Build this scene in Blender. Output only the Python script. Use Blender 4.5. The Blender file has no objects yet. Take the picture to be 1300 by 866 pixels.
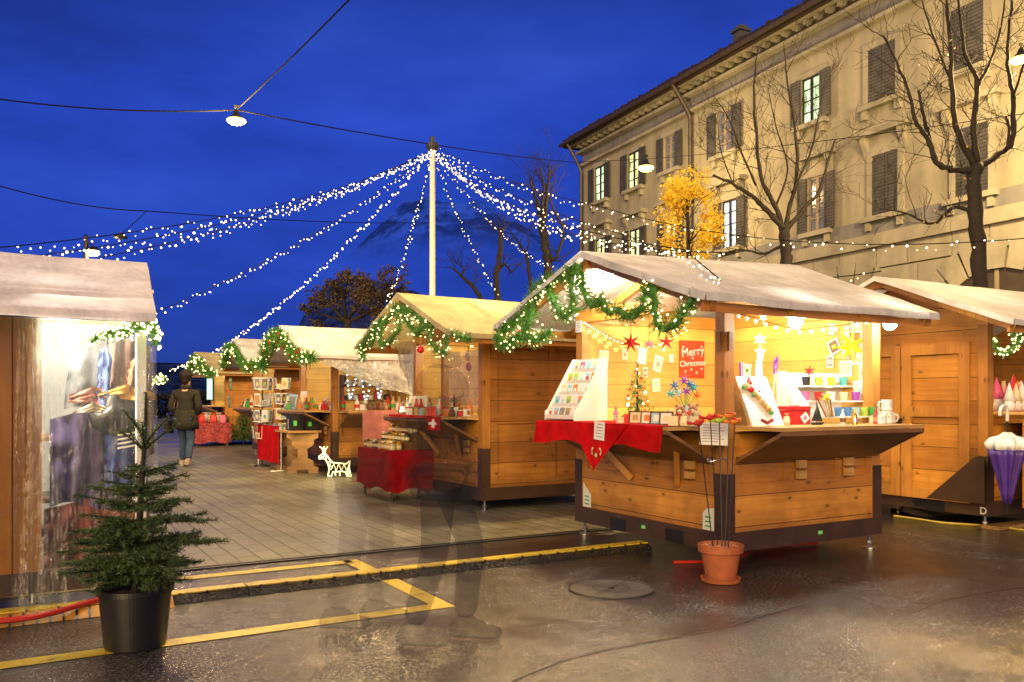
import bpy, math, random
from mathutils import Vector, Matrix, noise as mnoise
random.seed(7)
R = math.radians
sc = bpy.context.scene
COL = sc.collection
PI = math.pi

# ---------------------------------------------------------------- frame of the market square
# world x runs along the depth of the stalls, world y runs along the aisle; z is up
YAW = R(30.26)
CY, SY = math.cos(YAW), math.sin(YAW)
CAM = Vector((-4.63, -4.746, 1.30))
FPX = 1080.0

def ray(px, py):
    k = (px - 650) / FPX
    return Vector((CY*k + SY, -SY*k + CY, (505 - py) / FPX))
def at(px, py, Y): return CAM + ray(px, py) * Y
def on_u(px, py, u):
    d = ray(px, py); return CAM + d * ((u - CAM.x) / d.x)
def on_v(px, py, v):
    d = ray(px, py); return CAM + d * ((v - CAM.y) / d.y)
def on_z(px, py, z):
    d = ray(px, py); return CAM + d * ((z - CAM.z) / d.z)

# ---------------------------------------------------------------- mesh builder
class MB:
    def __init__(s): s.v = []; s.f = []; s.m = []
    def face(s, idx, mi=0): s.f.append(idx); s.m.append(mi)
    def quad(s, a, b, c, d, mi=0):
        n = len(s.v); s.v += [tuple(a), tuple(b), tuple(c), tuple(d)]; s.face((n, n+1, n+2, n+3), mi); return s
    def tri(s, a, b, c, mi=0):
        n = len(s.v); s.v += [tuple(a), tuple(b), tuple(c)]; s.face((n, n+1, n+2), mi); return s
    def hexa(s, p, mi=0):
        n = len(s.v); s.v += [tuple(q) for q in p]
        for q in ((3,2,1,0),(4,5,6,7),(0,1,5,4),(1,2,6,5),(2,3,7,6),(3,0,4,7)): s.face(tuple(n+i for i in q), mi)
        return s
    def box(s, x0, x1, y0, y1, z0, z1, mi=0):
        return s.hexa([(x0,y0,z0),(x1,y0,z0),(x1,y1,z0),(x0,y1,z0),(x0,y0,z1),(x1,y0,z1),(x1,y1,z1),(x0,y1,z1)], mi)
    def obox(s, c, size, rot=None, mi=0):
        c = Vector(c); h = Vector(size) * .5
        M = rot if rot is not None else Matrix.Identity(3)
        P = [c + M @ Vector((sx*h.x, sy*h.y, sz*h.z)) for sz in (-1,1) for sx, sy in ((-1,-1),(1,-1),(1,1),(-1,1))]
        return s.hexa(P, mi)
    def bar(s, a, b, w, h, mi=0, up=(0,0,1)):
        a = Vector(a); b = Vector(b); d = (b-a); L = d.length; d.normalize()
        x = Vector(up).cross(d)
        if x.length < 1e-4: x = Vector((1,0,0)).cross(d)
        x.normalize(); z = d.cross(x)
        M = Matrix((x, d, z)).transposed()
        return s.obox((a+b)/2, (w, L, h), M, mi)
    def tube(s, pts, r, n=6, mi=0, cap=True):
        pts = [Vector(p) for p in pts]
        rs = r if isinstance(r, (list, tuple)) else [r]*len(pts)
        base = len(s.v); ref = None
        for i, p in enumerate(pts):
            d = (pts[min(i+1, len(pts)-1)] - pts[max(i-1, 0)])
            if d.length < 1e-9: d = Vector((0,0,1))
            d.normalize()
            if ref is None:
                ref = Vector((0,0,1)).cross(d)
                if ref.length < .05: ref = Vector((1,0,0)).cross(d)
            x = (ref - d*ref.dot(d))
            if x.length < 1e-6: x = d.orthogonal()
            x.normalize(); ref = x; y = d.cross(x)
            for k in range(n):
                a = 2*PI*k/n
                s.v.append(tuple(p + (x*math.cos(a) + y*math.sin(a))*rs[i]))
        for i in range(len(pts)-1):
            for k in range(n):
                a = base+i*n+k; b = base+i*n+(k+1) % n
                s.face((a, b, b+n, a+n), mi)
        if cap and n > 2:
            s.face(tuple(base+k for k in reversed(range(n))), mi)
            e = base+(len(pts)-1)*n; s.face(tuple(e+k for k in range(n)), mi)
        return s
    def lathe(s, prof, c=(0,0,0), n=20, mi=0, wob=None, sx=1, sy=1):
        base = len(s.v); c = Vector(c)
        for i, (r, z) in enumerate(prof):
            for k in range(n):
                a = 2*PI*k/n
                rr = r*(wob(a, z) if wob else 1)
                s.v.append((c.x+rr*math.cos(a)*sx, c.y+rr*math.sin(a)*sy, c.z+z))
        for i in range(len(prof)-1):
            for k in range(n):
                a = base+i*n+k; b = base+i*n+(k+1) % n
                s.face((a, b, b+n, a+n), mi)
        s.face(tuple(base+k for k in reversed(range(n))), mi)
        e = base+(len(prof)-1)*n; s.face(tuple(e+k for k in range(n)), mi)
        return s
    def ball(s, c, r, n=8, m=5, mi=0, sq=(1,1,1)):
        base = len(s.v); c = Vector(c)
        s.v.append((c.x, c.y, c.z-r*sq[2]))
        for j in range(1, m):
            t = -PI/2+PI*j/m
            for k in range(n):
                a = 2*PI*k/n
                s.v.append((c.x+r*sq[0]*math.cos(t)*math.cos(a), c.y+r*sq[1]*math.cos(t)*math.sin(a), c.z+r*sq[2]*math.sin(t)))
        s.v.append((c.x, c.y, c.z+r*sq[2])); top = len(s.v)-1
        for k in range(n): s.face((base, base+1+(k+1) % n, base+1+k), mi)
        for j in range(m-2):
            for k in range(n):
                a = base+1+j*n+k; b = base+1+j*n+(k+1) % n
                s.face((a, b, b+n, a+n), mi)
        o = base+1+(m-2)*n
        for k in range(n): s.face((o+k, o+(k+1) % n, top), mi)
        return s
    def grid(s, fn, nu, nv, mi=0):
        base = len(s.v)
        for j in range(nv+1):
            for i in range(nu+1): s.v.append(tuple(fn(i/nu, j/nv)))
        for j in range(nv):
            for i in range(nu):
                a = base+j*(nu+1)+i
                s.face((a, a+1, a+nu+2, a+nu+1), mi)
        return s
    def prism(s, poly, fn, a, b, mi=0):
        """poly: 2D outline, fn(p, t): 3D point at t = a or b"""
        n = len(poly); base = len(s.v)
        for t in (a, b):
            for p in poly: s.v.append(tuple(fn(p, t)))
        s.face(tuple(base+i for i in reversed(range(n))), mi); s.face(tuple(base+n+i for i in range(n)), mi)
        for i in range(n):
            j = (i+1) % n; s.face((base+i, base+j, base+n+j, base+n+i), mi)
        return s
    def build(s, name, mats, parent=None, smooth=False, loc=(0,0,0), rz=0, rot=None):
        me = bpy.data.meshes.new(name)
        me.from_pydata(s.v, [], s.f)
        if not isinstance(mats, (list, tuple)): mats = [mats]
        for m in mats: me.materials.append(m)
        if len(mats) > 1: me.polygons.foreach_set('material_index', s.m)
        if smooth: me.polygons.foreach_set('use_smooth', [True]*len(me.polygons))
        me.update()
        o = bpy.data.objects.new(name, me); COL.objects.link(o)
        o.location = loc
        o.rotation_euler = rot if rot is not None else (0, 0, rz)
        if parent is not None: o.parent = parent
        return o

def tag(o, label, cat, group=None):
    o['label'] = label; o['category'] = cat
    if group: o['group'] = group
    return o
def thing(name, label, cat, loc=(0,0,0), rz=0, group=None, rot=None):
    o = bpy.data.objects.new(name, None); COL.objects.link(o)
    o.empty_display_size = .1
    o.location = loc; o.rotation_euler = rot if rot is not None else (0, 0, rz)
    return tag(o, label, cat, group)
def struct(o): o['kind'] = 'structure'; return o
def copy_tree(o, parent=None, label=None, group=None):
    c = o.copy(); COL.objects.link(c); c.parent = parent
    if label: c['label'] = label
    if group: c['group'] = group
    for ch in list(o.children): copy_tree(ch, c)
    return c

def text(name, body, size, mat, parent, loc, rot, align='CENTER', ext=.001):
    cu = bpy.data.curves.new(name, 'FONT'); cu.body = body; cu.size = size
    cu.align_x = align; cu.align_y = 'CENTER'; cu.extrude = ext; cu.resolution_u = 3
    cu.materials.append(mat)
    o = bpy.data.objects.new(name, cu); COL.objects.link(o)
    dg = bpy.context.evaluated_depsgraph_get(); me = bpy.data.meshes.new_from_object(o.evaluated_get(dg))
    bpy.data.objects.remove(o); bpy.data.curves.remove(cu)
    o = bpy.data.objects.new(name, me); COL.objects.link(o)
    o.location = loc; o.rotation_euler = rot; o.parent = parent
    return o

# ---------------------------------------------------------------- materials
def mk(name):
    m = bpy.data.materials.new(name); m.use_nodes = True
    nt = m.node_tree; b = nt.nodes['Principled BSDF']
    return m, nt, b
def nd(nt, typ, ins=None, **kw):
    n = nt.nodes.new(typ)
    for k, v in kw.items(): setattr(n, k, v)
    for k, v in (ins or {}).items():
        if isinstance(v, bpy.types.NodeSocket): nt.links.new(v, n.inputs[k])
        else: n.inputs[k].default_value = v
    return n
def mth(nt, op, a, b=None, c=None):
    ins = {0: a}
    if b is not None: ins[1] = b
    if c is not None: ins[2] = c
    return nd(nt, 'ShaderNodeMath', ins, operation=op).outputs[0]
def ramp(nt, fac, stops, interp='LINEAR'):
    n = nd(nt, 'ShaderNodeValToRGB', {0: fac}); cr = n.color_ramp; cr.interpolation = interp
    while len(cr.elements) < len(stops): cr.elements.new(.5)
    for e, (p, c) in zip(cr.elements, stops):
        e.position = p; e.color = c if len(c) == 4 else (*c, 1)
    return n.outputs[0]
def mixc(nt, fac, a, b, blend='MIX'):
    n = nt.nodes.new('ShaderNodeMix'); n.data_type = 'RGBA'; n.blend_type = blend
    for i, v in ((0, fac), (6, a), (7, b)):
        if isinstance(v, bpy.types.NodeSocket): nt.links.new(v, n.inputs[i])
        else: n.inputs[i].default_value = v if i == 0 else ((*v, 1) if len(v) == 3 else v)
    return n.outputs[2]
def bump(nt, h, strength=.3, dist=.01):
    return nd(nt, 'ShaderNodeBump', {'Height': h, 'Strength': strength, 'Distance': dist}).outputs[0]
def g3(v): return (v, v, v)

def plain(name, col, rough=.6, var=.25, scale=9, metal=0, bmp=.15, spec=.5, sheen=0):
    """one-colour surface with soft tonal variation and a fine bump"""
    m, nt, b = mk(name)
    tc = nd(nt, 'ShaderNodeTexCoord').outputs['Object']
    n1 = nd(nt, 'ShaderNodeTexNoise', {'Vector': tc, 'Scale': scale, 'Detail': 5}).outputs[0]
    f = ramp(nt, n1, [(.3, g3(1-var)), (.7, g3(1+var*.4))])
    nt.links.new(mixc(nt, 1, col, f, 'MULTIPLY'), b.inputs['Base Color'])
    b.inputs['Roughness'].default_value = rough; b.inputs['Metallic'].default_value = metal
    b.inputs['Specular IOR Level'].default_value = spec
    if sheen: b.inputs['Sheen Weight'].default_value = sheen
    if bmp:
        n2 = nd(nt, 'ShaderNodeTexNoise', {'Vector': tc, 'Scale': scale*8, 'Detail': 3}).outputs[0]
        nt.links.new(bump(nt, n2, bmp, .005), b.inputs['Normal'])
    return m

def wood(name, light, dark, axis='h', plank=.24, rough=.42, knots=True, joint=.018):
    m, nt, b = mk(name)
    tc = nd(nt, 'ShaderNodeTexCoord').outputs['Object']
    s = nd(nt, 'ShaderNodeSeparateXYZ', {0: tc})
    xy = mth(nt, 'ADD', s.outputs[0], s.outputs[1])
    along, across = (xy, s.outputs[2]) if axis == 'h' else (s.outputs[2], xy)
    q = mth(nt, 'DIVIDE', mth(nt, 'ADD', across, 10.013), plank)
    pid = mth(nt, 'FLOOR', q); fr = mth(nt, 'FRACT', q)
    wn = nd(nt, 'ShaderNodeTexWhiteNoise', {'W': pid}, noise_dimensions='1D').outputs[0]
    al = mth(nt, 'ADD', along, mth(nt, 'MULTIPLY', wn, 17.3))
    v1 = nd(nt, 'ShaderNodeCombineXYZ', {0: mth(nt, 'MULTIPLY', al, 1.6), 1: mth(nt, 'MULTIPLY', across, 26)}).outputs[0]
    g = nd(nt, 'ShaderNodeTexNoise', {'Vector': v1, 'Scale': 1, 'Detail': 6, 'Roughness': .6, 'Distortion': .6}).outputs[0]
    c = ramp(nt, g, [(.28, dark), (.5, tuple((a+d)/2 for a, d in zip(light, dark))), (.72, light)])
    tone = mth(nt, 'MULTIPLY_ADD', wn, .46, .72)
    c = mixc(nt, 1, c, nd(nt, 'ShaderNodeCombineColor', {0: tone, 1: mth(nt, 'MULTIPLY_ADD', wn, .56, .66), 2: tone}).outputs[0], 'MULTIPLY')
    # stains and wear
    st = nd(nt, 'ShaderNodeTexNoise', {'Vector': tc, 'Scale': 2.2, 'Detail': 5}).outputs[0]
    c = mixc(nt, 1, c, ramp(nt, st, [(.35, g3(.72)), (.62, g3(1.05))]), 'MULTIPLY')
    if knots:
        v2 = nd(nt, 'ShaderNodeCombineXYZ', {0: mth(nt, 'MULTIPLY', al, 3.0), 1: mth(nt, 'MULTIPLY', across, 6.0)}).outputs[0]
        vo = nd(nt, 'ShaderNodeTexVoronoi', {'Vector': v2, 'Scale': 1.0}, voronoi_dimensions='2D').outputs['Distance']
        vm = nd(nt, 'ShaderNodeTexNoise', {'Vector': v2, 'Scale': .8, 'Detail': 1}).outputs[0]
        vo = mth(nt, 'ADD', vo, ramp(nt, vm, [(.50, g3(.5)), (.56, g3(0))]))
        k = ramp(nt, vo, [(.03, g3(.34)), (.08, g3(.72)), (.14, g3(1))])
        c = mixc(nt, 1, c, k, 'MULTIPLY')
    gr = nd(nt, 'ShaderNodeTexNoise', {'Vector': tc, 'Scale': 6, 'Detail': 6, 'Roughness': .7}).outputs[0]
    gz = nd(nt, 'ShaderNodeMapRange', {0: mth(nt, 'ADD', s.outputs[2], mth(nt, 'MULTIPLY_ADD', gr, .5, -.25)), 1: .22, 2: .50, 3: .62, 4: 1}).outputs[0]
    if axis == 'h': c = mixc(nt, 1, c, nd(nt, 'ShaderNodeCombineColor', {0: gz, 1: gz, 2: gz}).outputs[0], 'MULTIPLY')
    if joint:
        e = mth(nt, 'MINIMUM', fr, mth(nt, 'SUBTRACT', 1, fr))
        j = ramp(nt, e, [(joint*.5, g3(.12)), (joint, g3(1))])
        c = mixc(nt, 1, c, j, 'MULTIPLY')
    nt.links.new(c, b.inputs['Base Color'])
    b.inputs['Roughness'].default_value = rough
    nt.links.new(bump(nt, g, .2, .004), b.inputs['Normal'])
    return m

def emit(name, col, strength, sample=False):
    m, nt, b = mk(name)
    b.inputs['Base Color'].default_value = (*[min(1, c) for c in col], 1)
    b.inputs['Emission Color'].default_value = (*col, 1); b.inputs['Emission Strength'].default_value = strength
    if not sample: m.cycles.emission_sampling = 'NONE'
    return m

WOOD_L, WOOD_D = (.62, .29, .055), (.44, .175, .028)
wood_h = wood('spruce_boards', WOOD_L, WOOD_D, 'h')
wood_v = wood('spruce_posts', (.66, .33, .07), (.50, .22, .04), 'v', plank=.5, joint=0)
wood_in = wood('spruce_lining', (.84, .54, .13), (.72, .43, .085), 'h', plank=.22, rough=.6, joint=.012, knots=False)
wood_pale = wood('pale_pine', (.66, .42, .15), (.46, .25, .075), 'h', plank=.3, joint=0)
wood_grey = wood('weathered_wood', (.33, .17, .06), (.17, .08, .028), 'h', plank=.4, joint=0)
steel_brown = plain('brown_steel', (.055, .03, .018), .45, .3, 5)
steel_zinc = plain('zinc_steel', (.42, .43, .44), .35, .3, 20, metal=.9)
black_plastic = plain('black_plastic', (.012, .012, .013), .38, .3, 14)
dark_metal = plain('dark_metal', (.03, .03, .032), .4, .3, 12, metal=.3)
white_paint = plain('white_paint', (.78, .78, .75), .45, .1, 6)
paper = plain('paper', (.82, .82, .80), .7, .06, 8, bmp=0)
terracotta = plain('terracotta', (.42, .12, .042), .6, .25, 12)
red_cloth = plain('red_cloth', (.52, .004, .006), .85, .35, 7, spec=.1)
dred_cloth = plain('dark_red_cloth', (.30, .006, .012), .85, .35, 6, spec=.1)
pink_cloth = plain('dusty_pink_cloth', (.42, .15, .14), .85, .3, 6)
cream_cloth = plain('cream_cloth', (.62, .52, .25), .85, .25, 6)
needle_dark = plain('fir_needles', (.055, .115, .028), .5, .5, 30, bmp=0)
needle_gar = plain('garland_needles', (.085, .27, .045), .5, .5, 25, bmp=0)
bark = plain('bark', (.020, .014, .010), .85, .5, 10, bmp=.6)
bulb_warm = emit('fairy_bulb_warm', (1, .84, .36), 6)
bulb_white = emit('fairy_bulb_white', (1, .90, .66), 7)
bulb_dim = emit('fairy_bulb_dim', (1, .80, .48), 3)
lamp_white = emit('lamp_glow_white', (1, .95, .82), 120)
lamp_sodium = emit('lamp_glow_sodium', (1, .66, .16), 4.2)
cable_mat = plain('cable_rubber', (.010, .010, .012), .9, .2, 8, bmp=0, spec=.05)

def colour(name, c, rough=.5): return plain(name, c, rough, .15, 12, bmp=.05)
C_ = {
 'red': colour('red_paint', (.55, .02, .02)), 'yellow': colour('yellow_paint', (.75, .55, .03)), 'green': colour('green_paint', (.06, .35, .08)),
 'blue': colour('blue_paint', (.06, .22, .55)), 'teal': colour('teal_paint', (.07, .42, .48)), 'purple': colour('purple_paint', (.28, .06, .45)),
 'pink': colour('pink_paint', (.70, .12, .30)), 'orange': colour('orange_paint', (.75, .22, .03)), 'white': colour('white_glaze', (.82, .82, .80), .25),
 'brown': colour('brown_paint', (.16, .07, .03)), 'black': colour('black_paint', (.015, .015, .017)), 'tan': colour('tan_paint', (.48, .30, .14)),
 'sky': colour('light_blue_paint', (.35, .58, .72)), 'lime': colour('lime_paint', (.40, .60, .08)), 'grey': colour('grey_paint', (.25, .25, .26)),
 'gold': plain('gold_foil', (.80, .50, .08), .25, .2, 10, metal=.8), 'silver': plain('silver_foil', (.7, .7, .72), .25, .2, 10, metal=.8), 'cream': colour('cream_paint', (.75, .66, .42)),
}

def mk_tarp(name, col, trans):
    m, nt, b = mk(name)
    tc = nd(nt, 'ShaderNodeTexCoord').outputs['Object']
    n1 = nd(nt, 'ShaderNodeTexNoise', {'Vector': tc, 'Scale': 3, 'Detail': 8, 'Roughness': .65}).outputs[0]
    mp = nd(nt, 'ShaderNodeMapping', {0: tc, 'Scale': (3, 1.2, 1.2)}).outputs[0]
    n2 = nd(nt, 'ShaderNodeTexNoise', {'Vector': mp, 'Scale': 5, 'Detail': 6, 'Distortion': 1.2}).outputs[0]
    c = mixc(nt, 1, col, ramp(nt, n1, [(.3, g3(.66)), (.65, g3(1.08))]), 'MULTIPLY')
    c = mixc(nt, 1, c, ramp(nt, n2, [(.3, g3(.86)), (.6, g3(1.05))]), 'MULTIPLY')
    nt.links.new(c, b.inputs['Base Color']); b.inputs['Roughness'].default_value = .6
    h = mth(nt, 'ADD', n1, mth(nt, 'MULTIPLY', nd(nt, 'ShaderNodeTexNoise', {'Vector': tc, 'Scale': 90, 'Detail': 2}).outputs[0], .25))
    nb = bump(nt, h, .4, .02); nt.links.new(nb, b.inputs['Normal'])
    tr = nd(nt, 'ShaderNodeBsdfTranslucent', {'Color': c, 'Normal': nb})
    mx = nd(nt, 'ShaderNodeMixShader', {0: trans, 1: b.outputs[0], 2: tr.outputs[0]})
    nt.links.new(mx.outputs[0], nt.nodes['Material Output'].inputs[0])
    return m
tarp = mk_tarp('canvas_tarpaulin', (.60, .60, .61), .09)
tarp_y = mk_tarp('cream_tarpaulin', (.60, .52, .27), .25)
tarp_w = mk_tarp('white_awning', (.74, .74, .72), .35)

def mk_film(name, clear, milky, tint=(.9, .92, .9), crumple=.7):
    """thin crumpled plastic film: mostly see-through with soft highlights"""
    m, nt, b = mk(name)
    tc = nd(nt, 'ShaderNodeTexCoord').outputs['Object']
    n1 = nd(nt, 'ShaderNodeTexNoise', {'Vector': tc, 'Scale': 5, 'Detail': 5, 'Distortion': 1.5}).outputs[0]
    mp = nd(nt, 'ShaderNodeMapping', {0: tc, 'Scale': (9, 9, .9)}).outputs[0]
    n2 = nd(nt, 'ShaderNodeTexNoise', {'Vector': mp, 'Scale': 2, 'Detail': 3, 'Distortion': .8}).outputs[0]
    nb = bump(nt, mth(nt, 'ADD', n1, mth(nt, 'MULTIPLY', n2, .9)), crumple, .05)
    tr = nd(nt, 'ShaderNodeBsdfTransparent', {'Color': (*tint, 1)})
    gl = nd(nt, 'ShaderNodeBsdfGlossy', {'Color': (.9, .9, .9, 1), 'Roughness': .18, 'Normal': nb})
    df = nd(nt, 'ShaderNodeBsdfDiffuse', {'Color': (.7, .7, .68, 1), 'Normal': nb})
    tl = nd(nt, 'ShaderNodeBsdfTranslucent', {'Color': (.8, .8, .76, 1), 'Normal': nb})
    d2 = nd(nt, 'ShaderNodeMixShader', {0: .6, 1: df.outputs[0], 2: tl.outputs[0]})
    fac = ramp(nt, mth(nt, 'MULTIPLY_ADD', n1, .6, mth(nt, 'MULTIPLY', n2, .5)), [(.3, g3(milky*.35)), (.75, g3(min(1, milky*1.5)))])
    a = nd(nt, 'ShaderNodeMixShader', {0: fac, 1: tr.outputs[0], 2: d2.outputs[0]})
    fr = nd(nt, 'ShaderNodeFresnel', {'IOR': 1.5, 'Normal': nb}).outputs[0]
    f2 = mth(nt, 'MULTIPLY_ADD', fr, .32, 1-clear)
    z = nd(nt, 'ShaderNodeMixShader', {0: f2, 1: a.outputs[0], 2: gl.outputs[0]})
    nt.links.new(z.outputs[0], nt.nodes['Material Output'].inputs[0])
    return m
film = mk_film('clear_plastic_film', .985, .045)
film_w = mk_film('clear_wall_film', .992, .02, crumple=.3)
film_a = mk_film('milky_awning_film', .97, .85)
film_m = mk_film('milky_plastic_film', .98, .36)

# ---------------------------------------------------------------- foliage helpers
def rnd(a, b): return random.uniform(a, b)
def rdir():
    while True:
        v = Vector((rnd(-1,1), rnd(-1,1), rnd(-1,1)))
        if .05 < v.length < 1: return v.normalized()
def needles(mb, pts, step, per, ln, wd, lean=.45, mi=0, flat=0.0):
    """short needles around a polyline"""
    for a, b in zip(pts[:-1], pts[1:]):
        a = Vector(a); b = Vector(b); d = b-a; L = d.length
        if L < 1e-6: continue
        d.normalize()
        n = max(1, int(L/step))
        for i in range(n):
            p = a.lerp(b, (i+random.random())/n)
            for _ in range(per):
                r = rdir(); r = r - d*r.dot(d)
                if flat: r.z *= (1-flat)
                if r.length < 1e-3: continue
                r.normalize()
                dd = (r + d*lean).normalized(); l = ln*rnd(.7, 1.15)
                w = dd.cross(rdir()); 
                if w.length < 1e-3: continue
                w.normalize(); w *= wd*.5
                mb.quad(p-w, p+w, p+dd*l+w*.4, p+dd*l-w*.4, mi)
def spline(pts, n=6):
    """Catmull-Rom through points"""
    P = [Vector(p) for p in pts]; P = [P[0]*2-P[1]] + P + [P[-1]*2-P[-2]]
    out = []
    for i in range(1, len(P)-2):
        for k in range(n):
            t = k/n
            a, b, c, d = P[i-1], P[i], P[i+1], P[i+2]
            out.append(.5*((2*b) + (c-a)*t + (2*a-5*b+4*c-d)*t*t + (3*b-a-3*c+d)*t**3))
    out.append(P[-2]); return out
def sag(a, b, s, n=24):
    a = Vector(a); b = Vector(b)
    return [a.lerp(b, i/n) - Vector((0, 0, s*4*(i/n)*(1-i/n))) for i in range(n+1)]
_bulb_me = {}
def bulb_mesh(r, mat):
    k = (round(r, 4), mat.name)
    if k not in _bulb_me:
        mb = MB().ball((0,0,0), r, 6, 4)
        me = bpy.data.meshes.new('bulb'); me.from_pydata(mb.v, [], mb.f); me.materials.append(mat); _bulb_me[k] = me
    return _bulb_me[k]
def point_light(name, loc, power, col, rad=.06):
    l = bpy.data.lights.new(name, 'POINT'); l.energy = power; l.color = col; l.shadow_soft_size = rad
    o = bpy.data.objects.new(name, l); COL.objects.link(o); o.location = loc
    return o
# ================================================================ camera, world
cam = bpy.data.cameras.new('camera'); co = bpy.data.objects.new('camera', cam); COL.objects.link(co)
co.location = CAM; co.rotation_euler = (R(90), 0, -YAW)
cam.sensor_width = 36; cam.lens = 36*FPX/1300; cam.shift_y = 72/1300
cam.clip_start = .05; cam.clip_end = 9000
sc.camera = co
sc.view_settings.view_transform = 'Standard'; sc.view_settings.look = 'None'
sc.view_settings.exposure = 0; sc.view_settings.gamma = 1
sc.cycles.use_denoising = True
sc.cycles.max_bounces = 8; sc.cycles.transparent_max_bounces = 16; sc.cycles.sample_clamp_indirect = 6
sc.cycles.caustics_reflective = False; sc.cycles.caustics_refractive = False
try: sc.cycles.use_light_tree = True
except Exception: pass

w = bpy.data.worlds.new('World'); sc.world = w; w.use_nodes = True
nt = w.node_tree; nt.nodes.clear()
tcg = nd(nt, 'ShaderNodeTexCoord').outputs['Generated']
sz = nd(nt, 'ShaderNodeSeparateXYZ', {0: tcg}).outputs[2]
grad = ramp(nt, sz, [(0, (.012, .034, .22)), (.05, (.017, .050, .34)), (.12, (.022, .066, .50)), (.30, (.022, .068, .54)), (.46, (.015, .045, .34)), (1, (.008, .020, .14))])
cl = nd(nt, 'ShaderNodeTexNoise', {'Vector': nd(nt, 'ShaderNodeMapping', {0: tcg, 'Scale': (1.6, 1.6, 4.5)}).outputs[0], 'Scale': 1.7, 'Detail': 6, 'Roughness': .55}).outputs[0]
skyc = mixc(nt, 1, grad, ramp(nt, cl, [(.28, g3(.58)), (.5, g3(.98)), (.72, (1.55, 1.40, 1.18))]), 'MULTIPLY')
bg = nd(nt, 'ShaderNodeBackground', {0: skyc, 1: 1.0})
stx = nd(nt, 'ShaderNodeTexSky', sky_type='NISHITA'); stx.sun_disc = False
stx.sun_elevation = R(-5); stx.sun_rotation = R(250)
bg2 = nd(nt, 'ShaderNodeBackground', {0: stx.outputs[0], 1: .05})
ad = nd(nt, 'ShaderNodeAddShader', {0: bg.outputs[0], 1: bg2.outputs[0]})
nt.links.new(ad.outputs[0], nd(nt, 'ShaderNodeOutputWorld').inputs[0])

# the one sun lamp: strong soft fill added from behind the camera, for town lights out of view
sl = bpy.data.lights.new('added_fill_sun', 'SUN'); sl.energy = 4.0; sl.angle = R(35); sl.color = (1, .68, .29)
so = bpy.data.objects.new('added_fill_sun', sl); COL.objects.link(so)
so.rotation_euler = Vector((.85, .95, -.42)).to_track_quat('-Z', 'Y').to_euler()

# ================================================================ ground
m, nt, b = mk('wet_asphalt')
tc = nd(nt, 'ShaderNodeTexCoord').outputs['Object']
fine = nd(nt, 'ShaderNodeTexNoise', {'Vector': tc, 'Scale': 55, 'Detail': 4, 'Roughness': .85}).outputs[0]
vn = nd(nt, 'ShaderNodeTexVoronoi', {'Vector': tc, 'Scale': 130}); vor = vn.outputs['Distance']
chip_glint = nd(nt, 'ShaderNodeSeparateColor', {0: vn.outputs['Color']}).outputs[0]
# wet glare on the near side of the seam, painted into the base colour
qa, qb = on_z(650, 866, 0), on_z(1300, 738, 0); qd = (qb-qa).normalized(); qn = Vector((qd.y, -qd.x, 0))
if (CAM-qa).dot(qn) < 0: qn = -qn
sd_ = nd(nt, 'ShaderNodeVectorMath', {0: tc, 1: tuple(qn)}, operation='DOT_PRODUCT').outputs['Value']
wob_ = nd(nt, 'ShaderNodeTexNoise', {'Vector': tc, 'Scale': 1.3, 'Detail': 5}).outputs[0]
glare = nd(nt, 'ShaderNodeMapRange', {0: mth(nt, 'ADD', mth(nt, 'SUBTRACT', sd_, qa.dot(qn)), mth(nt, 'MULTIPLY_ADD', wob_, .5, -.25)), 1: -.06, 2: .30, 3: 0, 4: 1}).outputs[0]
big = nd(nt, 'ShaderNodeTexNoise', {'Vector': tc, 'Scale': .62, 'Detail': 5, 'Roughness': .6, 'Distortion': .4}).outputs[0]
mid = nd(nt, 'ShaderNodeTexNoise', {'Vector': tc, 'Scale': 3.1, 'Detail': 5}).outputs[0]
c = ramp(nt, fine, [(.36, (.007, .007, .008)), (.5, (.042, .043, .045)), (.57, (.10, .102, .106)), (.64, (.24, .242, .25))])
c = mixc(nt, 1, c, ramp(nt, chip_glint, [(.0, g3(.55)), (.70, g3(1.0)), (.88, g3(1.4)), (.96, (2.3, 2.1, 1.9))]), 'MULTIPLY')  # the palest chips put glints into the base colour
c = mixc(nt, 1, c, ramp(nt, big, [(.36, (.40, .35, .32)), (.5, (.85, .78, .70)), (.66, (1.6, 1.42, 1.18))]), 'MULTIPLY')
c = mixc(nt, glare, c, mixc(nt, 1, c, (1.75, 1.7, 1.62), 'MULTIPLY'))
c = mixc(nt, 1, c, ramp(nt, mid, [(.35, g3(.78)), (.65, g3(1.08))]), 'MULTIPLY')
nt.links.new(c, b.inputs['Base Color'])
wet = mth(nt, 'MULTIPLY_ADD', mid, .35, mth(nt, 'MULTIPLY', big, .75))
nt.links.new(ramp(nt, wet, [(.42, g3(.07)), (.56, g3(.17)), (.72, g3(.34))]), b.inputs['Roughness'])
hgt = mth(nt, 'MULTIPLY', mth(nt, 'ADD', fine, vor), ramp(nt, wet, [(.42, g3(.35)), (.6, g3(1))]))
nt.links.new(bump(nt, hgt, .42, .010), b.inputs['Normal'])
b.inputs['IOR'].default_value = 1.45
# a thin film of water: wide puddly patches where the stalls and lamps mirror softly
nt.links.new(ramp(nt, wet, [(.40, g3(.85)), (.54, g3(.45)), (.70, g3(.08))]), b.inputs['Coat Weight'])
b.inputs['Coat Roughness'].default_value = .20; b.inputs['Coat IOR'].default_value = 1.36
nt.links.new(bump(nt, mth(nt, 'ADD', fine, mth(nt, 'MULTIPLY', mid, 1.2)), .34, .012), b.inputs['Coat Normal'])
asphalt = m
g = MB().quad((-3500,-3500,0), (3500,-3500,0), (3500,3500,0), (-3500,3500,0)).build('asphalt_road', asphalt); struct(g)

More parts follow.
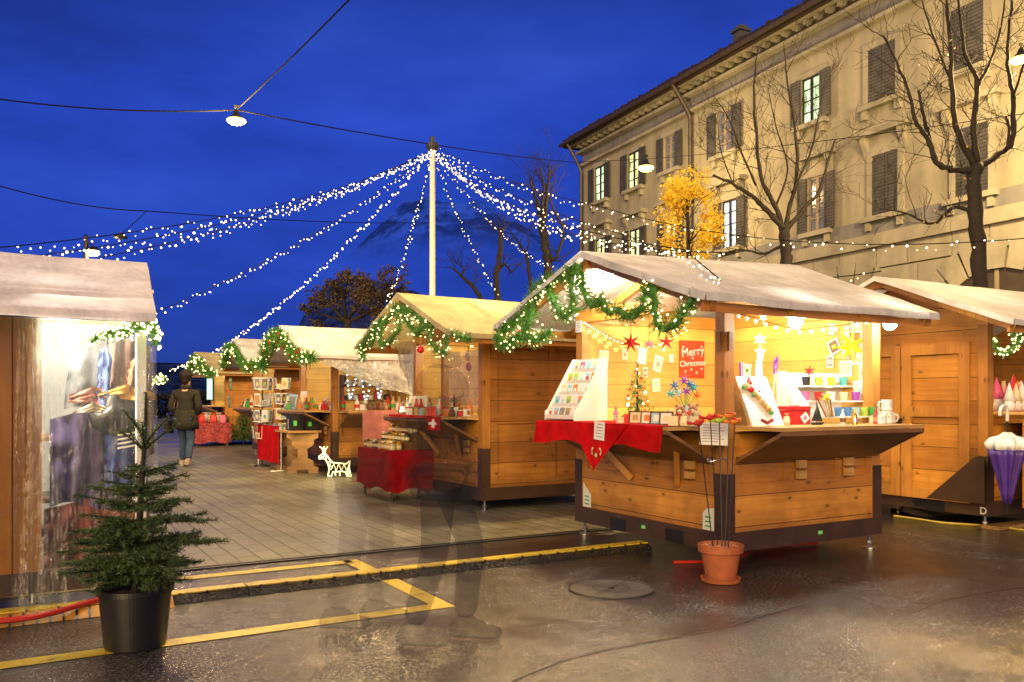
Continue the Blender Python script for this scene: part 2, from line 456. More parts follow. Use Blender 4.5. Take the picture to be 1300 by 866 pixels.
m, nt, b = mk('paving_slabs')
tc = nd(nt, 'ShaderNodeTexCoord').outputs['Object']
mp = nd(nt, 'ShaderNodeMapping', {0: tc, 'Rotation': (0, 0, R(90))}).outputs[0]
bt = nd(nt, 'ShaderNodeTexBrick', {'Vector': mp, 'Color1': (.205, .20, .15, 1), 'Color2': (.155, .15, .112, 1), 'Mortar': (.030, .024, .016, 1),
    'Scale': 1, 'Mortar Size': .009, 'Mortar Smooth': .3, 'Bias': -.1, 'Brick Width': .36, 'Row Height': .172})
bt.offset = .5
nz = nd(nt, 'ShaderNodeTexNoise', {'Vector': tc, 'Scale': 34, 'Detail': 5, 'Roughness': .7}).outputs[0]
nb_ = nd(nt, 'ShaderNodeTexNoise', {'Vector': tc, 'Scale': .9, 'Detail': 5}).outputs[0]
c = mixc(nt, 1, bt.outputs[0], ramp(nt, nz, [(.3, g3(.62)), (.7, g3(1.2))]), 'MULTIPLY')
c = mixc(nt, 1, c, ramp(nt, nb_, [(.35, g3(.68)), (.65, g3(1.1))]), 'MULTIPLY')
nt.links.new(c, b.inputs['Base Color'])
nt.links.new(ramp(nt, nb_, [(.35, g3(.32)), (.65, g3(.58))]), b.inputs['Roughness'])
h = mth(nt, 'SUBTRACT', mth(nt, 'MULTIPLY', nz, .35), bt.outputs[1])
nt.links.new(bump(nt, h, .5, .006), b.inputs['Normal'])
paving = m
EDGE = 2.06
g = MB().quad((-60, EDGE, .004), (14, EDGE, .004), (14, 75, .004), (-60, 75, .004)).build('paving', paving); struct(g)
drain_mat = plain('slot_drain_iron', (.012, .011, .010), .5, .4, 20)
g = MB()
g.box(-30, 12, EDGE-.075, EDGE-.035, .001, .011); g.box(-30, 12, EDGE-.016, EDGE+.018, .001, .013)
struct(g.build('slot_drain', drain_mat))

m, nt, b = mk('yellow_road_paint')
tc = nd(nt, 'ShaderNodeTexCoord').outputs['Object']
n1 = nd(nt, 'ShaderNodeTexNoise', {'Vector': tc, 'Scale': 14, 'Detail': 8, 'Roughness': .75}).outputs[0]
n2 = nd(nt, 'ShaderNodeTexNoise', {'Vector': tc, 'Scale': 120, 'Detail': 2}).outputs[0]
c = ramp(nt, n1, [(.32, (.10, .075, .025)), (.41, (.50, .36, .03)), (.52, (.70, .51, .03)), (.7, (.80, .60, .05))])
nt.links.new(c, b.inputs['Base Color']); b.inputs['Roughness'].default_value = .45
nt.links.new(bump(nt, n2, .3, .004), b.inputs['Normal'])
ypaint = m
def ground_strip(a, b_, w, z):
    a = Vector(a); b_ = Vector(b_); d = (b_-a).normalized(); p = Vector((-d.y, d.x))*w/2
    return [(a.x-p.x, a.y-p.y, z), (b_.x-p.x, b_.y-p.y, z), (b_.x+p.x, b_.y+p.y, z), (a.x+p.x, a.y+p.y, z)]
g = MB()
g.quad(*ground_strip((-9, .06), (-2.27, .06), .125, .004))          # line nearest the camera
g.quad(*ground_strip((-6, 1.72), (-2.33, 1.72), .12, .004))          # line by the paving edge
g.quad(*ground_strip((-2.33, 1.78), (-2.33, 1.165), .125, .004))    # end line, beyond the ramp
g.quad(*ground_strip((-2.33, .975), (-2.33, .1225), .125, .004))    # end line, before the ramp
struct(g.build('road_markings', ypaint))

# patched seam and cracks in the road
seam_mat = plain('tar_seam', (.012, .011, .010), .3, .3, 10)
g = MB()
def crack(pts, w):
    P = spline(pts, 8)
    for a, b_ in zip(P[:-1], P[1:]):
        ww = w*rnd(.5, 1.3)
        g.quad(*ground_strip((a.x, a.y), (b_.x, b_.y), ww, .004))
crack([on_z(650, 866, 0), on_z(720, 838, 0), on_z(800, 820, 0), on_z(905, 801, 0), on_z(1010, 770, 0)], .009)
crack([on_z(1150, 780, 0), on_z(1210, 760, 0), on_z(1300, 745, 0)], .007)
struct(g.build('asphalt_seam', seam_mat))

# manhole cover
mh = on_z(776, 748, 0)
t = thing('manhole_cover', 'round iron manhole cover set in the wet asphalt in front of the card stall', 'manhole cover', (mh.x, mh.y, 0))
iron = plain('cast_iron', (.13, .11, .09), .5, .5, 18, metal=.2, bmp=.4)
MB().lathe([(.28, .001), (.28, .005), (.275, .006)], n=48).build('cover_plate', iron, t)
g = MB()
for r0, r1 in ((.28, .296), (.12, .128)):
    for k in range(48):
        a, b_ = 2*PI*k/48, 2*PI*(k+1)/48
        g.quad((r0*math.cos(a), r0*math.sin(a), .0105), (r1*math.cos(a), r1*math.sin(a), .0105), (r1*math.cos(b_), r1*math.sin(b_), .0105), (r0*math.cos(b_), r0*math.sin(b_), .0105))
for a in (0.5, 0.5+PI/2):
    d = Vector((math.cos(a), math.sin(a))); p = Vector((-d.y, d.x))*.004
    g.quad((-d.x*.27-p.x, -d.y*.27-p.y, .0125), (d.x*.27-p.x, d.y*.27-p.y, .0125), (d.x*.27+p.x, d.y*.27+p.y, .0125), (-d.x*.27+p.x, -d.y*.27+p.y, .0125))
g.build('cover_ring', drain_mat, t)
MB().lathe([(.022, .009), (.022, .014)], n=12).build('lifting_hole', black_plastic, t)

# cable ramp lying across the road: black studded slope and yellow lid
m, nt, b = mk('studded_rubber')
tc = nd(nt, 'ShaderNodeTexCoord').outputs['Object']
ck = nd(nt, 'ShaderNodeTexVoronoi', {'Vector': tc, 'Scale': 42}).outputs['Distance']
b.inputs['Base Color'].default_value = (.02, .018, .015, 1); b.inputs['Roughness'].default_value = .26
nt.links.new(bump(nt, ck, 1, .02), b.inputs['Normal']); studded = m
t = thing('cable_ramp', 'long low cable ramp with black studded edge and yellow lid crossing the asphalt', 'cable ramp', (-1.9, 1.04, 0))
prof = [(-.115, .002), (-.045, .048), (.055, .048), (.115, .002)]
X0, X1 = -3.1, 1.98
g = MB(); n = 6
for k in range(n):
    a = X0 + (X1-X0)*k/n + .006; b_ = X0 + (X1-X0)*(k+1)/n - .006
    g.prism(prof, lambda p, tt: (tt, p[0], p[1]), a, b_)
g.build('ramp_body', studded, t)
g = MB(); s = MB()
for k in range(n):
    a = X0 + (X1-X0)*k/n + .006; b_ = X0 + (X1-X0)*(k+1)/n - .006
    g.hexa([(a,-.046,.0475),(b_,-.046,.0475),(b_,.062,.0475),(a,.062,.0475),(a,-.046,.056),(b_,-.046,.056),(b_,.062,.056),(a,.062,.056)])
    for i in range(5):
        x = a + (b_-a)*(i+.5)/5
        MB().box(x-.006, x+.006, -.060, -.040, .046, .058).build('lid_catch', black_plastic, t)
g.build('ramp_lid', ypaint, t)

# second ramp, orange and ribbed, running under the left stall
t = thing('cable_ramp', 'short yellow cable ramp with dark slots running under the plastic-wrapped stall', 'cable ramp', (-4.4, .99, 0))
g = MB(); s = MB(); oran = plain('orange_rubber', (.50, .24, .03), .5, .4, 12)
g.prism([(-.14, .002), (-.05, .05), (.05, .05), (.14, .002)], lambda p, tt: (tt, p[0], p[1]), -1.2, .62)
for i in range(26):
    x = -1.15 + i*.068
    MB().hexa([(x,-.141,.006),(x+.011,-.141,.006),(x+.011,-.06,.056),(x,-.06,.056),(x,-.145,.002),(x+.011,-.145,.002),(x+.011,-.06,.05),(x,-.06,.05)]).build('ramp_slot', black_plastic, t)
g.build('ramp_body', oran, t)
red_rub = plain('red_cable_rubber', (.45, .02, .01), .4, .2, 10)
P = spline([(-6.6,.86,.05), (-5.6,.80,.055), (-5.0,.86,.05), (-4.55,.80,.055), (-4.2,.97,.075), (-3.9,1.06,.08)], 8)
tag(MB().tube([p-P[0] for p in P], .018, 7).build('power_cable', red_rub, loc=P[0]), 'thick red power cable lying under the plastic-wrapped stall', 'cable')
P = spline([(-.2,.35,.016), (.12,.22,.016), (.5,.3,.016), (.9,.5,.016), (1.5,.4,.016)], 8)
tag(MB().tube([p-P[0] for p in P], .014, 7).build('power_cable', red_rub, loc=P[0]), 'red power cable on the asphalt beneath the card stall', 'cable')
def ground_cable(pts, r, mat, label):
    P = spline(pts, 8); p0 = P[0].copy()
    tag(MB().tube([p-p0 for p in P], r, 6).build('power_cable', mat, loc=p0), label, 'cable')
yel_rub = plain('yellow_cable_rubber', (.50, .36, .05), .45, .2, 10)
ground_cable([on_z(1135, 655, .012), on_z(1165, 659, .012), on_z(1200, 664, .012), on_z(1260, 668, .012), on_z(1320, 676, .012)], .012, yel_rub, 'yellow cable running along the ground under the right hand stall')
ground_cable([on_z(1132, 646, .012), on_z(1170, 657, .012), on_z(1225, 655, .012), on_z(1290, 660, .012)], .014, cable_mat, 'black cable lying behind the yellow one under the right hand stall')
ground_cable([on_z(1140, 650, .012), on_z(1150, 640, .012), on_z(1190, 648, .012), on_z(1215, 652, .012)], .012, yel_rub, 'loop of pale yellow cable in the shade under the door stall')

# wooden bridge over cables at the right edge
pl = on_z(1290, 668, 0)
tag(MB().box(-.45, .6, -.09, .09, .002, .035).build('threshold_board', wood_pale, loc=(pl.x, pl.y, 0)), 'pale wooden board on the ground beside the foot of the door stall', 'board')

# ================================================================ mountains
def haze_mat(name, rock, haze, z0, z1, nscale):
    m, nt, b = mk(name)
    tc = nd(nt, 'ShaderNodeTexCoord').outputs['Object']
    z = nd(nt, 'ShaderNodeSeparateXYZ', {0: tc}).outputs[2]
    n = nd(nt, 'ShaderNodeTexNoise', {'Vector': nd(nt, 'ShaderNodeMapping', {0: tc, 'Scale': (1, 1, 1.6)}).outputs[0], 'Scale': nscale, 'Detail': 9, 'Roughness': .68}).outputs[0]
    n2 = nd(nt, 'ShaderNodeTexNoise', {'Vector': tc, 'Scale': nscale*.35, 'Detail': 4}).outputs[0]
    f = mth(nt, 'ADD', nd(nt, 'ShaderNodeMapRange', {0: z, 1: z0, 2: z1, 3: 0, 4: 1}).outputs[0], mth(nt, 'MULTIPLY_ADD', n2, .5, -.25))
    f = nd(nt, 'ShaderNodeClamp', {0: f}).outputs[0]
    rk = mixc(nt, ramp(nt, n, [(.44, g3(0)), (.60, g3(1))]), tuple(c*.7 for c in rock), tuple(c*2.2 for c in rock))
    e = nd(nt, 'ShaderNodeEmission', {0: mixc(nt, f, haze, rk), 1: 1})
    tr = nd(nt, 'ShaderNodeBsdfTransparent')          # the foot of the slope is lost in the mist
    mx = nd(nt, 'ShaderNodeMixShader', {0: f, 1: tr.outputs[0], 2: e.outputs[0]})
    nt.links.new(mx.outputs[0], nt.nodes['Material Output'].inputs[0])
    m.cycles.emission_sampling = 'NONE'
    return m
def ridge(name, prof, Y, depth, mat, nseg=90):
    """a hill whose skyline follows the pixel profile at distance Y"""
    xs = [p[0] for p in prof]; jag = 0 if Y > 800 and Y < 1000 else 5.0
    def sky(px):
        for (a, ya), (b_, yb) in zip(prof[:-1], prof[1:]):
            if a <= px <= b_: return ya + (yb-ya)*(px-a)/(b_-a) + jag*mnoise.fractal(Vector((px*.045, Y*.37, 2.2)), 1, 2, 5)
        return prof[-1][1]
    def fn(u, v):
        px = xs[0] + (xs[-1]-xs[0])*u
        top = at(px, sky(px), Y); k = v
        base = at(px, 505, Y*(1-depth)); base.z = -5
        p = base.lerp(top, k)
        nn = mnoise.fractal(Vector((px*.03, k*4, Y*.01)), 1, 2, 5)
        p.z += nn*(top.z)*.035*math.sin(PI*min(1, k+.12))
        return p
    o = MB().grid(fn, nseg, 24).build(name, mat, smooth=False)
    return struct(o)
zc = lambda py, Y: CAM.z + (505-py)/FPX*Y
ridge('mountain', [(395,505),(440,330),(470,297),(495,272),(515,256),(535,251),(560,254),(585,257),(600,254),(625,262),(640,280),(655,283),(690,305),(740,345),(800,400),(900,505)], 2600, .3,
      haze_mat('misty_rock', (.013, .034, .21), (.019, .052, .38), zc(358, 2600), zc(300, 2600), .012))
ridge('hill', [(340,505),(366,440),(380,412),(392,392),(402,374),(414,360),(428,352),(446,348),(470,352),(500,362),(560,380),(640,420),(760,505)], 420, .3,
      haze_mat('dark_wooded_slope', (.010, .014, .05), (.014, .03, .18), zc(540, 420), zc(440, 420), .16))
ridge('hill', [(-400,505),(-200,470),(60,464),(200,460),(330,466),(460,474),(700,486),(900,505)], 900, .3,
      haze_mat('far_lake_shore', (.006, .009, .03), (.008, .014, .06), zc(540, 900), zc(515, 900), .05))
# ================================================================ the big house behind the market
def mk_plaster(name, col, sc_=1.0):
    m, nt, b = mk(name)
    tc = nd(nt, 'ShaderNodeTexCoord').outputs['Object']
    n1 = nd(nt, 'ShaderNodeTexNoise', {'Vector': tc, 'Scale': .55*sc_, 'Detail': 8, 'Roughness': .65}).outputs[0]
    mp = nd(nt, 'ShaderNodeMapping', {0: tc, 'Scale': (2.2, 2.2, .25)}).outputs[0]
    n2 = nd(nt, 'ShaderNodeTexNoise', {'Vector': mp, 'Scale': 1, 'Detail': 6}).outputs[0]
    n3 = nd(nt, 'ShaderNodeTexNoise', {'Vector': tc, 'Scale': 18, 'Detail': 4}).outputs[0]
    c = mixc(nt, 1, col, ramp(nt, n1, [(.32, (.72, .73, .78)), (.62, g3(1.05))]), 'MULTIPLY')
    c = mixc(nt, 1, c, ramp(nt, n2, [(.3, g3(.72)), (.6, g3(1.05))]), 'MULTIPLY')
    nt.links.new(c, b.inputs['Base Color']); b.inputs['Roughness'].default_value = .85
    nt.links.new(bump(nt, n3, .25, .01), b.inputs['Normal'])
    return m
ochre = mk_plaster('ochre_plaster', (.31, .285, .205))
greyband = mk_plaster('grey_plaster', (.185, .185, .18))
stone = mk_plaster('dressed_stone', (.31, .288, .22), 2)
stone_dk = mk_plaster('dark_stone', (.28, .23, .16), 2)  # darker, browner stone for the backing wall, door frames and bars
tile = wood('roof_tiles', (.05, .026, .02), (.022, .012, .010), 'h', plank=.12, knots=False, joint=.1, rough=.8)
m, nt, b = mk('louvred_shutter')
tc = nd(nt, 'ShaderNodeTexCoord').outputs['Object']
z = nd(nt, 'ShaderNodeSeparateXYZ', {0: tc}).outputs[2]
fr = mth(nt, 'FRACT', mth(nt, 'DIVIDE', z, .085))
nz = nd(nt, 'ShaderNodeTexNoise', {'Vector': tc, 'Scale': 4, 'Detail': 4}).outputs[0]
c = mixc(nt, 1, (.072, .072, .078), ramp(nt, fr, [(.0, g3(.30)), (.30, g3(.6)), (.9, g3(1.15))]), 'MULTIPLY')
c = mixc(nt, 1, c, ramp(nt, nz, [(.3, g3(.7)), (.7, g3(1.15))]), 'MULTIPLY')
nt.links.new(c, b.inputs['Base Color']); b.inputs['Roughness'].default_value = .6
nt.links.new(bump(nt, fr, .8, .03), b.inputs['Normal'])
shutter_m = m
def mk_lit(name, c0, c1, s):
    m, nt, b = mk(name)
    tc = nd(nt, 'ShaderNodeTexCoord').outputs['Object']
    n = nd(nt, 'ShaderNodeTexNoise', {'Vector': nd(nt, 'ShaderNodeMapping', {0: tc, 'Scale': (5, 1, .8)}).outputs[0], 'Scale': 1.0, 'Detail': 5, 'Roughness': .6}).outputs[0]
    c = ramp(nt, n, [(.36, tuple(q*.35 for q in c0)), (.46, c0), (.60, c1)])
    nt.links.new(c, b.inputs['Emission Color']); b.inputs['Emission Strength'].default_value = s
    b.inputs['Base Color'].default_value = (.1, .1, .1, 1); b.inputs['Roughness'].default_value = .1
    m.cycles.emission_sampling = 'NONE'; return m
lit_green = mk_lit('lit_room_green', (.40, .60, .28), (.85, 1, .60), 2.0)
lit_warm = mk_lit('lit_room_yellow', (.55, .55, .18), (1, .95, .50), 1.8)
lit_white = mk_lit('lit_room_white', (.60, .72, .66), (1, 1, .95), 2.1)
dark_glass, nt, b = mk('dark_window_glass'); b.inputs['Base Color'].default_value = (.012, .014, .018, 1); b.inputs['Roughness'].default_value = .06
dark_glass2 = mk_lit('dim_window_glass', (.010, .012, .02), (.10, .10, .10), 1.0)

BO = Vector((16.10, 24.85, 0)); BROT = math.atan2(-.9955, -.094)
house = thing('town_house', 'large ochre plastered town house with grey shutters and deep eaves behind the stalls', 'building', BO, BROT)
def fac(px, py):
    k = (px-650)/FPX
    t = (36*k-3)/(.42+.907*k); Y = 36-.907*t
    return t, 1.3+(505-py)/FPX*Y
EAVE = 12.0; L = 33.0; D = 13.0
MB().box(0, L, 0, D, 5.55, EAVE-.9).build('wall', ochre, house)
MB().box(0, L, -.004, D-.01, EAVE-.9, EAVE-.05).build('frieze', greyband, house)
# ground floor: stone courses with sunk joints, and an arch with radiating stones
g = MB(); zz = 0
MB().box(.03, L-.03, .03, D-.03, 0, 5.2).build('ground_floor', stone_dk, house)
ax, ar = fac(1266, 360)[0], 1.6; az = fac(1266, 326)[1]-1.85
arches = [ax-8.6, ax-4.3, ax, ax+4.3, ax+8.6]
for i in range(9):
    z0, z1 = i*.58+.02, i*.58+.56
    if z1 > 5.2: z1 = 5.2
    x = 0.0; k = 0
    while x < L:
        x1 = min(L, x + (1.25 if (k+i) % 2 else .95)); k += 1
        cx, cz = (x+x1)/2, (z0+z1)/2
        inside = any((abs(cx-a) < ar+.45 and cz < az) or ((cx-a)**2+(cz-az)**2 < (ar+.62)**2) for a in arches)
        if not inside: g.box(x+.015, x1-.015, -.045, .05, z0, z1)
        x = x1
for a in arches:
    for k in range(11):
        a0, a1 = PI*k/11+.02, PI*(k+1)/11-.02
        P = [(a+r*math.cos(q), az+r*math.sin(q)) for r, q in ((ar, a0), (ar+.72, a0), (ar+.72, a1), (ar, a1))]
        g.prism(P, lambda p, tt: (p[0], tt, p[1]), -.075, .05)
g.build('stone_courses', stone, house)
for a in arches:
    o = MB(); P = [(a-ar, 0), (a+ar, 0)] + [(a+ar*math.cos(q*PI/16), az+ar*math.sin(q*PI/16)) for q in range(17)]
    o.prism(P, lambda p, tt: (p[0], tt, p[1]), .0, .029)
    f = o.build('arched_door', plain('dark_oak', (.05, .035, .022), .6, .3, 4) if a == arches[0] else bpy.data.materials['dark_oak'], house)
    q = MB(); q.box(a-.05, a+.05, -.02, -.001, 0, az+ar*.98); q.box(a-ar, a+ar, -.021, -.001, az-.06, az+.06)
    q.build('door_frame', stone_dk, f)
MB().box(-.06, L+.06, -.14, D, 5.2, 5.42).box(-.03, L+.03, -.09, D-.01, 5.42, 5.55).build('string_course', stone, house)
zb = fac(1200, 255)[1]
MB().box(-.02, L+.02, -.05, -.001, 5.55, 5.95).build('sill_band', greyband, house)
# cornice and carved brackets
g = MB().box(-.12, L+.12, -.16, D+.1, EAVE-.95, EAVE-.85).box(-.4, L+.4, -.46, D+.4, EAVE-.06, EAVE+.06)
g.box(-.2, L+.2, -.24, D+.2, EAVE-.4, EAVE-.3)
x = .1
while x < L:
    g.box(x, x+.12, -.36, -.02, EAVE-.20, EAVE-.065); x += .42
g.build('cornice', stone, house)
# roof: low hip with a gutter
g = MB(); o_ = .62; zr = EAVE+.10
A = [(-o_, -o_, zr), (L+o_, -o_, zr), (L+o_, D+o_, zr), (-o_, D+o_, zr)]
rz_ = zr + 4.6; B0, B1 = (6.5, D/2, rz_), (L-6.5, D/2, rz_)
g.quad(A[0], A[1], B1, B0); g.quad(A[2], A[3], B0, B1); g.tri(A[3], A[0], B0); g.tri(A[1], A[2], B1)
g.quad(A[3], A[2], A[1], A[0])
for i in range(3): pass
roof = g.build('roof', tile, house)
MB().box(-o_+.0, L+o_, -o_-.0, -o_+.12, zr-.16, zr-.002).box(-o_, -o_+.12, -o_+.121, D+o_, zr-.16, zr-.002).build('fascia_board', plain('dark_eaves_wood', (.030, .018, .012), .7, .4, 3), house)
g = MB()
x = -o_+.1
while x < L+o_:      # tile ends along the eaves give a broken edge
    g.box(x, x+.16, -o_-.05, -o_+.25, zr+.001+rnd(0,.012), zr+.16+rnd(-.03,.04)); x += .24
g.build('eaves_tiles', tile, roof)
gut = plain('copper_gutter', (.05, .035, .026), .5, .3, 6)
MB().tube([(-o_-.1, -o_-.08, zr-.04), (L+o_, -o_-.08, zr-.04)], .085, 8).build('gutter', gut, house)
chim = mk_plaster('sooty_render', (.085, .09, .095))
def chimney(t0, y, h, w):
    z0 = zr + (y+o_)*4.6/(D/2+o_) - .3
    c = MB().box(t0-w/2, t0+w/2, y-w/2, y+w/2, z0, z0+h+.3).build('chimney', chim, roof)
    MB().box(t0-w/2-.06, t0+w/2+.06, y-w/2-.06, y+w/2+.06, z0+h+.302, z0+h+.38).box(t0-w/2+.05, t0+w/2-.05, y-w/2+.05, y+w/2-.05, z0+h+.381, z0+h+.5).build('chimney_cap', chim, c)
ct = fac(941, 60)[0]
chimney(ct-.55, .45, .34, .36); chimney(ct+13, 3.0, 1.6, .8)
for px in (743, 882):
    t0 = fac(px, 250)[0]
    P = [(t0-.35, -o_-.05, zr-.1), (t0-.3, -o_+.1, zr-.35), (t0, -.22, EAVE-1.1), (t0, -.18, EAVE-1.5), (t0, -.18, .2)]
    MB().tube(spline(P[:4], 5)+[P[4]], .075, 8).build('downpipe', gut, house)

# windows: surround, sill, panes with glazing bars, shutters, sometimes a small pediment
def house_window(t0, t1, z0, z1, glass, shutters='open', pediment=False):
    w = t1-t0; s = .16
    g = MB().box(t0-s, t0, -.07, .02, z0, z1).box(t1, t1+s, -.07, .02, z0, z1).box(t0-s, t1+s, -.075, .02, z1, z1+.17)
    root = g.build('window', stone, house)
    si = MB().box(t0-s-.1, t1+s+.1, -.20, .02, z0-.13, z0).box(t0-s, t0-s+.14, -.14, .02, z0-.36, z0-.132).box(t1+s-.14, t1+s, -.14, .02, z0-.36, z0-.132)
    si.build('window_sill', stone, root)
    if pediment:
        p = MB().box(t0-s-.03, t1+s+.03, -.06, .02, z1+.172, z1+.50).box(t0-s-.22, t1+s+.22, -.30, .02, z1+.502, z1+.60).box(t0-s-.14, t1+s+.14, -.22, .02, z1+.602, z1+.66)
        for x in (t0-s-.1, t1+s-.06): p.prism([(-.02, z1+.50), (-.24, z1+.50), (-.2, z1+.35), (-.09, z1+.15), (-.02, z1-.05)], lambda q, tt: (tt, q[0], q[1]), x, x+.16)
        p.build('pediment', stone, root)
    if shutters == 'closed':
        for a, b_ in ((t0+.01, (t0+t1)/2-.012), ((t0+t1)/2+.012, t1-.01)):
            sh = MB().box(a, b_, -.045, .01, z0+.01, z1-.01)
            sh.box(a, a+.07, -.06, -.046, z0+.01, z1-.01).box(b_-.07, b_, -.06, -.046, z0+.01, z1-.01)
            for zz in (z0+.01, (z0+z1)/2-.04, z1-.09): sh.box(a+.07, b_-.07, -.06, -.046, zz, zz+.08)
            sh.build('shutter', shutter_m, root)
        return
    MB().box(t0, t1, -.006, .01, z0, z1).build('pane', glass, root)
    b_ = MB(); fw = .055
    b_.box(t0, t0+fw, -.035, -.007, z0, z1).box(t1-fw, t1, -.035, -.007, z0, z1).box(t0+fw, t1-fw, -.035, -.007, z0, z0+fw).box(t0+fw, t1-fw, -.035, -.007, z1-fw, z1)
    b_.box((t0+t1)/2-.05, (t0+t1)/2+.05, -.04, -.008, z0+fw, z1-fw)
    for k in (1, 2, 3):
        zz = z0+(z1-z0)*k/4
        b_.box(t0+fw, (t0+t1)/2-.05, -.03, -.0075, zz-.018, zz+.018).box((t0+t1)/2+.05, t1-fw, -.03, -.0075, zz-.018, zz+.018)
    b_.build('glazing_bars', dark_metal if glass in (lit_green, lit_warm, lit_white) else stone_dk, root)
    sw = w*.52
    for a, c_ in ((t0-sw-.02, t0-.02), (t1+.02, t1+sw+.02)):
        sh = MB().box(a, c_, -.125, -.08, z0, z1)
        sh.box(a, a+.06, -.14, -.126, z0, z1).box(c_-.06, c_, -.14, -.126, z0, z1)
        for zz in (z0, (z0+z1)/2-.04, z1-.08): sh.box(a+.06, c_-.06, -.14, -.126, zz, zz+.08)
        sh.build('shutter', shutter_m, root)
def wpx(x0, x1, ya, yb, *a, **k):
    """opening whose glass covers x0..x1 and whose left edge runs from ya to yb in the photograph"""
    t0 = fac(x0, 0)[0]; t1 = fac(x1, 0)[0]
    zt = fac((x0+x1)/2, ya)[1]; zb = fac((x0+x1)/2, yb)[1]
    house_window(t0, t1, zb, zt, *a, **k)
wpx(757, 770, 211, 255, lit_green)
wpx(799, 814, 193, 239, lit_warm)
wpx(845, 860, 172, 216, dark_glass2)
wpx(912, 932, 140, 195, dark_glass2)
wpx(1020, 1044, 97, 156, lit_green)
wpx(1104, 1139, 57, 128, dark_glass, shutters='closed')
wpx(1209, 1251, 6, 88, dark_glass, shutters='closed')
wpx(758, 771, 303, 345, lit_warm, pediment=True)
wpx(801, 815, 291, 338, lit_warm, pediment=True)
wpx(846, 861, 277, 326, lit_warm, pediment=True)
wpx(919, 938, 254, 315, lit_white, pediment=True)
wpx(1028, 1050, 224, 294, dark_glass2, pediment=True)
wpx(1109, 1142, 194, 272, dark_glass, shutters='closed', pediment=True)
wpx(1215, 1257, 160, 248, dark_glass, shutters='closed', pediment=True)
# two more bays beyond the right edge, in the same rhythm
for px, ya, yb in ((1360, 60, 160),):
    pass
t_last = (fac(1209, 0)[0]+fac(1251, 0)[0])/2
zA0, zA1 = fac(1230, 88)[1], fac(1230, 6)[1]; zB0, zB1 = fac(1236, 248)[1], fac(1236, 160)[1]
for k in (1, 2, 3):
    t0 = t_last + 2.95*k
    house_window(t0-.62, t0+.62, zA0, zA1, dark_glass, 'closed'); house_window(t0-.62, t0+.62, zB0, zB1, dark_glass, 'closed', True)
# ================================================================ market stalls
wood_gold = wood('golden_boards', (.46, .20, .02), (.33, .13, .011), 'v', plank=.33, knots=False)
wood_dk = wood('spruce_boards_shaded', (.42, .185, .038), (.28, .105, .02), 'h')  # darker copy of the boards, with the wall's shade in its colour
W = 1.97
def roof_sheet(x0, x1, W, ov, ze, zr0, zr1, sagx=0.0, seed=0):
    """canvas over a ridge along x: two slopes with slack, and a hem hanging at eaves and gables"""
    mb = MB(); half = W/2+ov; yc = W/2; nx, ny = 26, 12
    def pt(u, v, side):
        x = x0+(x1-x0)*u; zr = zr0+(zr1-zr0)*u
        y = yc + side*half*v
        z = zr+(ze-zr)*v
        nn = mnoise.fractal(Vector((x*1.3+seed*7, y*1.6, seed)), 1, 2, 4)
        z += nn*.009 - .016*math.sin(PI*v)*abs(math.sin(PI*u*2)) + .01*nn*(v > .7)
        z -= sagx*max(0, math.sin(PI*min(1, u*1.8)))*max(0, v-.75)*4*.25
        return Vector((x, y, z))
    for sd in (-1, 1):
        mb.grid(lambda u, v: pt(u, v, sd), nx, ny)
        mb.grid(lambda u, v: pt(u, 1, sd) + Vector((0, sd*.008*v*(1+math.sin(u*40+seed)), -.055*v)), nx, 1)
        for uu, dx in ((0, -.012), (1, .012)):
            mb.grid(lambda u, v: pt(uu, u, sd) + Vector((dx*v, 0, -.055*v)), ny, 1)
    return mb

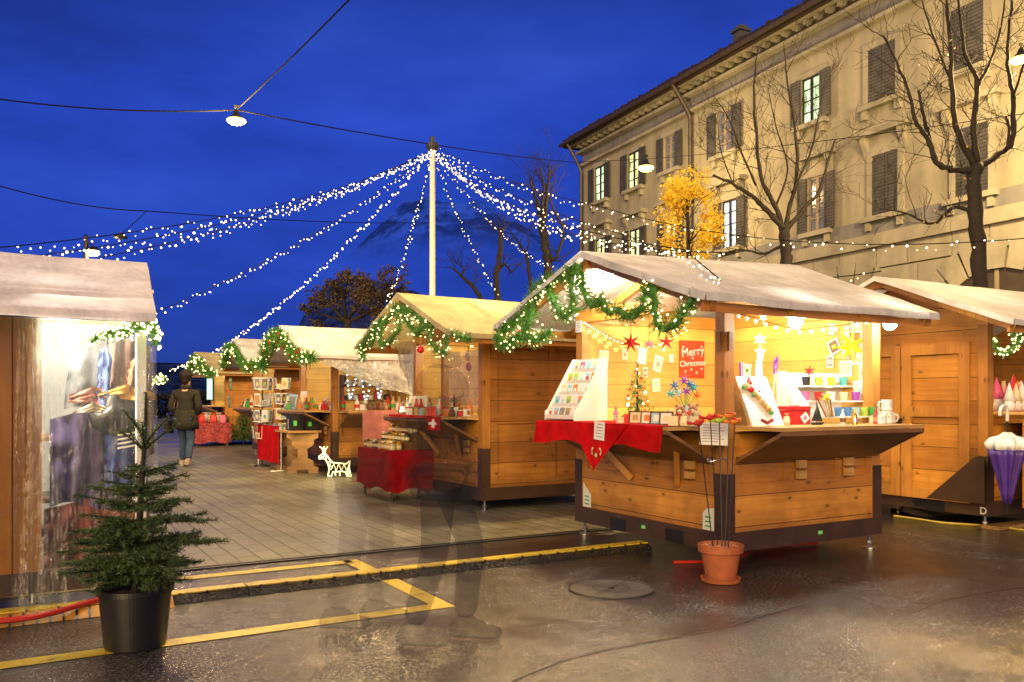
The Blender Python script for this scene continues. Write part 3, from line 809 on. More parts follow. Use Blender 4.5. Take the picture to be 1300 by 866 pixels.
def make_stall(label, loc, D=1.9, open_sides=('gable',), zr=(2.56, 2.58), ze=2.0, front=.64, back=.12, ov=.48, roof_mat=None, seed=0,
               group='wooden market stalls', flaps=True, wall_far=True, slots=True, foot_h=.125):
    """local frame: gable front at x = 0 facing -x, near long side at y = 0, ridge along x"""
    s = thing('market_stall', label, 'market stall', loc, 0, group)
    h = foot_h; p = .10; zt = ze+.13
    # brown steel chassis with fork pockets
    b_ = MB()
    b_.box(-.01, D+.01, -.012, .07, h, h+.145).box(-.01, D+.01, W-.07, W+.012, h, h+.145)
    b_.box(-.012, .07, .07, W-.07, h, h+.145).box(D-.07, D+.012, .07, W-.07, h, h+.145)
    b_.box(.07, D-.07, .07, W-.07, h+.06, h+.12)
    b_.build('chassis', steel_brown, s)
    if slots:
        for y in (W*.28, W*.66): MB().box(-.016, .03, y-.11, y+.11, h+.0, h+.105).build('forklift_pocket', black_plastic, s)
    for x in (.06, D-.06):
        for y in (.06, W-.06):
            f = MB().tube([(x, y, .012), (x, y, h+.02)], .013, 8); f.lathe([(.055, 0), (.055, .008)], (x, y, .001), 12); f.lathe([(.028, .045), (.028, .065)], (x, y, 0), 6)
            f.build('levelling_foot', steel_zinc, s)
            c = MB(); x0 = 0 if x < D/2 else D-p; y0 = 0 if y < W/2 else W-p
            c.box(x0, x0+p, y0, y0+p, h+.147, zt-.121); c.build('corner_post', wood_v, s)
            sl = MB(); e = .009
            xs, ys = (x0-e if x0 == 0 else x0+p, x0 if x0 == 0 else x0+p+e), (y0-e if y0 == 0 else y0+p, y0 if y0 == 0 else y0+p+e)
            sl.box(xs[0], xs[1], y0-e if y0 == 0 else y0, y0+p if y0 == 0 else y0+p+e, h+.146, .72)
            sl.box(x0, x0+p, ys[0], ys[1], h+.146, .719)
            sl.build('corner_sleeve', steel_brown, s)
    # lower walls (knotty boards) on all sides; recessed band with stiles above a rail on open sides
    zl = h+.145; zc = 1.04
    def lower(side, is_open):
        w_ = MB()
        def bx(a, b2, d0, d1, z0, z1):          # a..b2 along the side, d0..d1 depth from outside face inwards
            if side == 'gable': w_.box(d0, d1, a, b2, z0, z1)
            elif side == 'near': w_.box(a, b2, d0, d1, z0, z1)
            elif side == 'far': w_.box(a, b2, W-d1, W-d0, z0, z1)
            else: w_.box(D-d1, D-d0, a, b2, z0, z1)
        Ls = W if side in ('gable', 'rear') else D
        if is_open:
            bx(p, Ls-p, .008, .045, zl, .53); bx(p, Ls-p, .004, .05, .532, .64); bx(p, Ls-p, .034, .06, .64, zc)
            for q in ([p+.0005, .5*Ls-.16, Ls-p-.07] if side == 'gable' else [p+.0005, .36*Ls, .69*Ls, Ls-p-.07]): bx(q, q+.07, .012, .033, .64, zc)
        else:
            bx(p, Ls-p, .01, .05, zl, zt-.12)
            for q in (p+.0005, Ls/2-.05, Ls-p-.09): bx(q, q+.09, -.014, .0095, zl, zt-.12)
            for q in (zl, 1.0, zt-.26): bx(p+.09, Ls/2-.05, -.012, .0094, q, q+.1); bx(Ls/2+.05, Ls-p-.09, -.012, .0094, q, q+.1)
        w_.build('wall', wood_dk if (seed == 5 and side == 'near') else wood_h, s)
    for side in ('gable', 'near', 'far', 'rear'):
        if side == 'gable' and seed == 99: continue
        lower(side, side in open_sides)
    # top plates, gable boards and rafters
    w_ = MB()
    w_.box(0, D, 0, p, zt-.12, zt).box(0, D, W-p, W, zt-.12, zt).box(0, p, p, W-p, zt-.12, zt).box(D-p, D, p, W-p, zt-.12, zt)
    w_.build('top_plate', wood_h, s)
    slope = (zr[0]-ze)/(W/2+ov)
    zat = lambda y, z0=None: (zr[0]-.045)-abs(y-W/2)*slope
    n_r = 4
    for i in range(n_r):
        x = -front+.10 + (D+front+back-.22)*i/(n_r-1)
        r_ = MB()
        for sd in (-1, 1):
            ye = W/2+sd*(W/2+ov-.03)
            r_.bar((x, W/2, zr[0]-.075), (x, ye, zat(ye)-.035), .045, .07)
        r_.build('rafter', wood_v, s)
    MB().box(-front+.05, D+back-.05, W/2-.03, W/2+.03, zr[0]-.14, zr[0]-.045).build('ridge_beam', wood_h, s)
    gy = [(p, zt), (W-p, zt), (W/2, zr[0]-.12)]
    if 'gable' not in open_sides or seed in (1,):
        MB().prism([(0.0, zt), (W, zt), (W, zat(W)-.05), (W/2, zr[0]-.06), (0, zat(0)-.05)], lambda q, tt: (tt, q[0], q[1]), .012, .05).build('gable_board', wood_h, s)
    MB().prism([(0.0, zt), (W, zt), (W, zat(W)-.05), (W/2, zr[0]-.06), (0, zat(0)-.05)], lambda q, tt: (tt, q[0], q[1]), D-.05, D-.01).build('gable_board', wood_h, s)
    # eaves battens
    for y in (-ov+.05, W+ov-.08):
        MB().box(-front+.03, D+back-.03, y, y+.03, zat(y)-.085, zat(y)-.02).build('eaves_batten', wood_h, s)
    roof_sheet(-front, D+back, W, ov, ze, zr[0], zr[1], .03, seed).build('roof', roof_mat or tarp, s, smooth=True)
    # lining on the inside of closed walls is pale and bright
    if 'lining' in open_sides or flaps:
        if 'far' not in open_sides:
            MB().box(p, D-p, W-.058, W-.052, zl, zt-.12).build('lining', wood_in, s)
        if 'rear' not in open_sides:
            MB().box(D-.058, D-.052, p, W-p, zl, zt-.12).build('lining', wood_in, s)
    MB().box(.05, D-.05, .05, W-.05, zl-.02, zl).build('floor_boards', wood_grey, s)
    # folded-down counters
    if flaps:
        ex = .46
        def flap(side):
            Ls = W if side == 'gable' else D
            a, b2 = .11, Ls-.06 if side == 'near' else Ls-.1
            def P(l, d, z): return (d, l, z) if side == 'gable' else (l, d, z)
            t_ = MB(); t_.hexa([P(a, -ex, 1.055), P(b2, -ex, 1.055), P(b2, .30, 1.055), P(a, .30, 1.055), P(a, -ex, 1.083), P(b2, -ex, 1.083), P(b2, .30, 1.083), P(a, .30, 1.083)])
            t_.build('counter', wood_pale, s)
            u_ = MB(); u_.hexa([P(a, -ex+.005, 1.022), P(b2, -ex+.005, 1.022), P(b2, -.006, .80), P(a, -.006, .80), P(a, -ex+.005, 1.052), P(b2, -ex+.005, 1.052), P(b2, -.006, .83), P(a, -.006, .83)])
            u_.build('counter_flap', wood_grey, s)
            for l in (a+.03, b2-.03):
                MB().obox(P(l, -.03, .838), (.05, .05, .02)).build('flap_hinge', dark_metal, s)
                MB().obox(P(l, -ex+.04, 1.014), (.05, .05, .012)).build('flap_hinge', dark_metal, s)
            # wooden turn buttons
            if side == 'near':
                for l in (.43*Ls, .745*Ls):
                    MB().hexa([P(l, -.028, .735), P(l+.09, -.028, .735), P(l+.09, .01, .735), P(l, .01, .735), P(l, -.028, .80), P(l+.09, -.028, .80), P(l+.09, .01, .80), P(l, .01, .80)]).hexa([P(l, -.028, .65), P(l+.09, -.028, .65), P(l+.09, .01, .65), P(l, .01, .65), P(l, -.028, .715), P(l+.09, -.028, .715), P(l+.09, .01, .715), P(l, .01, .715)]).build('turn_button', wood_pale, s)
            else:
                for l0, l1 in ((.52, .36), (1.1, 1.42)):
                    MB().bar(P(l0, -.012, .60), P(l1, -.16, .93), .045, .055).build('brace', wood_v, s)
                MB().box(-.03, .01, .33, .42, .735, .80).box(-.03, .01, .33, .42, .66, .715).build('turn_button', wood_pale, s)
        for sd in open_sides:
            if sd in ('gable', 'near'): flap(sd)
    return s

def stall_lamp(label, pos, power, hang=.12, col=(1, .90, .70), r=.036):
    t = thing('stall_lamp', label, 'lamp', pos)
    MB().tube([(0, 0, r*1.6), (0, 0, hang+r)], .006, 6).lathe([(.018, r*.8), (.022, r*2.2), (.012, r*2.6)], n=10).build('lamp_holder', dark_metal, t)
    MB().ball((0, 0, 0), r, 12, 8).build('bulb', lamp_white, t, smooth=True)
    point_light('stall_or_added_fill_light', (pos[0], pos[1], pos[2]-.005), power, col, r*1.25)
    return t

# ---- the card stall in front
S1 = make_stall('pine market stall nearest the camera, its open corner brightly lit and hung with cards', (0, 0, 0), D=1.82, open_sides=('gable', 'near'), zr=(2.50, 2.58), seed=3, back=.10)
stall_lamp('bare glaring bulb under the gable peak of the card stall', on_u(765, 356, -.18), 150, r=.05)
stall_lamp('glaring bulb under the eaves over the easel on the card stall', on_v(1010, 409, -.16), 95, r=.055)
stall_lamp('glaring bulb at the far end of the eaves over the white mugs', on_v(1130, 411, -.16), 100, r=.055)
point_light('stall_or_added_fill_light', (1.0, 1.0, 2.05), 46, (1, .82, .46), .12)  # added fill light inside the stall, no bulb of its own
# small stickers on the chassis and boards
def sticker(parent, name, mat, pts, lines=0, lmat=None):
    """flat plate on the gable (x = const) or near side (y = const); pts = (axis, const, a0, a1, z0, z1)"""
    ax_, c_, a0, a1, z0, z1 = pts
    mb = MB()
    if ax_ == 'x': mb.box(c_-.004, c_, a0, a1, z0, z1)
    else: mb.box(a0, a1, c_-.004, c_, z0, z1)
    for i in range(lines):
        zz = z1-(z1-z0)*(i+.8)/(lines+.6); q0 = a0+(a1-a0)*.12; q1 = a0+(a1-a0)*rnd(.55, .9); hh = (z1-z0)*.08/ max(1, lines/4)
        if ax_ == 'x': mb.box(c_-.0065, c_-.0042, q0, q1, zz-hh, zz+hh, 1)
        else: mb.box(q0, q1, c_-.0065, c_-.0042, zz-hh, zz+hh, 1)
    return mb.build(name, [mat, lmat or C_['grey']], parent)
green_s = plain('green_sticker', (.12, .62, .14), .5, .05, 9)
pale_sign = plain('pale_notice', (.66, .70, .66), .6, .1, 9)
sticker(S1, 'inspection_sticker', green_s, ('x', -.0135, .92, .97, .185, .215), 1, C_['white'])
sticker(S1, 'inspection_sticker', green_s, ('y', -.0135, 1.02, 1.07, .185, .215), 1, C_['white'])
for c0, c1 in ((1.86, 1.74), (.02+.10, .24)):
    mb = MB(); a, b_ = min(c0, c1), max(c0, c1)
    if c0 > 1: poly = [(a, .275), (b_, .275), (b_, .50), (a+.03, .42), (a, .40)]
    else: poly = [(a, .275), (b_, .275), (b_, .40), (b_-.04, .44), (a, .45)]
    mb.prism(poly, lambda q, tt: (tt, q[0], q[1]), .002, .0075)
    for i in range(3): mb.box(-.001, .0018, a+.025, b_-.03, .30+i*.035, .312+i*.035, 1)
    mb.build('notice_plate', [pale_sign, C_['green']], S1)
# ---- the stall with the Swiss flag cloth behind it
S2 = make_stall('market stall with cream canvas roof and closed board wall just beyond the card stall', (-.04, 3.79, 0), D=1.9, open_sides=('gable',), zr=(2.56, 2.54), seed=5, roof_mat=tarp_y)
# ---- stall with toys and cards, further along
S3 = make_stall('market stall with grey canvas roof and a garland of red bows', (.04, 9.32, 0), D=2.0, open_sides=('gable', 'near'), zr=(2.58, 2.58), seed=6)
S4 = make_stall('small market stall with grey roof between the bow-decked stall and the farthest one', (.08, 13.2, 0), D=2.0, open_sides=('gable',), zr=(2.58, 2.58), seed=8)
S5 = make_stall('farthest market stall of the row with cream roof and lit garland', (.30, 19.2, 0), D=2.2, open_sides=('gable',), zr=(2.58, 2.58), seed=9, roof_mat=tarp_y)
# opposite row, only its corner shows
pO = on_z(207, 545, 0)
S6 = make_stall('distant market stall showing only its lit corner beyond the plastic-wrapped stall', (-12.1, 16.6, 0), D=2.4, open_sides=('near',), zr=(2.5, 2.5), seed=12, front=.2, back=.6)
for st_, pw in ((S2, 85), (S3, 70), (S4, 60), (S5, 70), (S6, 60)):
    lx, ly, _ = st_.location
    lab = {S2: 'bulb inside the stall with the Swiss flag cloth', S3: 'bulb inside the stall with red bows', S4: 'bulb inside the second stall from the end', S5: 'bulb inside the farthest stall of the row', S6: 'bulb under the roof of the distant stall on the left'}[st_]
    stall_lamp(lab, (lx+.45 if st_ is not S6 else lx+1.9, ly+W/2-.1 if st_ is not S6 else ly+.3, 2.12), pw)
# ---- stall with plank doors on the right: closed gable, open long side
S7 = make_stall('market stall with closed pine double doors to the right of the card stall', (3.67, .15, 0), D=3.4, open_sides=('near',), zr=(2.60, 2.60), ze=2.02, front=.40, back=.3, seed=99, flaps=False)
d7 = S7
zl = .27
MB().box(.01, .05, .1, W-.1, zl, 2.03).build('wall', wood_h, d7)
for y0, y1 in ((.16, .92), (.935, 1.72)):
    dr = MB(); dr.box(-.022, .0095, y0, y1, zl-.03, 1.86).build('door', wood_h, d7)
    dr2 = MB()
    for a, b_ in ((y0, y0+.11), (y1-.11, y1)): dr2.box(-.045, -.0222, a, b_, zl-.03, 1.86)
    for z0 in (zl-.03, 1.10, 1.75): dr2.box(-.045, -.0222, y0+.11, y1-.11, z0, z0+.11)
    dr2.build('door_frame', wood_v, d7)
MB().obox((-.07, .93, .985), (.035, .20, .05)).obox((-.06, .93, 1.02), (.03, .05, .12)).build('door_latch', dark_metal, d7)
MB().prism([(.0, .25), (.62, .25), (.10, .71), (0, .71)], lambda q, tt: (tt, q[0], q[1]), -.052, -.046).build('brown_triangle', steel_brown, d7)  # flat brown triangle low on the near corner of the doors
for a in (.4,): MB().box(-.015, .02, .62, .80, .145, .235).build('forklift_pocket', black_plastic, d7)
text('foot_letter', 'D', .10, white_paint, d7, (-.013, .035, .175), (R(90), 0, R(-90)), ext=.001)
sticker(d7, 'inspection_sticker', pale_sign, ('x', -.0135, 1.22, 1.28, .19, .24), 2)
# counter of the long side with the open shop front
MB().box(.1, 3.3, -.30, .3, 1.135, 1.165).build('counter', wood_pale, d7)
MB().box(.06, 3.3, -.335, -.305, .24, 1.10).build('counter_flap', wood_h, d7)
MB().obox((.16, -.342, .30), (.05, .012, .05)).build('flap_hinge', dark_metal, d7)
MB().box(.1, 3.3, W-.058, W-.052, .3, 2.0).build('lining', wood_in, d7)
stall_lamp('bulb inside the stall with the umbrella', (4.6, .75, 2.1), 95)

# ---- plastic-wrapped stall on the left: roof lower, eaves towards the camera
LX1, LY = -3.88, 1.08
S8 = thing('market_stall', 'market stall at the left edge wrapped in clear plastic with a grey canvas roof', 'market stall', (LX1, LY, 0), 0, 'wooden market stalls')
Lw = 3.6
MB().box(-Lw, 0, 0, .07, .13, .26).box(-Lw, 0, W-.07, W, .13, .26).box(-.07, 0, .07, W-.07, .13, .26).build('chassis', steel_brown, S8)
for x in (-.08, -.66, -2.4):
    for y in (.05, W-.05):
        f = MB().tube([(x, y, .012), (x, y, .15)], .014, 8).lathe([(.06, 0), (.06, .008)], (x, y, .001), 12).lathe([(.03, .045), (.03, .07)], (x, y, 0), 6)
        f.build('levelling_foot', steel_zinc, S8)
for x, y in ((-.09, 0), (-.09, W-.09), (-.70, 0)):
    MB().box(x, x+(.085 if x < -.2 else .055), y, y+.085, .26, 1.86).build('corner_post', wood_v if x < -.2 else white_paint, S8)
MB().box(-Lw, -.70, .012, .05, .26, 1.84).build('wall', wood_gold, S8)
MB().box(-1.08, -.70, -.006, .011, .26, 1.84).build('wall_stile', wood_gold, S8)
MB().box(-Lw, -.1, W-.05, W-.01, .26, 1.84).build('wall', wood_h, S8)
MB().box(-.78, -.74, .06, W-.06, .26, 1.84).build('partition', white_paint, S8)
MB().box(-.735, -.1, W-.06, W-.052, .26, 1.84).build('lining', white_paint, S8)
MB().box(-Lw, 0, .0, .08, 1.861, 1.91).box(-Lw, 0, W-.08, W, 1.861, 1.91).build('top_plate', wood_h, S8)
MB().prism([(0, 1.86), (W, 1.86), (W, 1.90), (W/2, 2.22), (0, 1.90)], lambda q, tt: (tt, q[0], q[1]), -.03, .005).build('gable_board', white_paint, S8)
tarp_l = mk_tarp('pale_lilac_tarpaulin', (.78, .75, .79), .1)
def l_roof():
    mb = MB(); nx, ny = 30, 12; ov = .38; ze, zr = 1.805, 2.30; x0, x1 = -Lw, -.03
    def pt(u, v, sd):
        x = x0+(x1-x0)*u; z = zr+(ze-zr)*v
        nn = mnoise.fractal(Vector((x*1.4, v*2+sd, 3.3)), 1, 2, 4)
        z += nn*.012 - .012*math.sin(PI*v)
        for xs in (-.98, -2.2): z += .014*math.exp(-((x-xs)/.035)**2)
        return Vector((x + .12*(1-v)*u, W/2+sd*(W/2+ov)*v, z))
    for sd in (-1, 1):
        mb.grid(lambda u, v: pt(u, v, sd), nx*2, ny)
        mb.grid(lambda u, v: pt(u, 1, sd)+Vector((0, sd*.01*v, -.05*v)), nx, 2)
        mb.grid(lambda u, v: pt(1, u, sd)+Vector((.012*v, 0, -.05*v)), ny, 1)
    return mb
l_roof().build('roof', tarp_l, S8, smooth=True)
for xs in (-.98, -2.2):
    MB().tube([(xs+.01*math.sin(k), W/2-(W/2+.38)*k/10-.004, 2.30-.495*k/10-.012*math.sin(PI*k/10)+.004) for k in range(11)], .008, 5).build('roof_seam', tarp_l, S8, smooth=True)
MB().tube([(-.2, 1.7, 2.16), (.22, 1.62, 2.16)], .016, 8).build('roof_pole', white_paint, S8)
for y in (-.34, W+.31): MB().box(-Lw, -.05, y, y+.03, 1.75, 1.80).build('eaves_batten', dark_metal, S8)
t = thing('tube_lamp', 'white fluorescent tube glowing behind the plastic of the left stall', 'lamp', (LX1-.40, LY+.14, 1.73))
MB().tube([(-.28, 0, 0), (.28, 0, 0)], .018, 8).build('tube', emit('tube_glow', (1, .97, .86), 26), t, smooth=True)
MB().box(-.32, .32, -.03, .03, .02, .06).build('lamp_housing', white_paint, t)
point_light('stall_or_added_fill_light', (LX1-.52, LY+.14, 1.62), 58, (1, .93, .74), .05)
# ================================================================ pole, light strings, wires, street lamps
pole_top = at(549, 186, 18.0)
pb = Vector((pole_top.x, pole_top.y, 0))
t = thing('light_pole', 'tall pale pole behind the stalls carrying the fan of light strings', 'pole', pb)
zt_ = pole_top.z
MB().lathe([(.07, 0), (.07, 1.0), (.055, zt_-.05)], n=14).build('shaft', plain('pale_painted_pole', (.62, .58, .50), .5, .1, 3), t, smooth=True)
MB().lathe([(.10, zt_-.08), (.14, zt_-.02), (.13, zt_+.06), (.05, zt_+.09), (.045, zt_+.2), (.02, zt_+.22)], n=12).build('pole_cap', dark_metal, t)
MB().lathe([(.16, 0), (.16, .05), (.10, .08)], n=14).build('pole_foot', dark_metal, t)

def strand(label, pts, sg, spacing=.13, r=.0105, mat=bulb_white, double=True):
    path = []
    for i, (a, b_) in enumerate(zip(pts[:-1], pts[1:])):
        s_ = sg[i] if isinstance(sg, (list, tuple)) else sg
        q = sag(a, b_, s_, 22); path += q if i == 0 else q[1:]
    p0 = path[0].copy()
    root = MB().tube([p-p0 for p in path], .006, 4).build('light_string', cable_mat, loc=p0)
    tag(root, label, 'light string', 'light strings fanning out from the pole')
    L_ = [0]
    for a, b_ in zip(path[:-1], path[1:]): L_.append(L_[-1]+(b_-a).length)
    n = int(min(100, L_[-1]/spacing)); j = 0; n1 = n; n = int(n*1.6); rest = MB()
    for i in range(n):
        d = L_[-1]*(i+.5+rnd(-.3, .3))/n
        while j < len(path)-2 and L_[j+1] < d: j += 1
        p = path[j].lerp(path[j+1], (d-L_[j])/max(1e-6, L_[j+1]-L_[j]))
        off = Vector((rnd(-.03, .03), rnd(-.03, .03), rnd(-.085, .02)))
        if i % 8 in (2, 5, 7): rest.ball(p+off-p0, r*rnd(.6, 1), 5, 4); continue
        o = bpy.data.objects.new('bulb', bulb_mesh(r*random.choice((.75, .9, 1, 1.1, 1.35)), random.choice((mat, mat, bulb_dim)))); COL.objects.link(o)
        o.parent = root; o.location = p+off-p0
    rest.build('small_bulbs', bulb_dim, root)['kind'] = 'stuff'
T_ = pole_top + Vector((0, 0, -.08))
strand('upper string of lights running left from the pole to over the plastic-wrapped stall', [T_, at(-90, 322, 7.6)], .34, .155, r=.0095)
strand('second string of lights running left, just under the uppermost', [T_, at(40, 326, 9.0)], .28, .135)
strand('third string of lights running left, ending by the lamp post', [T_, at(128, 327, 10.5)], .22, .13)
strand('string of lights sloping down left to the corner of the plastic-wrapped stall', [T_, at(196, 397, 12.5)], .26, .13)
strand('long string of lights sloping down to the farthest stall', [T_, at(215, 470, 30)], .75, .18, r=.022)
strand('steep string of lights just left of the pole', [T_, at(492, 382, 15.5)], .20, .10)
strand('steep string of lights just right of the pole', [T_, at(634, 374, 19)], .25, .10)
strand('string of lights dropping to the bare tree right of the pole', [T_, at(704, 340, 21)], .35, .12)
a_ = Vector((.35, .985, 2.60)); 
strand('thick string of lights from the pole over the card stall roof to its front corner', [T_, Vector((.45, .95, 2.60)), Vector((-.33, -.30, 2.13))], [.34, .0], .115, r=.0085)
strand('companion string of lights from the pole to the ridge of the card stall', [T_+Vector((.05,0,.05)), Vector((.95, .95, 2.62))], .55, .12, r=.0095)
strand('upper string of lights running right from the pole in front of the house', [T_+Vector((.05,0,.1)), at(760, 262, 13.5), at(1340, 299, 9.5)], [.14, .30], .20)
strand('lower string of lights running right from the pole to the door stall roof', [T_+Vector((.05,0,0)), at(800, 300, 12), Vector((3.4, 1.15, 2.66))], [.18, .28], .17)

def wire(label, pts, r=.012, sg=.1, group='overhead wires'):
    path = []
    for i, (a, b_) in enumerate(zip(pts[:-1], pts[1:])):
        q = sag(a, b_, sg, 14); path += q if i == 0 else q[1:]
    p0 = path[0].copy()
    tag(MB().tube([p-p0 for p in path], r, 5).build('overhead_wire', cable_mat, loc=p0), label, 'wire', group)
lampA = at(300, 152, 14.0)
wA = lampA + Vector((0, 0, .16))
wire('long overhead wire carrying the hanging lamp across the whole sky', [at(-60, 117, 13.4), wA, at(742, 207, 31.5)], .013, .12)
wire('overhead wire rising from the hanging lamp to the top of the picture', [wA, at(470, -28, 10.5)], .012, .03)
wire('lower overhead wire on the left descending towards the string lights', [at(-40, 224, 16), at(188, 268, 22), at(560, 282, 42)], .014, .15)
wire('thin wire stretched in front of the upper windows of the house', [at(735, 205, 30), at(900, 195, 26), at(1330, 140, 17)], .010, .05)
wire('thin stay wire from the wire junction down to the lamp post on the left', [at(186, 268, 22), at(150, 300, 22.4)], .010, .02)

sod = (1.0, .66, .26)
def hung_lamp(label, pos, power, s=1.0, rz=0):
    t = thing('hanging_street_lamp', label, 'street lamp', pos, rz, 'street lamps hung on wires')
    MB().lathe([(.12*s, .012*s), (.125*s, .02*s), (.10*s, .05*s), (.06*s, .085*s), (.04*s, .14*s), (.025*s, .17*s)], n=20).build('lamp_shade', dark_metal, t, smooth=True)
    MB().lathe([(.05*s, -.085*s), (.12*s, -.065*s), (.165*s, -.025*s), (.155*s, .0), (.11*s, .011*s)], n=20).build('diffuser', lamp_sodium, t, smooth=True)
    MB().tube([(0, 0, .16*s), (0, 0, .24*s)], .012*s, 6).box(-.04*s, .04*s, -.015*s, .015*s, .2*s, .25*s).build('hanger', dark_metal, t)
    point_light('street_light', (pos[0], pos[1], pos[2]-.16*s), power, sod, .35)
    return t
hung_lamp('glowing street lamp hanging on the long wire in the upper left sky', lampA, 1500, .95)
hung_lamp('glowing street lamp hanging in front of the house above the yellow tree', at(820, 212, 26.0), 1500, 1.5)
hung_lamp('glowing street lamp hanging at the right edge before the house', at(1296, 74, 15.5), 2600, 1.1)
assumed_lampB = Vector((.6, 4.2, 6.75))  # assumed lamp out of view, placed from the shade beside the second stall
hung_lamp('assumed street lamp hanging just above the top of the picture over the stalls', assumed_lampB, 2000)
wire('wire holding the assumed lamp above the top of the picture', [at(470, -28, 10.5), assumed_lampB+Vector((0,0,.16)), assumed_lampB+Vector((5, -2.0, 3.2))], .012, .1)
wire('wire rising from the lamp at the right edge', [at(1296, 74, 15.5)+Vector((0,0,.15)), at(1420, -120, 14.5)], .012, .05)

# lamp post far left
lp = at(118, 322, 22.5)
t = thing('street_lamp_post', 'dark lamp post with a round glowing head above the plastic-wrapped stall', 'street lamp', (lp.x, lp.y, 0))
dx = at(109, 322, 22.5)-lp
MB().lathe([(.10, 0), (.07, 2), (.06, lp.z+.45), (.03, lp.z+.5)], (dx.x, dx.y, 0), 10).build('shaft', dark_metal, t)
MB().tube([(dx.x, dx.y, lp.z+.25), (dx.x*.4, dx.y*.4, lp.z+.27), (0, 0, lp.z+.18)], .02, 6).build('arm', dark_metal, t)
MB().lathe([(.10, -.06), (.17, 0), (.15, .07)], (0, 0, lp.z), 14).build('diffuser', emit('lamp_post_glow', (1, .72, .28), 9), t, smooth=True)
MB().lathe([(.18, .072), (.16, .12), (.04, .19)], (0, 0, lp.z), 14).build('lamp_shade', dark_metal, t)
point_light('street_light', (lp.x, lp.y, lp.z-.25), 350, sod, .15)
s_ = at(153, 301, 22.4)
t = thing('hanging_street_lamp', 'unlit dark lamp housing hanging beside the lamp post on the left', 'street lamp', s_, 0, 'street lamps hung on wires')
MB().lathe([(.05, -.06), (.18, -.02), (.17, .03), (.05, .09)], n=14).build('lamp_shade', dark_metal, t, smooth=True)
MB().tube([(0, 0, .08), (0, 0, .16)], .012, 6).build('hanger', dark_metal, t)

# ================================================================ trees
def twig_tree(mb, p, d, ln, r, depth, up=.25, kink=.32, tips=None):
    pts = [Vector(p)]; n = 5; d = Vector(d).normalized()
    for i in range(n):
        d = (d + rdir()*kink*.6 + Vector((0, 0, up*.28))).normalized()
        pts.append(pts[-1] + d*ln/n)
    rs = [max(.0035, r*(1-.75*i/n)) for i in range(n+1)]
    mb.tube(pts, rs, 5 if r > .02 else 3, cap=False)
    if tips is not None and depth <= 1: tips += pts[2:]
    if depth <= 0: return
    for k in range(random.choice((2, 3, 3, 4))):
        i = random.randint(1, n-1)
        q = pts[i]; dd = (pts[i+1]-pts[i]).normalized()
        side = rdir(); side = (side - dd*side.dot(dd)).normalized()
        twig_tree(mb, q, dd*.75+side*.8, ln*rnd(.5, .75), rs[i]*.62, depth-1, up, kink, tips)
def limb_tree(label, base, limbs, trunk_r, twig_len, depth=2, every=2, jit=.5, leaf=None, leafmat=None, up=.3, name='bare_tree', cat='tree', group=None, tw_r=.011):
    """base: ground point; limbs: lists of (px, py) seen at distance Y with some spread in depth"""
    t = thing(name, label, cat, (base.x, base.y, 0), 0, group)
    o = Vector((base.x, base.y, 0)); mb = MB(); tw = MB(); tips = []
    for li, (pts, Y, r0, r1) in enumerate(limbs):
        dy = 0 if li == 0 else rnd(-jit, jit)
        P = []
        for i, (px, py) in enumerate(pts): P.append(at(px, py, Y + dy*i/max(1, len(pts)-1)) - o)
        if li == 0: P = [Vector((P[0].x*.6, P[0].y*.6, 0))] + P
        S = spline(P, 5)
        for i in range(1, len(S)-1): S[i] = S[i] + rdir()*r0*.22
        n = len(S)-1
        rs = [r0+(r1-r0)*i/n for i in range(n+1)]
        rs = [q*(1+.10*math.sin(i*2.3+li)) for i, q in enumerate(rs)]
        if li == 0: rs[0] *= 1.35
        mb.tube(S, rs, 9 if r0 > .08 else 6)
        if li:
            for i in range(3, n+1, every):
                d = (S[i]-S[i-1]).normalized(); side = rdir(); side = (side-d*side.dot(d)).normalized()
                twig_tree(tw, S[i], d*.7+side*.9, twig_len*rnd(.5, 1.15), min(tw_r, rs[i]*.6), depth, up, tips=tips)
    mb.build('trunk', bark, t, smooth=True)
    tw.build('crown', bark, t)
    if leaf:
        lf = MB()
        for _ in range(leaf):
            p = random.choice(tips) + rdir()*rnd(0, .18)
            a = rdir()*rnd(.03, .06)*(2 if leaf > 900 else 1); b_ = a.cross(rdir()).normalized()*a.length*.8
            lf.quad(p-a*.5, p+b_*.5, p+a*.5, p-b_*.5)
        lf.build('leaves', leafmat, t)
    return t, tips
yleaf = plain('yellow_leaves', (.62, .36, .02), .6, .5, 6, bmp=0)
bleaf = plain('brown_leaves', (.085, .055, .022), .7, .5, 5, bmp=0)
Y1 = 18.5
limb_tree('bare pollarded plane tree with a forked crown behind the card stall roof', on_z(999, 505+1.3*FPX/Y1, 0), [
    ([(999, 420), (999, 345), (998, 310), (995, 288)], Y1, 0.1400, 0.1150),
    ([(996, 292), (975, 268), (955, 250), (930, 233), (905, 222)], Y1, 0.0666, 0.0222),
    ([(994, 290), (984, 262), (966, 225), (960, 170), (957, 110), (962, 62)], Y1, 0.0629, 0.0104),
    ([(997, 290), (1003, 260), (1012, 220), (1009, 160), (1000, 105), (995, 55)], Y1, 0.0629, 0.0104),
    ([(999, 292), (1018, 268), (1040, 242), (1051, 205), (1060, 178)], Y1, 0.0592, 0.0185),
    ([(993, 312), (970, 322), (945, 318), (920, 325)], Y1, 0.0370, 0.0148),
    ([(960, 236), (940, 190), (925, 150), (905, 120)], Y1, 0.0259, 0.0074),
    ([(1006, 245), (1030, 190), (1040, 140), (1048, 95)], Y1, 0.0296, 0.0074),
    ([(985, 262), (1000, 215), (985, 160), (975, 110)], Y1, 0.0296, 0.0074),
    ([(930, 233), (915, 190), (912, 160)], Y1, 0.0163, 0.0059)], .17, .95, 2, 2)
Y2 = 14.5
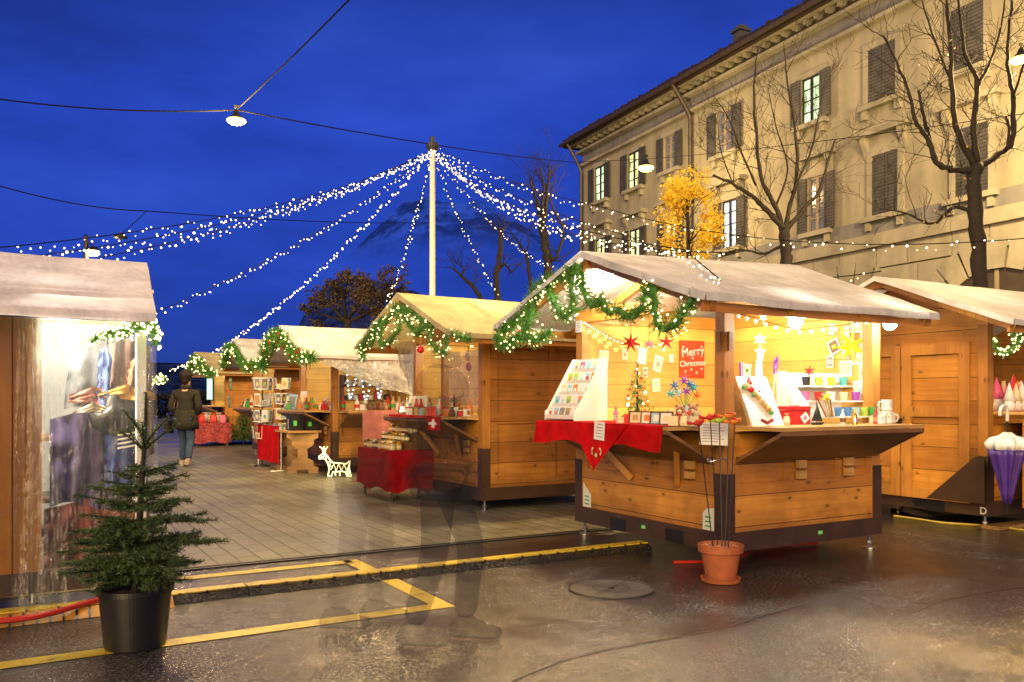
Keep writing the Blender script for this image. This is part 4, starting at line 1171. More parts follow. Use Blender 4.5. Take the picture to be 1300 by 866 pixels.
limb_tree('bare plane tree with a thick dark trunk and raised limbs at the right edge', on_z(1243, 505+1.3*FPX/Y2, 0), [
    ([(1243, 440), (1244, 355), (1241, 291), (1237, 237), (1239, 210)], Y2, 0.1350, 0.1100),
    ([(1238, 215), (1213, 216), (1189, 205), (1179, 176), (1162, 154), (1155, 120), (1142, 87), (1121, 46)], Y2, 0.0629, 0.0148),
    ([(1180, 178), (1171, 141), (1166, 115)], Y2, 0.0370, 0.0259),
    ([(1237, 212), (1214, 162), (1208, 104), (1206, 42), (1201, 0), (1196, -60)], Y2, 0.0592, 0.0133),
    ([(1240, 208), (1236, 158), (1241, 108), (1226, 70), (1219, 25), (1212, -40)], Y2, 0.0592, 0.0133),
    ([(1243, 212), (1270, 194), (1285, 178), (1286, 125), (1279, 83), (1282, 25), (1292, -50)], Y2, 0.0629, 0.0148),
    ([(1241, 110), (1258, 76), (1271, 33), (1278, -20)], Y2, 0.0296, 0.0104),
    ([(1236, 268), (1210, 264), (1184, 284), (1150, 270), (1117, 265)], Y2, 0.0407, 0.0104),
    ([(1279, 190), (1281, 165), (1277, 148)], Y2, 0.0296, 0.0222),
    ([(1208, 104), (1190, 60), (1176, 20), (1165, -20)], Y2, 0.0222, 0.0074),
    ([(1286, 125), (1300, 80), (1318, 40)], Y2, 0.0222, 0.0089)], .16, .8, 2, 2, leaf=70, leafmat=yleaf)
# a sprinkle of yellow leaves kept low on the right tree
# yellow-leaved tree by the house
Y3 = 21.5
base = on_z(876, 505+1.3*FPX/Y3, 0)
t = thing('autumn_tree', 'slender tree in golden autumn leaf lit by the street lamp', 'tree', base)
mb = MB(); c0 = at(874, 330, Y3)-base
trunk = spline([(0, 0, 0), (c0.x*.5, c0.y*.5, 2), c0, at(872, 250, Y3)-base], 5)
mb.tube(trunk, [.09-.06*i/(len(trunk)-1) for i in range(len(trunk))], 8)
tips = []; brs = []
for i in range(34):
    k = rnd(.45, 1.0); p = trunk[int(k*(len(trunk)-1))]
    d = Vector((rnd(-1, 1), rnd(-1, 1), rnd(.1, 1.1)))
    twig_tree(mb, p, d, rnd(.4, 1.0)*(1.25-k*.5), .018, 1, .5, tips=tips)
mb.build('trunk', bark, t)
def autumn_leaf():
    m, nt, b = mk('autumn_leaves')
    tc = nd(nt, 'ShaderNodeTexCoord').outputs['Object']
    n = nd(nt, 'ShaderNodeTexNoise', {'Vector': tc, 'Scale': 3.2, 'Detail': 3}).outputs[0]
    n2 = nd(nt, 'ShaderNodeTexNoise', {'Vector': tc, 'Scale': 30, 'Detail': 2}).outputs[0]
    c = ramp(nt, mth(nt, 'MULTIPLY_ADD', n2, .5, mth(nt, 'MULTIPLY', n, .6)), [(.34, (.34, .17, .015)), (.46, (.80, .52, .03)), (.62, (.95, .76, .06))])
    nt.links.new(c, b.inputs['Base Color']); b.inputs['Roughness'].default_value = .6
    tr = nd(nt, 'ShaderNodeBsdfTranslucent', {'Color': c}); mx = nd(nt, 'ShaderNodeMixShader', {0: .3, 1: b.outputs[0], 2: tr.outputs[0]})
    nt.links.new(mx.outputs[0], nt.nodes['Material Output'].inputs[0]); return m
yl = autumn_leaf()
lf = MB()
clumps = []
for _ in range(46):
    py = rnd(222, 332); wpx_ = 14+20*math.sin(PI*min(1, (py-214)/120.0)) + (8 if py > 265 else 0)
    px = 872 + rnd(-1, 1)*wpx_ + (8 if py > 285 else 0)
    clumps.append((at(px, py, Y3+rnd(-.7, .7))-base, rnd(.16, .34)))
for c_, r_ in clumps:
    for _ in range(125):
        p = c_ + rdir()*r_*random.random()**.45
        a = rdir()*rnd(.05, .085); b_ = a.cross(rdir())
        if b_.length < .01: continue
        b_ = b_.normalized()*a.length*.8
        lf.quad(p-a*.5, p+b_*.5, p+a*.5, p-b_*.5)
lf.build('crown', yl, t)

# bare trees in the distance behind the stalls
def far_tree(label, px, ytop, ybase_hidden, Y, limbs, r, tl, leaf=None, leafmat=None, depth=2):
    b_ = on_z(px, 505+1.3*FPX/Y, 0)
    return limb_tree(label, b_, limbs, r, tl, depth, 2, 1.2, leaf, leafmat, group='bare trees beyond the stalls', tw_r=.022)
far_tree('dark bare tree behind the light strings with tall upright limbs', 693, 210, 0, 27, [
    ([(697, 400), (696, 340), (692, 310), (688, 285)], 27, .16, .12),
    ([(689, 290), (683, 262), (676, 240), (672, 222)], 27, .08, .02), ([(689, 288), (694, 250), (697, 225), (696, 206)], 27, .08, .02),
    ([(690, 300), (701, 330), (710, 318), (714, 290), (704, 268)], 27, .07, .03), ([(692, 300), (688, 262), (690, 236), (686, 212)], 27, .06, .015),
    ([(704, 268), (698, 250), (706, 228)], 27, .04, .012)], .16, .9)
far_tree('crooked bare tree standing just right of the pole', 632, 290, 0, 25, [
    ([(632, 400), (630, 360), (635, 320), (636, 290)], 25, .12, .06),
    ([(631, 350), (640, 335), (650, 345), (660, 335)], 25, .05, .015), ([(636, 300), (628, 285), (618, 282)], 25, .03, .01), ([(636, 300), (640, 285), (637, 270)], 25, .04, .012)], .12, .5)
far_tree('low leaning bare tree between the pole and the crooked one', 608, 330, 0, 28, [
    ([(612, 400), (606, 372), (596, 360), (586, 352)], 28, .10, .05),
    ([(592, 356), (580, 345), (570, 338)], 28, .05, .015), ([(586, 352), (588, 340), (580, 328)], 28, .04, .012), ([(600, 366), (604, 350), (598, 338)], 28, .03, .01)], .10, .7)
far_tree('thin bare tree against the misty mountain, behind the light strings', 668, 290, 0, 34, [
    ([(676, 400), (672, 350), (668, 322)], 34, .10, .06), ([(669, 326), (660, 310), (652, 300), (646, 290)], 34, .05, .015), ([(668, 322), (672, 305), (668, 292)], 34, .04, .012)], .1, .9)
far_tree('bushy dark tree keeping its brown leaves behind the bow-decked stall', 440, 350, 0, 33, [
    ([(440, 470), (441, 430), (440, 405)], 33, .2, .14), ([(440, 410), (422, 390), (408, 372)], 33, .09, .02), ([(440, 405), (436, 380), (430, 352)], 33, .09, .02),
    ([(441, 405), (456, 385), (466, 360)], 33, .09, .02), ([(440, 410), (470, 395), (488, 378)], 33, .08, .02), ([(440, 408), (410, 400), (394, 392)], 33, .07, .02)], .2, .75, 4200, bleaf, 2)
far_tree('smaller brown-leaved tree to the right of the bushy one', 482, 365, 0, 31, [
    ([(484, 460), (483, 425), (482, 405)], 31, .14, .10), ([(482, 408), (470, 392), (462, 376)], 31, .06, .02), ([(482, 405), (486, 385), (484, 366)], 31, .06, .02), ([(482, 408), (500, 396), (512, 384)], 31, .06, .02)], .14, 1.1, 2600, bleaf, 2)

# ================================================================ garlands
def garland(label, paths, r=.062, bulbs=70, group='lit fir garlands on the stall gables', ribbon=0, step=.011, per=7, br=.0075, wd=.0072):
    p0 = Vector(paths[0][0])
    t = thing('fir_garland', label, 'garland', p0, 0, group)
    nb_ = MB(); lb = []; rb = MB()
    for P in paths:
        S = [q-p0 for q in spline(P, 5)]
        S = [q + rdir()*.012 for q in S]
        nb_.tube(S, r*.28, 5, cap=False)
        needles(nb_, S, step, per, r*1.08, wd, .55)
        L_ = sum((b_-a).length for a, b_ in zip(S[:-1], S[1:]))
        tot = sum(sum((Vector(b_)-Vector(a)).length for a, b_ in zip(q[:-1], q[1:])) for q in paths)
        for _ in range(int(bulbs*L_/max(tot, .1))):
            i = random.randint(0, len(S)-2); p = S[i].lerp(S[i+1], random.random())
            lb.append(p + rdir()*r*rnd(.7, 1.1))
        for k in range(ribbon):
            i = random.randint(1, len(S)-2); p = S[i] + rdir()*r*.8
            for a in (-1, 1): rb.tri(p, p+Vector((-.02, a*.075, .035)), p+Vector((-.02, a*.075, -.03)))
            rb.quad(p+Vector((-.01, -.01, 0)), p+Vector((-.01, .01, 0)), p+Vector((-.02, .02, -.13)), p+Vector((-.02, -.015, -.12)))
    nb_.build('foliage', needle_gar, t)
    random.shuffle(lb); rest = MB()
    for i, p in enumerate(lb):
        if i < 100:
            o = bpy.data.objects.new('bulb', bulb_mesh(br*random.choice((.7, .85, 1, 1.25)), bulb_warm)); COL.objects.link(o); o.parent = t; o.location = p
        else: rest.ball(p, br, 5, 4)
    if rest.v: rest.build('fairy_lights', bulb_warm, t)['kind'] = 'stuff'
    if ribbon: rb.build('ribbon', red_cloth, t)
    return t
GU = -.60
A1 = [(664,424),(673,404),(681,369),(694,360),(703,384),(714,400),(728,390),(727,350),(734,338),(739,366),(750,388),(762,380),(771,396),(783,393),(802,403),(816,389),(822,369),(831,369),(831,402),(842,416),(857,412),(868,394),(882,380)]
A2 = [(630,436),(638,420),(652,408),(666,398),(676,378),(690,362),(704,352),(727,345)]
A3 = [(628,430),(642,437),(660,428),(678,432),(697,421)]
garland('thick lit fir garland looped along the gable of the card stall', [[on_u(px, py, GU) for px, py in q] for q in (A1, A2, A3)], .088, 190, per=9)
B1 = [(456,437),(462,456),(457,443),(471,423),(485,405),(483,433),(492,437),(506,416),(502,390),(514,402),(523,416),(530,423),(544,412),(547,433),(558,447),(566,446),(568,426),(582,426),(596,433)]
B2 = [(470,440),(480,418),(494,402),(503,388),(520,396),(536,408),(550,416)]
garland('lit fir garland with red baubles along the gable of the Swiss flag stall', [[on_u(px, py, -.66) for px, py in q] for q in (B1, B2)], .085, 170, step=.016)
Cg = [(333,462),(336,440),(344,428),(352,422),(362,428),(370,440),(378,448),(388,455),(396,452)]
Cg2 = [(335,450),(345,440),(354,432),(366,442),(376,456)]
garland('lit fir garland thick with red bows on the grey roofed stall', [[on_u(px, py, -.62) for px, py in q] for q in (Cg, Cg2)], .14, 100, ribbon=14, step=.012, wd=.012, br=.012)
Dg = [(283,468),(286,450),(292,440),(300,446),(306,456),(314,466),(324,462),(336,466)]
garland('lit fir garland on the gable of the small grey roofed stall', [[on_u(px, py, -.6) for px, py in q] for q in (Dg,)], .15, 75, ribbon=5, step=.014, wd=.014, br=.014)
Eg = [(240,478),(242,466),(248,456),(254,462),(260,470),(268,474)]
garland('lit fir garland on the farthest stall of the row', [[on_u(px, py, -.4) for px, py in q] for q in (Eg,)], .17, 80, step=.015, wd=.016, br=.017)
Lg = [(118,432),(126,424),(136,420),(148,421),(158,420),(168,412),(178,408),(190,410),(197,420),(198,436)]
Lg2 = [(130,428),(150,426),(170,420),(186,416),(194,428)]
garland('lit fir garland under the eaves of the plastic-wrapped stall', [[on_v(px, py, .98) for px, py in q] for q in (Lg, Lg2)], .045, 80, br=.008)
Rg = [(1263,428),(1266,442),(1274,449),(1284,443),(1292,432),(1300,424),(1312,432)]
garland('lit fir garland looped in the opening of the door stall', [[on_v(px, py, -.12) for px, py in q] for q in (Rg, [(1284,420),(1292,428),(1303,436)])], .05, 50, br=.009)
Fg = [(196,486),(202,480),(208,484)]
garland('lit fir garland on the distant stall beyond the plastic-wrapped one', [[at(px, py, 24) for px, py in Fg]], .14, 45, step=.015, wd=.016, br=.017)
# ================================================================ goods on the card stall
ZC = 1.085
def qmesh(mb, name, mats, parent=None, loc=(0,0,0), rz=0, smooth=False, rot=None): return mb.build(name, mats, parent, smooth, loc, rz, rot)
def star_poly(n, r1, r2, a0=PI/2): return [((r1 if i % 2 == 0 else r2)*math.cos(a0+PI*i/n), (r1 if i % 2 == 0 else r2)*math.sin(a0+PI*i/n)) for i in range(2*n)]
def facet_star(mb, n, r1, r2, th, mi=0):
    """raised star in the local xz plane"""
    P = star_poly(n, r1, r2); k = len(mb.v)
    mb.v += [(p[0], 0, p[1]) for p in P] + [(0, -th, 0), (0, th, 0)]
    m_ = 2*n
    for i in range(m_):
        j = (i+1) % m_
        mb.face((k+i, k+j, k+m_), mi); mb.face((k+j, k+i, k+m_+1), mi)
    return mb
# face towards the camera: rotation about z for things in the local xz plane
def pinned_card(p, wall, w_, h_, tilt, cols, label, group=None):
    """paper card on the back wall ('v') or right wall ('u') with a small printed motif"""
    mb = MB(); mb.box(-w_/2, w_/2, -.0035, 0, -h_/2, h_/2)
    a, b_ = rnd(.15, .3), rnd(.15, .3)
    mb.box(-w_*(.5-a*.6), w_*(.5-a*.6), -.0052, -.0036, -h_*(.5-b_*.5), h_*(.42-b_*.2), 1)
    mb.box(-w_*.18, w_*.2, -.0068, -.0053, -h_*.16, h_*.12, 2)
    o = mb.build('greeting_card', [paper, C_[cols[0]], C_[cols[1]]], None, loc=p, rot=Matrix.Rotation(0 if wall == 'v' else R(-90), 3, 'Z').to_4x4().to_euler() if True else None)
    M = Matrix.Rotation(0 if wall == 'v' else R(-90), 4, 'Z') @ Matrix.Rotation(tilt, 4, 'Y')
    o.rotation_euler = M.to_euler()
    return tag(o, label, 'greeting card', group)
VW, UW = 1.97-.064, 1.82-.064
cv = [(766,455,.115,.16,.1,('cream','sky'),'largest white card pinned on the back wall above the card rack'),
 (793,450,.075,.10,0,('cream','tan'),'white card pinned behind the tip of the small decorated tree'),
 (815,452,.11,.16,.12,('sky','white'),'card with a pale blue picture pinned below the red paper star'),
 (835,462,.11,.16,.25,('cream','grey'),'tilted white card pinned to the right of the pale blue one'),
 (819,473,.06,.10,.05,('grey','cream'),'tiny white card pinned lowest in the middle of the back wall'),
 (833,489,.10,.13,-.05,('cream','sky'),'square white card pinned above the plush toys'),
 (852,455,.055,.08,0,('white','cream'),'tiny white card pinned beside the Merry Christmas sign'),
 (842,440,.055,.09,-.1,('cream','yellow'),'small white card pinned behind the second red star')]
for px, py, w_, h_, tl_, c_, lab in cv: pinned_card(on_v(px, py, VW), 'v', w_, h_, tl_, c_, lab)
cu_ = [(1089,408,.14,.20,0,('cream','grey'),'tall framed card pinned highest on the right wall'),
 (1098,426,.08,.085,0,('sky','white'),'small square card pinned under the tall framed one'),
 (1059,440,.12,.13,-.4,('brown','gold'),'tilted white card with a dark round picture beside the yellow star'),
 (1075,428,.06,.10,0,('cream','sky'),'small white card pinned just above the yellow star'),
 (1091,449,.13,.20,.1,('cream','sky'),'large white card pinned to the right of the yellow star'),
 (1074,450,.075,.085,0,('white','cream'),'small white card pinned just below the yellow star'),
 (1054,459,.075,.11,.05,('grey','white'),'small card with grey print pinned left under the yellow star'),
 (1074,468,.13,.14,0,('cream','cream'),'square white card pinned above the shelf of cups'),
 (1096,473,.085,.12,-.1,('cream','grey'),'narrow white card pinned near the corner post, mid height'),
 (1093,495,.15,.17,-.12,('white','sky'),'large white card with a ring pinned lowest on the right wall'),
 (1056,418,.06,.10,.1,('cream','white'),'tiny white card pinned left among the white fairy stars'),
 (949,470,.10,.13,.1,('white','green'),'card with a green picture pinned at the left of the right opening')]
for px, py, w_, h_, tl_, c_, lab in cu_: pinned_card(on_u(px, py, UW), 'u', w_, h_, tl_, c_, lab)
p = on_u(733, 415, -.008)
mb = MB().box(-.004, 0, -.05, .05, -.055, .055)
for i in range(4): mb.box(-.0055, -.0041, -.035, .02+.01*(i % 2), .03-i*.022, .036-i*.022, 1)
tag(mb.build('paper_notice', [paper, C_['grey']], loc=(p.x, 1.915, p.z)), 'small white paper notice pinned at the top of the left corner post', 'notice')

# Merry Christmas sign
sp = on_v(879, 456, VW-.004)
t = thing('christmas_sign', 'red sign with white Merry Christmas lettering on the back wall of the card stall', 'sign', sp)
MB().box(-.175, .16, -.006, .002, -.19, .19).build('sign_board', plain('red_orange_card', (.62, .05, .012), .6, .1, 6), t)
text('lettering', 'Merry', .125, paper, t, (0, -.008, .075), (R(90), R(-8), 0))
text('lettering', 'Christmas', .085, paper, t, (-.005, -.008, -.045), (R(90), R(-4), 0))
mb = MB()
for x, z in ((-.13, .12), (.12, .13), (-.10, -.13), (.05, -.14), (.12, -.10), (0, .01), (-.02, -.11)): mb.prism([(x+q[0], z+q[1]) for q in star_poly(6, .018, .006)], lambda q, tt: (q[0], tt, q[1]), -.009, -.0065)
mb.build('snowflake', paper, t)

# hanging stars
def hang_star(px, py, v, r1, r2, n, mat, label, name='paper_star', cord=.25, cat='star', rz=-YAW):
    p = on_v(px, py, v); t = thing(name, label, cat, p, rz)
    facet_star(MB(), n, r1, r2, r1*.28).build('star', mat, t)
    MB().tube([(0, 0, r1*.9), (0, 0, r1+cord)], .0025, 4).build('cord', cable_mat, t)
    return t
hang_star(801, 435, 1.55, .105, .035, 7, C_['red'], 'big red paper star hanging in front of the back wall')
hang_star(846, 434, 1.5, .095, .025, 5, C_['red'], 'red paper star with trailing ribbons hanging by the garland end', cord=.2)
hang_star(824, 437, 1.6, .05, .02, 5, C_['pink'], 'small pinkish star hanging between the two red stars')
gs = [(755,427),(762,433),(770,440),(758,424),(774,436),(782,444),(748,421),(768,430),(790,440),(815,438)]
star_gold = emit('gold_star_light', (1, .62, .16), 1.1)
for i, (px, py) in enumerate(gs):
    p = on_v(px, py, 1.72)
    o = facet_star(MB(), 5, .034, .014, .01).build('gilt_star', star_gold, loc=p, rz=-YAW)
    tag(o, 'small gilt star hanging on the light chain before the back wall', 'star', 'gilt stars on the chain above the card rack')
Pc = spline([on_v(742, 408, 1.74), on_v(762, 420, 1.74), on_v(790, 434, 1.74), on_v(830, 438, 1.74), on_v(872, 418, 1.74)], 6)
o = MB().tube([q-Pc[0] for q in Pc], .003, 4).build('light_chain', cable_mat, loc=Pc[0]); tag(o, 'fine light chain swagged across the back wall of the card stall', 'light chain')
for i in range(0, len(Pc), 1):
    b_ = bpy.data.objects.new('bulb', bulb_mesh(.008, bulb_warm)); COL.objects.link(b_); b_.parent = o; b_.location = Pc[i]-Pc[0]+Vector((0, 0, -.012))
Pc = spline([on_u(938, 398, 1.66), on_u(960, 404, 1.66), on_u(985, 412, 1.66), on_u(1015, 418, 1.66), on_u(1045, 415, 1.66), on_u(1075, 412, 1.66), on_u(1100, 404, 1.66)], 6)
o = MB().tube([q-Pc[0] for q in Pc], .003, 4).build('light_chain', cable_mat, loc=Pc[0]); tag(o, 'fine light chain with white stars along the top of the right wall', 'light chain')
wst = emit('white_star_light', (1, .93, .72), 2.2)
for i in range(0, len(Pc), 3):
    s_ = facet_star(MB(), 5, .026, .011, .010).build('star', wst, o, loc=Pc[i]-Pc[0]+Vector((0, 0, -.03)), rz=-YAW)
for px, py, r_, lab in ((956,391,.05,'white star hanging top left in the right opening'), (969,403,.04,'white star hanging second in the right opening'), (965,431,.06,'bright yellow white star on the stick of ribbons'), (943,388,.03,'tiny white star hanging at the corner post')):
    p = on_v(px, py, .35)
    tag(facet_star(MB(), 6, r_, r_*.42, .014).build('glowing_star', wst if r_ != .06 else emit('yellow_star_light', (1, .85, .3), 4), loc=p, rz=-YAW), lab, 'star')
p = on_u(1080, 440, UW-.02)
tag(facet_star(MB(), 7, .16, .06, .02).build('wall_star', plain('lemon_foil', (.85, .72, .02), .4, .1, 6), loc=p, rot=(0, R(12), R(-90))), 'large lemon yellow star on the right wall among the cards', 'star')
# star wand with white ribbons, and a purple plume
p = on_z(962, 535, ZC); p = Vector((p.x+.25, .28, ZC)); top = on_v(965, 447, .28)
t = thing('star_wand', 'white star on a stick with long white ribbons behind the easel board', 'decoration', (top.x, .28, ZC))
h_ = top.z-ZC
facet_star(MB(), 5, .055, .024, .014).build('star', C_['white'], t, loc=(0, 0, h_), rz=-YAW)
MB().tube([(0, 0, 0), (0, 0, h_)], .005, 6).build('stick', wood_pale, t)
mb = MB()
for k in range(7):
    a = -.07+.02*k
    for i in range(8):
        z0, z1 = h_-.02-i*.05, h_-.02-(i+1)*.05; x0, x1 = a*(.3+i*.09), a*(.3+(i+1)*.09); wv = .010*math.sin(i+k)
        mb.quad((x0-.007, wv, z0), (x0+.007, wv, z0), (x1+.007, wv*.7, z1), (x1-.007, wv*.7, z1))
mb.build('ribbon', C_['white'], t)
top = on_v(983, 462, .30)
t = thing('feather_wand', 'purple feathered wand leaning behind the easel board', 'decoration', (top.x-.05, .30, ZC))
d = Vector((.07, 0, top.z-ZC)); MB().tube([(0, 0, 0), d], .005, 6).build('stick', C_['white'], t)
mb = MB(); needles(mb, [d*.82, d*.9, d, d*1.09], .004, 5, .035, .008, 1.0); mb.build('plume', C_['purple'], t)

# stepped card rack on the red cloth
t = thing('card_rack', 'white stepped rack filled with pastel cards standing on the red cloth', 'card rack', (-.42, 1.40, ZC+.012))
DX, DY, H_ = .36, .47, .56
for y in (0, DY): MB().prism([(0, 0), (DX, 0), (DX, H_), (DX-.05, H_), (.03, .10), (0, .08)], lambda q, tt: (q[0], tt, q[1]), y-.004, y+.004).build('side_panel', white_paint, t)
MB().box(DX-.006, DX, .004, DY-.004, 0, H_).build('back_panel', white_paint, t)
mb = MB(); NT = 5
for k in range(NT):
    x0 = .008+k*(DX-.07)/(NT-1); z0 = .02+k*.105
    mb.box(x0, x0+.055, .005, DY-.005, z0-.006, z0); mb.box(x0-.006, x0-.001, .005, DY-.005, z0-.006, z0+.03)
mb.build('tier', white_paint, t)
pal = ['sky', 'cream', 'white', 'orange', 'teal', 'grey', 'sky', 'tan', 'pink', 'white', 'lime', 'cream', 'red']
card_me = {}
def card_part(kind, w_, h_):
    if kind not in card_me:
        mb = MB().box(0, .003, -w_/2, w_/2, 0, h_); mb.box(-.0015, -.0001, -w_*.44, w_*.44, h_*.08, h_*.9, 1); mb.box(-.003, -.0016, -w_*.2, w_*.2, h_*.3, h_*.6, 2)
        o = mb.build('card', [paper, C_[kind[0]], C_[kind[1]]]); me = o.data; bpy.data.objects.remove(o); card_me[kind] = me
    return card_me[kind]
for k in range(NT):
    x0 = .012+k*(DX-.07)/(NT-1); z0 = .021+k*.105
    for i in range(5):
        o = bpy.data.objects.new('card', card_part((random.choice(pal), random.choice(pal)), .086, .105)); COL.objects.link(o)
        o.parent = t; o.location = (x0+.006, .05+i*.092, z0); o.rotation_euler = (0, R(14), 0)

# little decorated tree
def fir_small(label, base, h, r, needle, trim=True, name='decorated_tree', n=260, pot=None, wd=.005):
    t = thing(name, label, 'christmas tree', base)
    mb = MB(); tk = MB().tube([(0, 0, 0), (0, 0, h)], [.012, .004], 6)
    nb_ = int(26*h/.5)
    for i in range(nb_):
        k = i/nb_; z = h*(.14+.82*k); L_ = r*(1-k)**.8*rnd(.75, 1.1)+.02; a = i*2.4
        e = Vector((math.cos(a)*L_, math.sin(a)*L_, z-.02*L_/r)); s0 = Vector((0, 0, z))
        needles(mb, [s0, s0.lerp(e, .5)+Vector((0, 0, .01)), e], .012*h/.5, 7, .030*h/.5, wd, .5)
    needles(mb, [(0, 0, h*.9), (0, 0, h*1.03)], .01, 6, .03, wd, .8)
    tk.build('trunk', bark, t); mb.build('crown', needle, t)
    if trim:
        g = MB(); cols = [C_['gold'], C_['red'], C_['orange'], bulb_warm]
        for i in range(42):
            k = random.random(); a = rnd(0, 6.3); L_ = r*(1-k)**.8*.95
            g.ball((math.cos(a)*L_, math.sin(a)*L_, h*(.14+.82*k)), rnd(.006, .014), 6, 4, random.randint(0, 3))
        g.build('ornament', cols, t); t.children[-1]['kind'] = 'stuff'
    if pot: MB().lathe([(r*.4, 0), (r*.5, h*.13), (r*.46, h*.13)], n=12).build('pot', pot, t)
    return t
fir_small('small fir tree hung with gold trinkets on the counter beside the card rack', Vector((-.02, 1.02, ZC)), .50, .125, needle_gar)
# picture frames
dk = plain('dark_wood_frame', (.10, .05, .025), .4, .3, 20)
for i, (px, mat, cols, lab) in enumerate(((806, dk, ('cream', 'tan'), 'dark framed picture leftmost in the row on the card counter'), (821, wood_pale, ('white', 'orange'), 'pale framed picture second in the row on the card counter'),
        (833, dk, ('sky', 'white'), 'dark framed picture with pale blue print third in the row'), (845, dk, ('white', 'cream'), 'framed white picture at the right end of the row'))):
    p = on_u(px, 530, -.28)
    t = thing('picture_frame', lab, 'picture frame', (p.x, p.y, ZC), R(-58))
    mb = MB().box(-.055, .055, -.008, .008, 0, .012).box(-.055, .055, -.008, .008, .098, .11).box(-.055, -.043, -.008, .008, .012, .098).box(.043, .055, -.008, .008, .012, .098)
    mb.build('frame', mat, t, rot=(R(-14), 0, 0))
    MB().box(-.043, .043, -.002, .004, .012, .098).box(-.025, .025, -.004, -.0022, .03, .08, 1).build('picture', [C_[cols[0]], C_[cols[1]]], t, rot=(R(-14), 0, 0))
# plush toys
def plush(label, loc, s, body, acc, rz):
    t = thing('plush_toy', label, 'plush toy', loc, rz)
    mb = MB().ball((0, 0, .05), .05, 10, 7, 0, (.9, .8, 1)).ball((0, -.008, .118), .042, 10, 7)
    for x in (-1, 1): mb.ball((x*.032, 0, .155), .016, 8, 5).ball((x*.048, -.02, .06), .02, 8, 5, 0, (.8, .8, 1.4)).ball((x*.03, -.05, .018), .02, 8, 5, 0, (.8, 1.5, .8))
    o = mb.build('body', body, t, smooth=True); o.scale = (s, s, s)
    f = MB().ball((0, -.046, .108), .018, 8, 5); f.ball((-.015, -.045, .128), .005, 6, 4, 1).ball((.015, -.045, .128), .005, 6, 4, 1).ball((0, -.063, .112), .006, 6, 4, 1)
    o = f.build('face', [C_['cream'], C_['black']], t); o.scale = (s, s, s)
    q = MB().lathe([(.04, .083), (.045, .09), (.04, .097)], n=12); q.tri((0, -.045, .09), (.02, -.05, .05), (-.02, -.05, .05))
    o = q.build('scarf', acc, t); o.scale = (s, s, s)
brownplush = plain('brown_plush', (.28, .12, .05), .95, .4, 40, sheen=.5); creamplush = plain('cream_plush', (.62, .48, .28), .95, .3, 40, sheen=.5); redplush = plain('red_plush', (.55, .03, .03), .9, .3, 40, sheen=.5)
for px, py, s_, b_, a_, lab in ((852,532,.75,creamplush,C_['red'],'cream plush bear with red scarf at the left of the soft toys'), (864,528,.95,brownplush,C_['red'],'brown plush bear standing in the middle of the soft toys'), (873,535,.7,redplush,C_['white'],'red plush toy with white scarf in front of the brown bear'),
        (880,527,1.0,brownplush,C_['green'],'brown plush bear with green scarf under the foil flowers'), (886,534,.7,creamplush,C_['orange'],'cream plush bear with orange scarf nearest the corner post')):
    p = on_u(px, 530, {852:-.10,864:.02,873:-.16,880:.06,886:-.12}[px]); plush(lab, (p.x, p.y, ZC), s_, b_, a_, R(-52))
# foil flowers in a vase
p = on_u(870, 530, .22)
t = thing('foil_flowers', 'bunch of blue purple and teal foil flowers behind the plush toys', 'bouquet', (p.x, p.y, ZC))
MB().lathe([(.04, 0), (.055, .08), (.045, .14), (.05, .15)], n=14).build('vase', C_['sky'], t, smooth=True)
st_ = MB()
for i, (c_, ax_, az_) in enumerate((('blue', -.09, .32), ('purple', -.01, .36), ('teal', .07, .30), ('blue', .04, .33), ('sky', -.06, .26), ('purple', .01, .27), ('teal', -.12, .25), ('orange', .10, .24))):
    a_ = Vector((ax_*CY, -ax_*SY, az_)); st_.tube([(0, 0, .12), a_], .003, 4)
    facet_star(MB(), 6, .055, .018, .018).build('flower', C_[c_], t, loc=a_, rot=(rnd(-.3, .3), rnd(-.5, .5), -YAW))
st_.build('stem', C_['green'], t)
# red gift boxes and a pot behind the frames
# red cloth over the gable counter
XF = -.472
yR, yL = on_u(842, 545, XF).y, 1.93
zB = on_u(765, 566, XF).z
def cl_fn(u, v):
    y = yR+(yL-yR)*u
    if v < .45: return Vector((.0+(XF+.008)*(v/.45)-.06*(1-v/.45), y, ZC+.003+.004*abs(math.sin(u*23))))
    k = (v-.45)/.55
    return Vector((XF-.006-.012*k*(1+math.sin(u*31+k*2)), y+.02*k*math.sin(u*9), ZC+.004+(zB-ZC)*k*(1+.12*math.sin(u*14+1))))
t = thing('counter_cloth', 'bright red cloth with a pointed embroidered tip hanging over the card counter', 'cloth', (0, 0, 0))
MB().grid(cl_fn, 44, 20).build('cloth', red_cloth, t, smooth=True)
tipp = on_u(757, 597, XF); y0, y1 = on_u(728, 566, XF).y, on_u(800, 540, XF).y
def tri_fn(u, v):
    a = Vector((XF-.026, y0+(y1-y0)*u, ZC+.004)); b_ = Vector((XF-.034, tipp.y+(u-.5)*.03, tipp.z))
    q = a.lerp(b_, v); q.x -= .008*math.sin(u*9+v*3); return q
mb = MB().grid(tri_fn, 14, 16); mb.quad((-.10, y0, ZC+.012), (-.10, y1, ZC+.012), tri_fn(1, 0)+Vector((0,0,.004)), tri_fn(0, 0)+Vector((0,0,.004)))
mb.build('cloth_point', red_cloth, t, smooth=True)
mb = MB(); em = on_u(757, 578, XF-.05)
mb.prism([(em.y+q[0], em.z+q[1]) for q in star_poly(9, .028, .020)], lambda q, tt: (tt, q[0], q[1]), XF-.054, XF-.050, 1)
mb.prism([(em.y+q[0], em.z+q[1]) for q in star_poly(8, .016, .010)], lambda q, tt: (tt, q[0], q[1]), XF-.056, XF-.0542, 0)
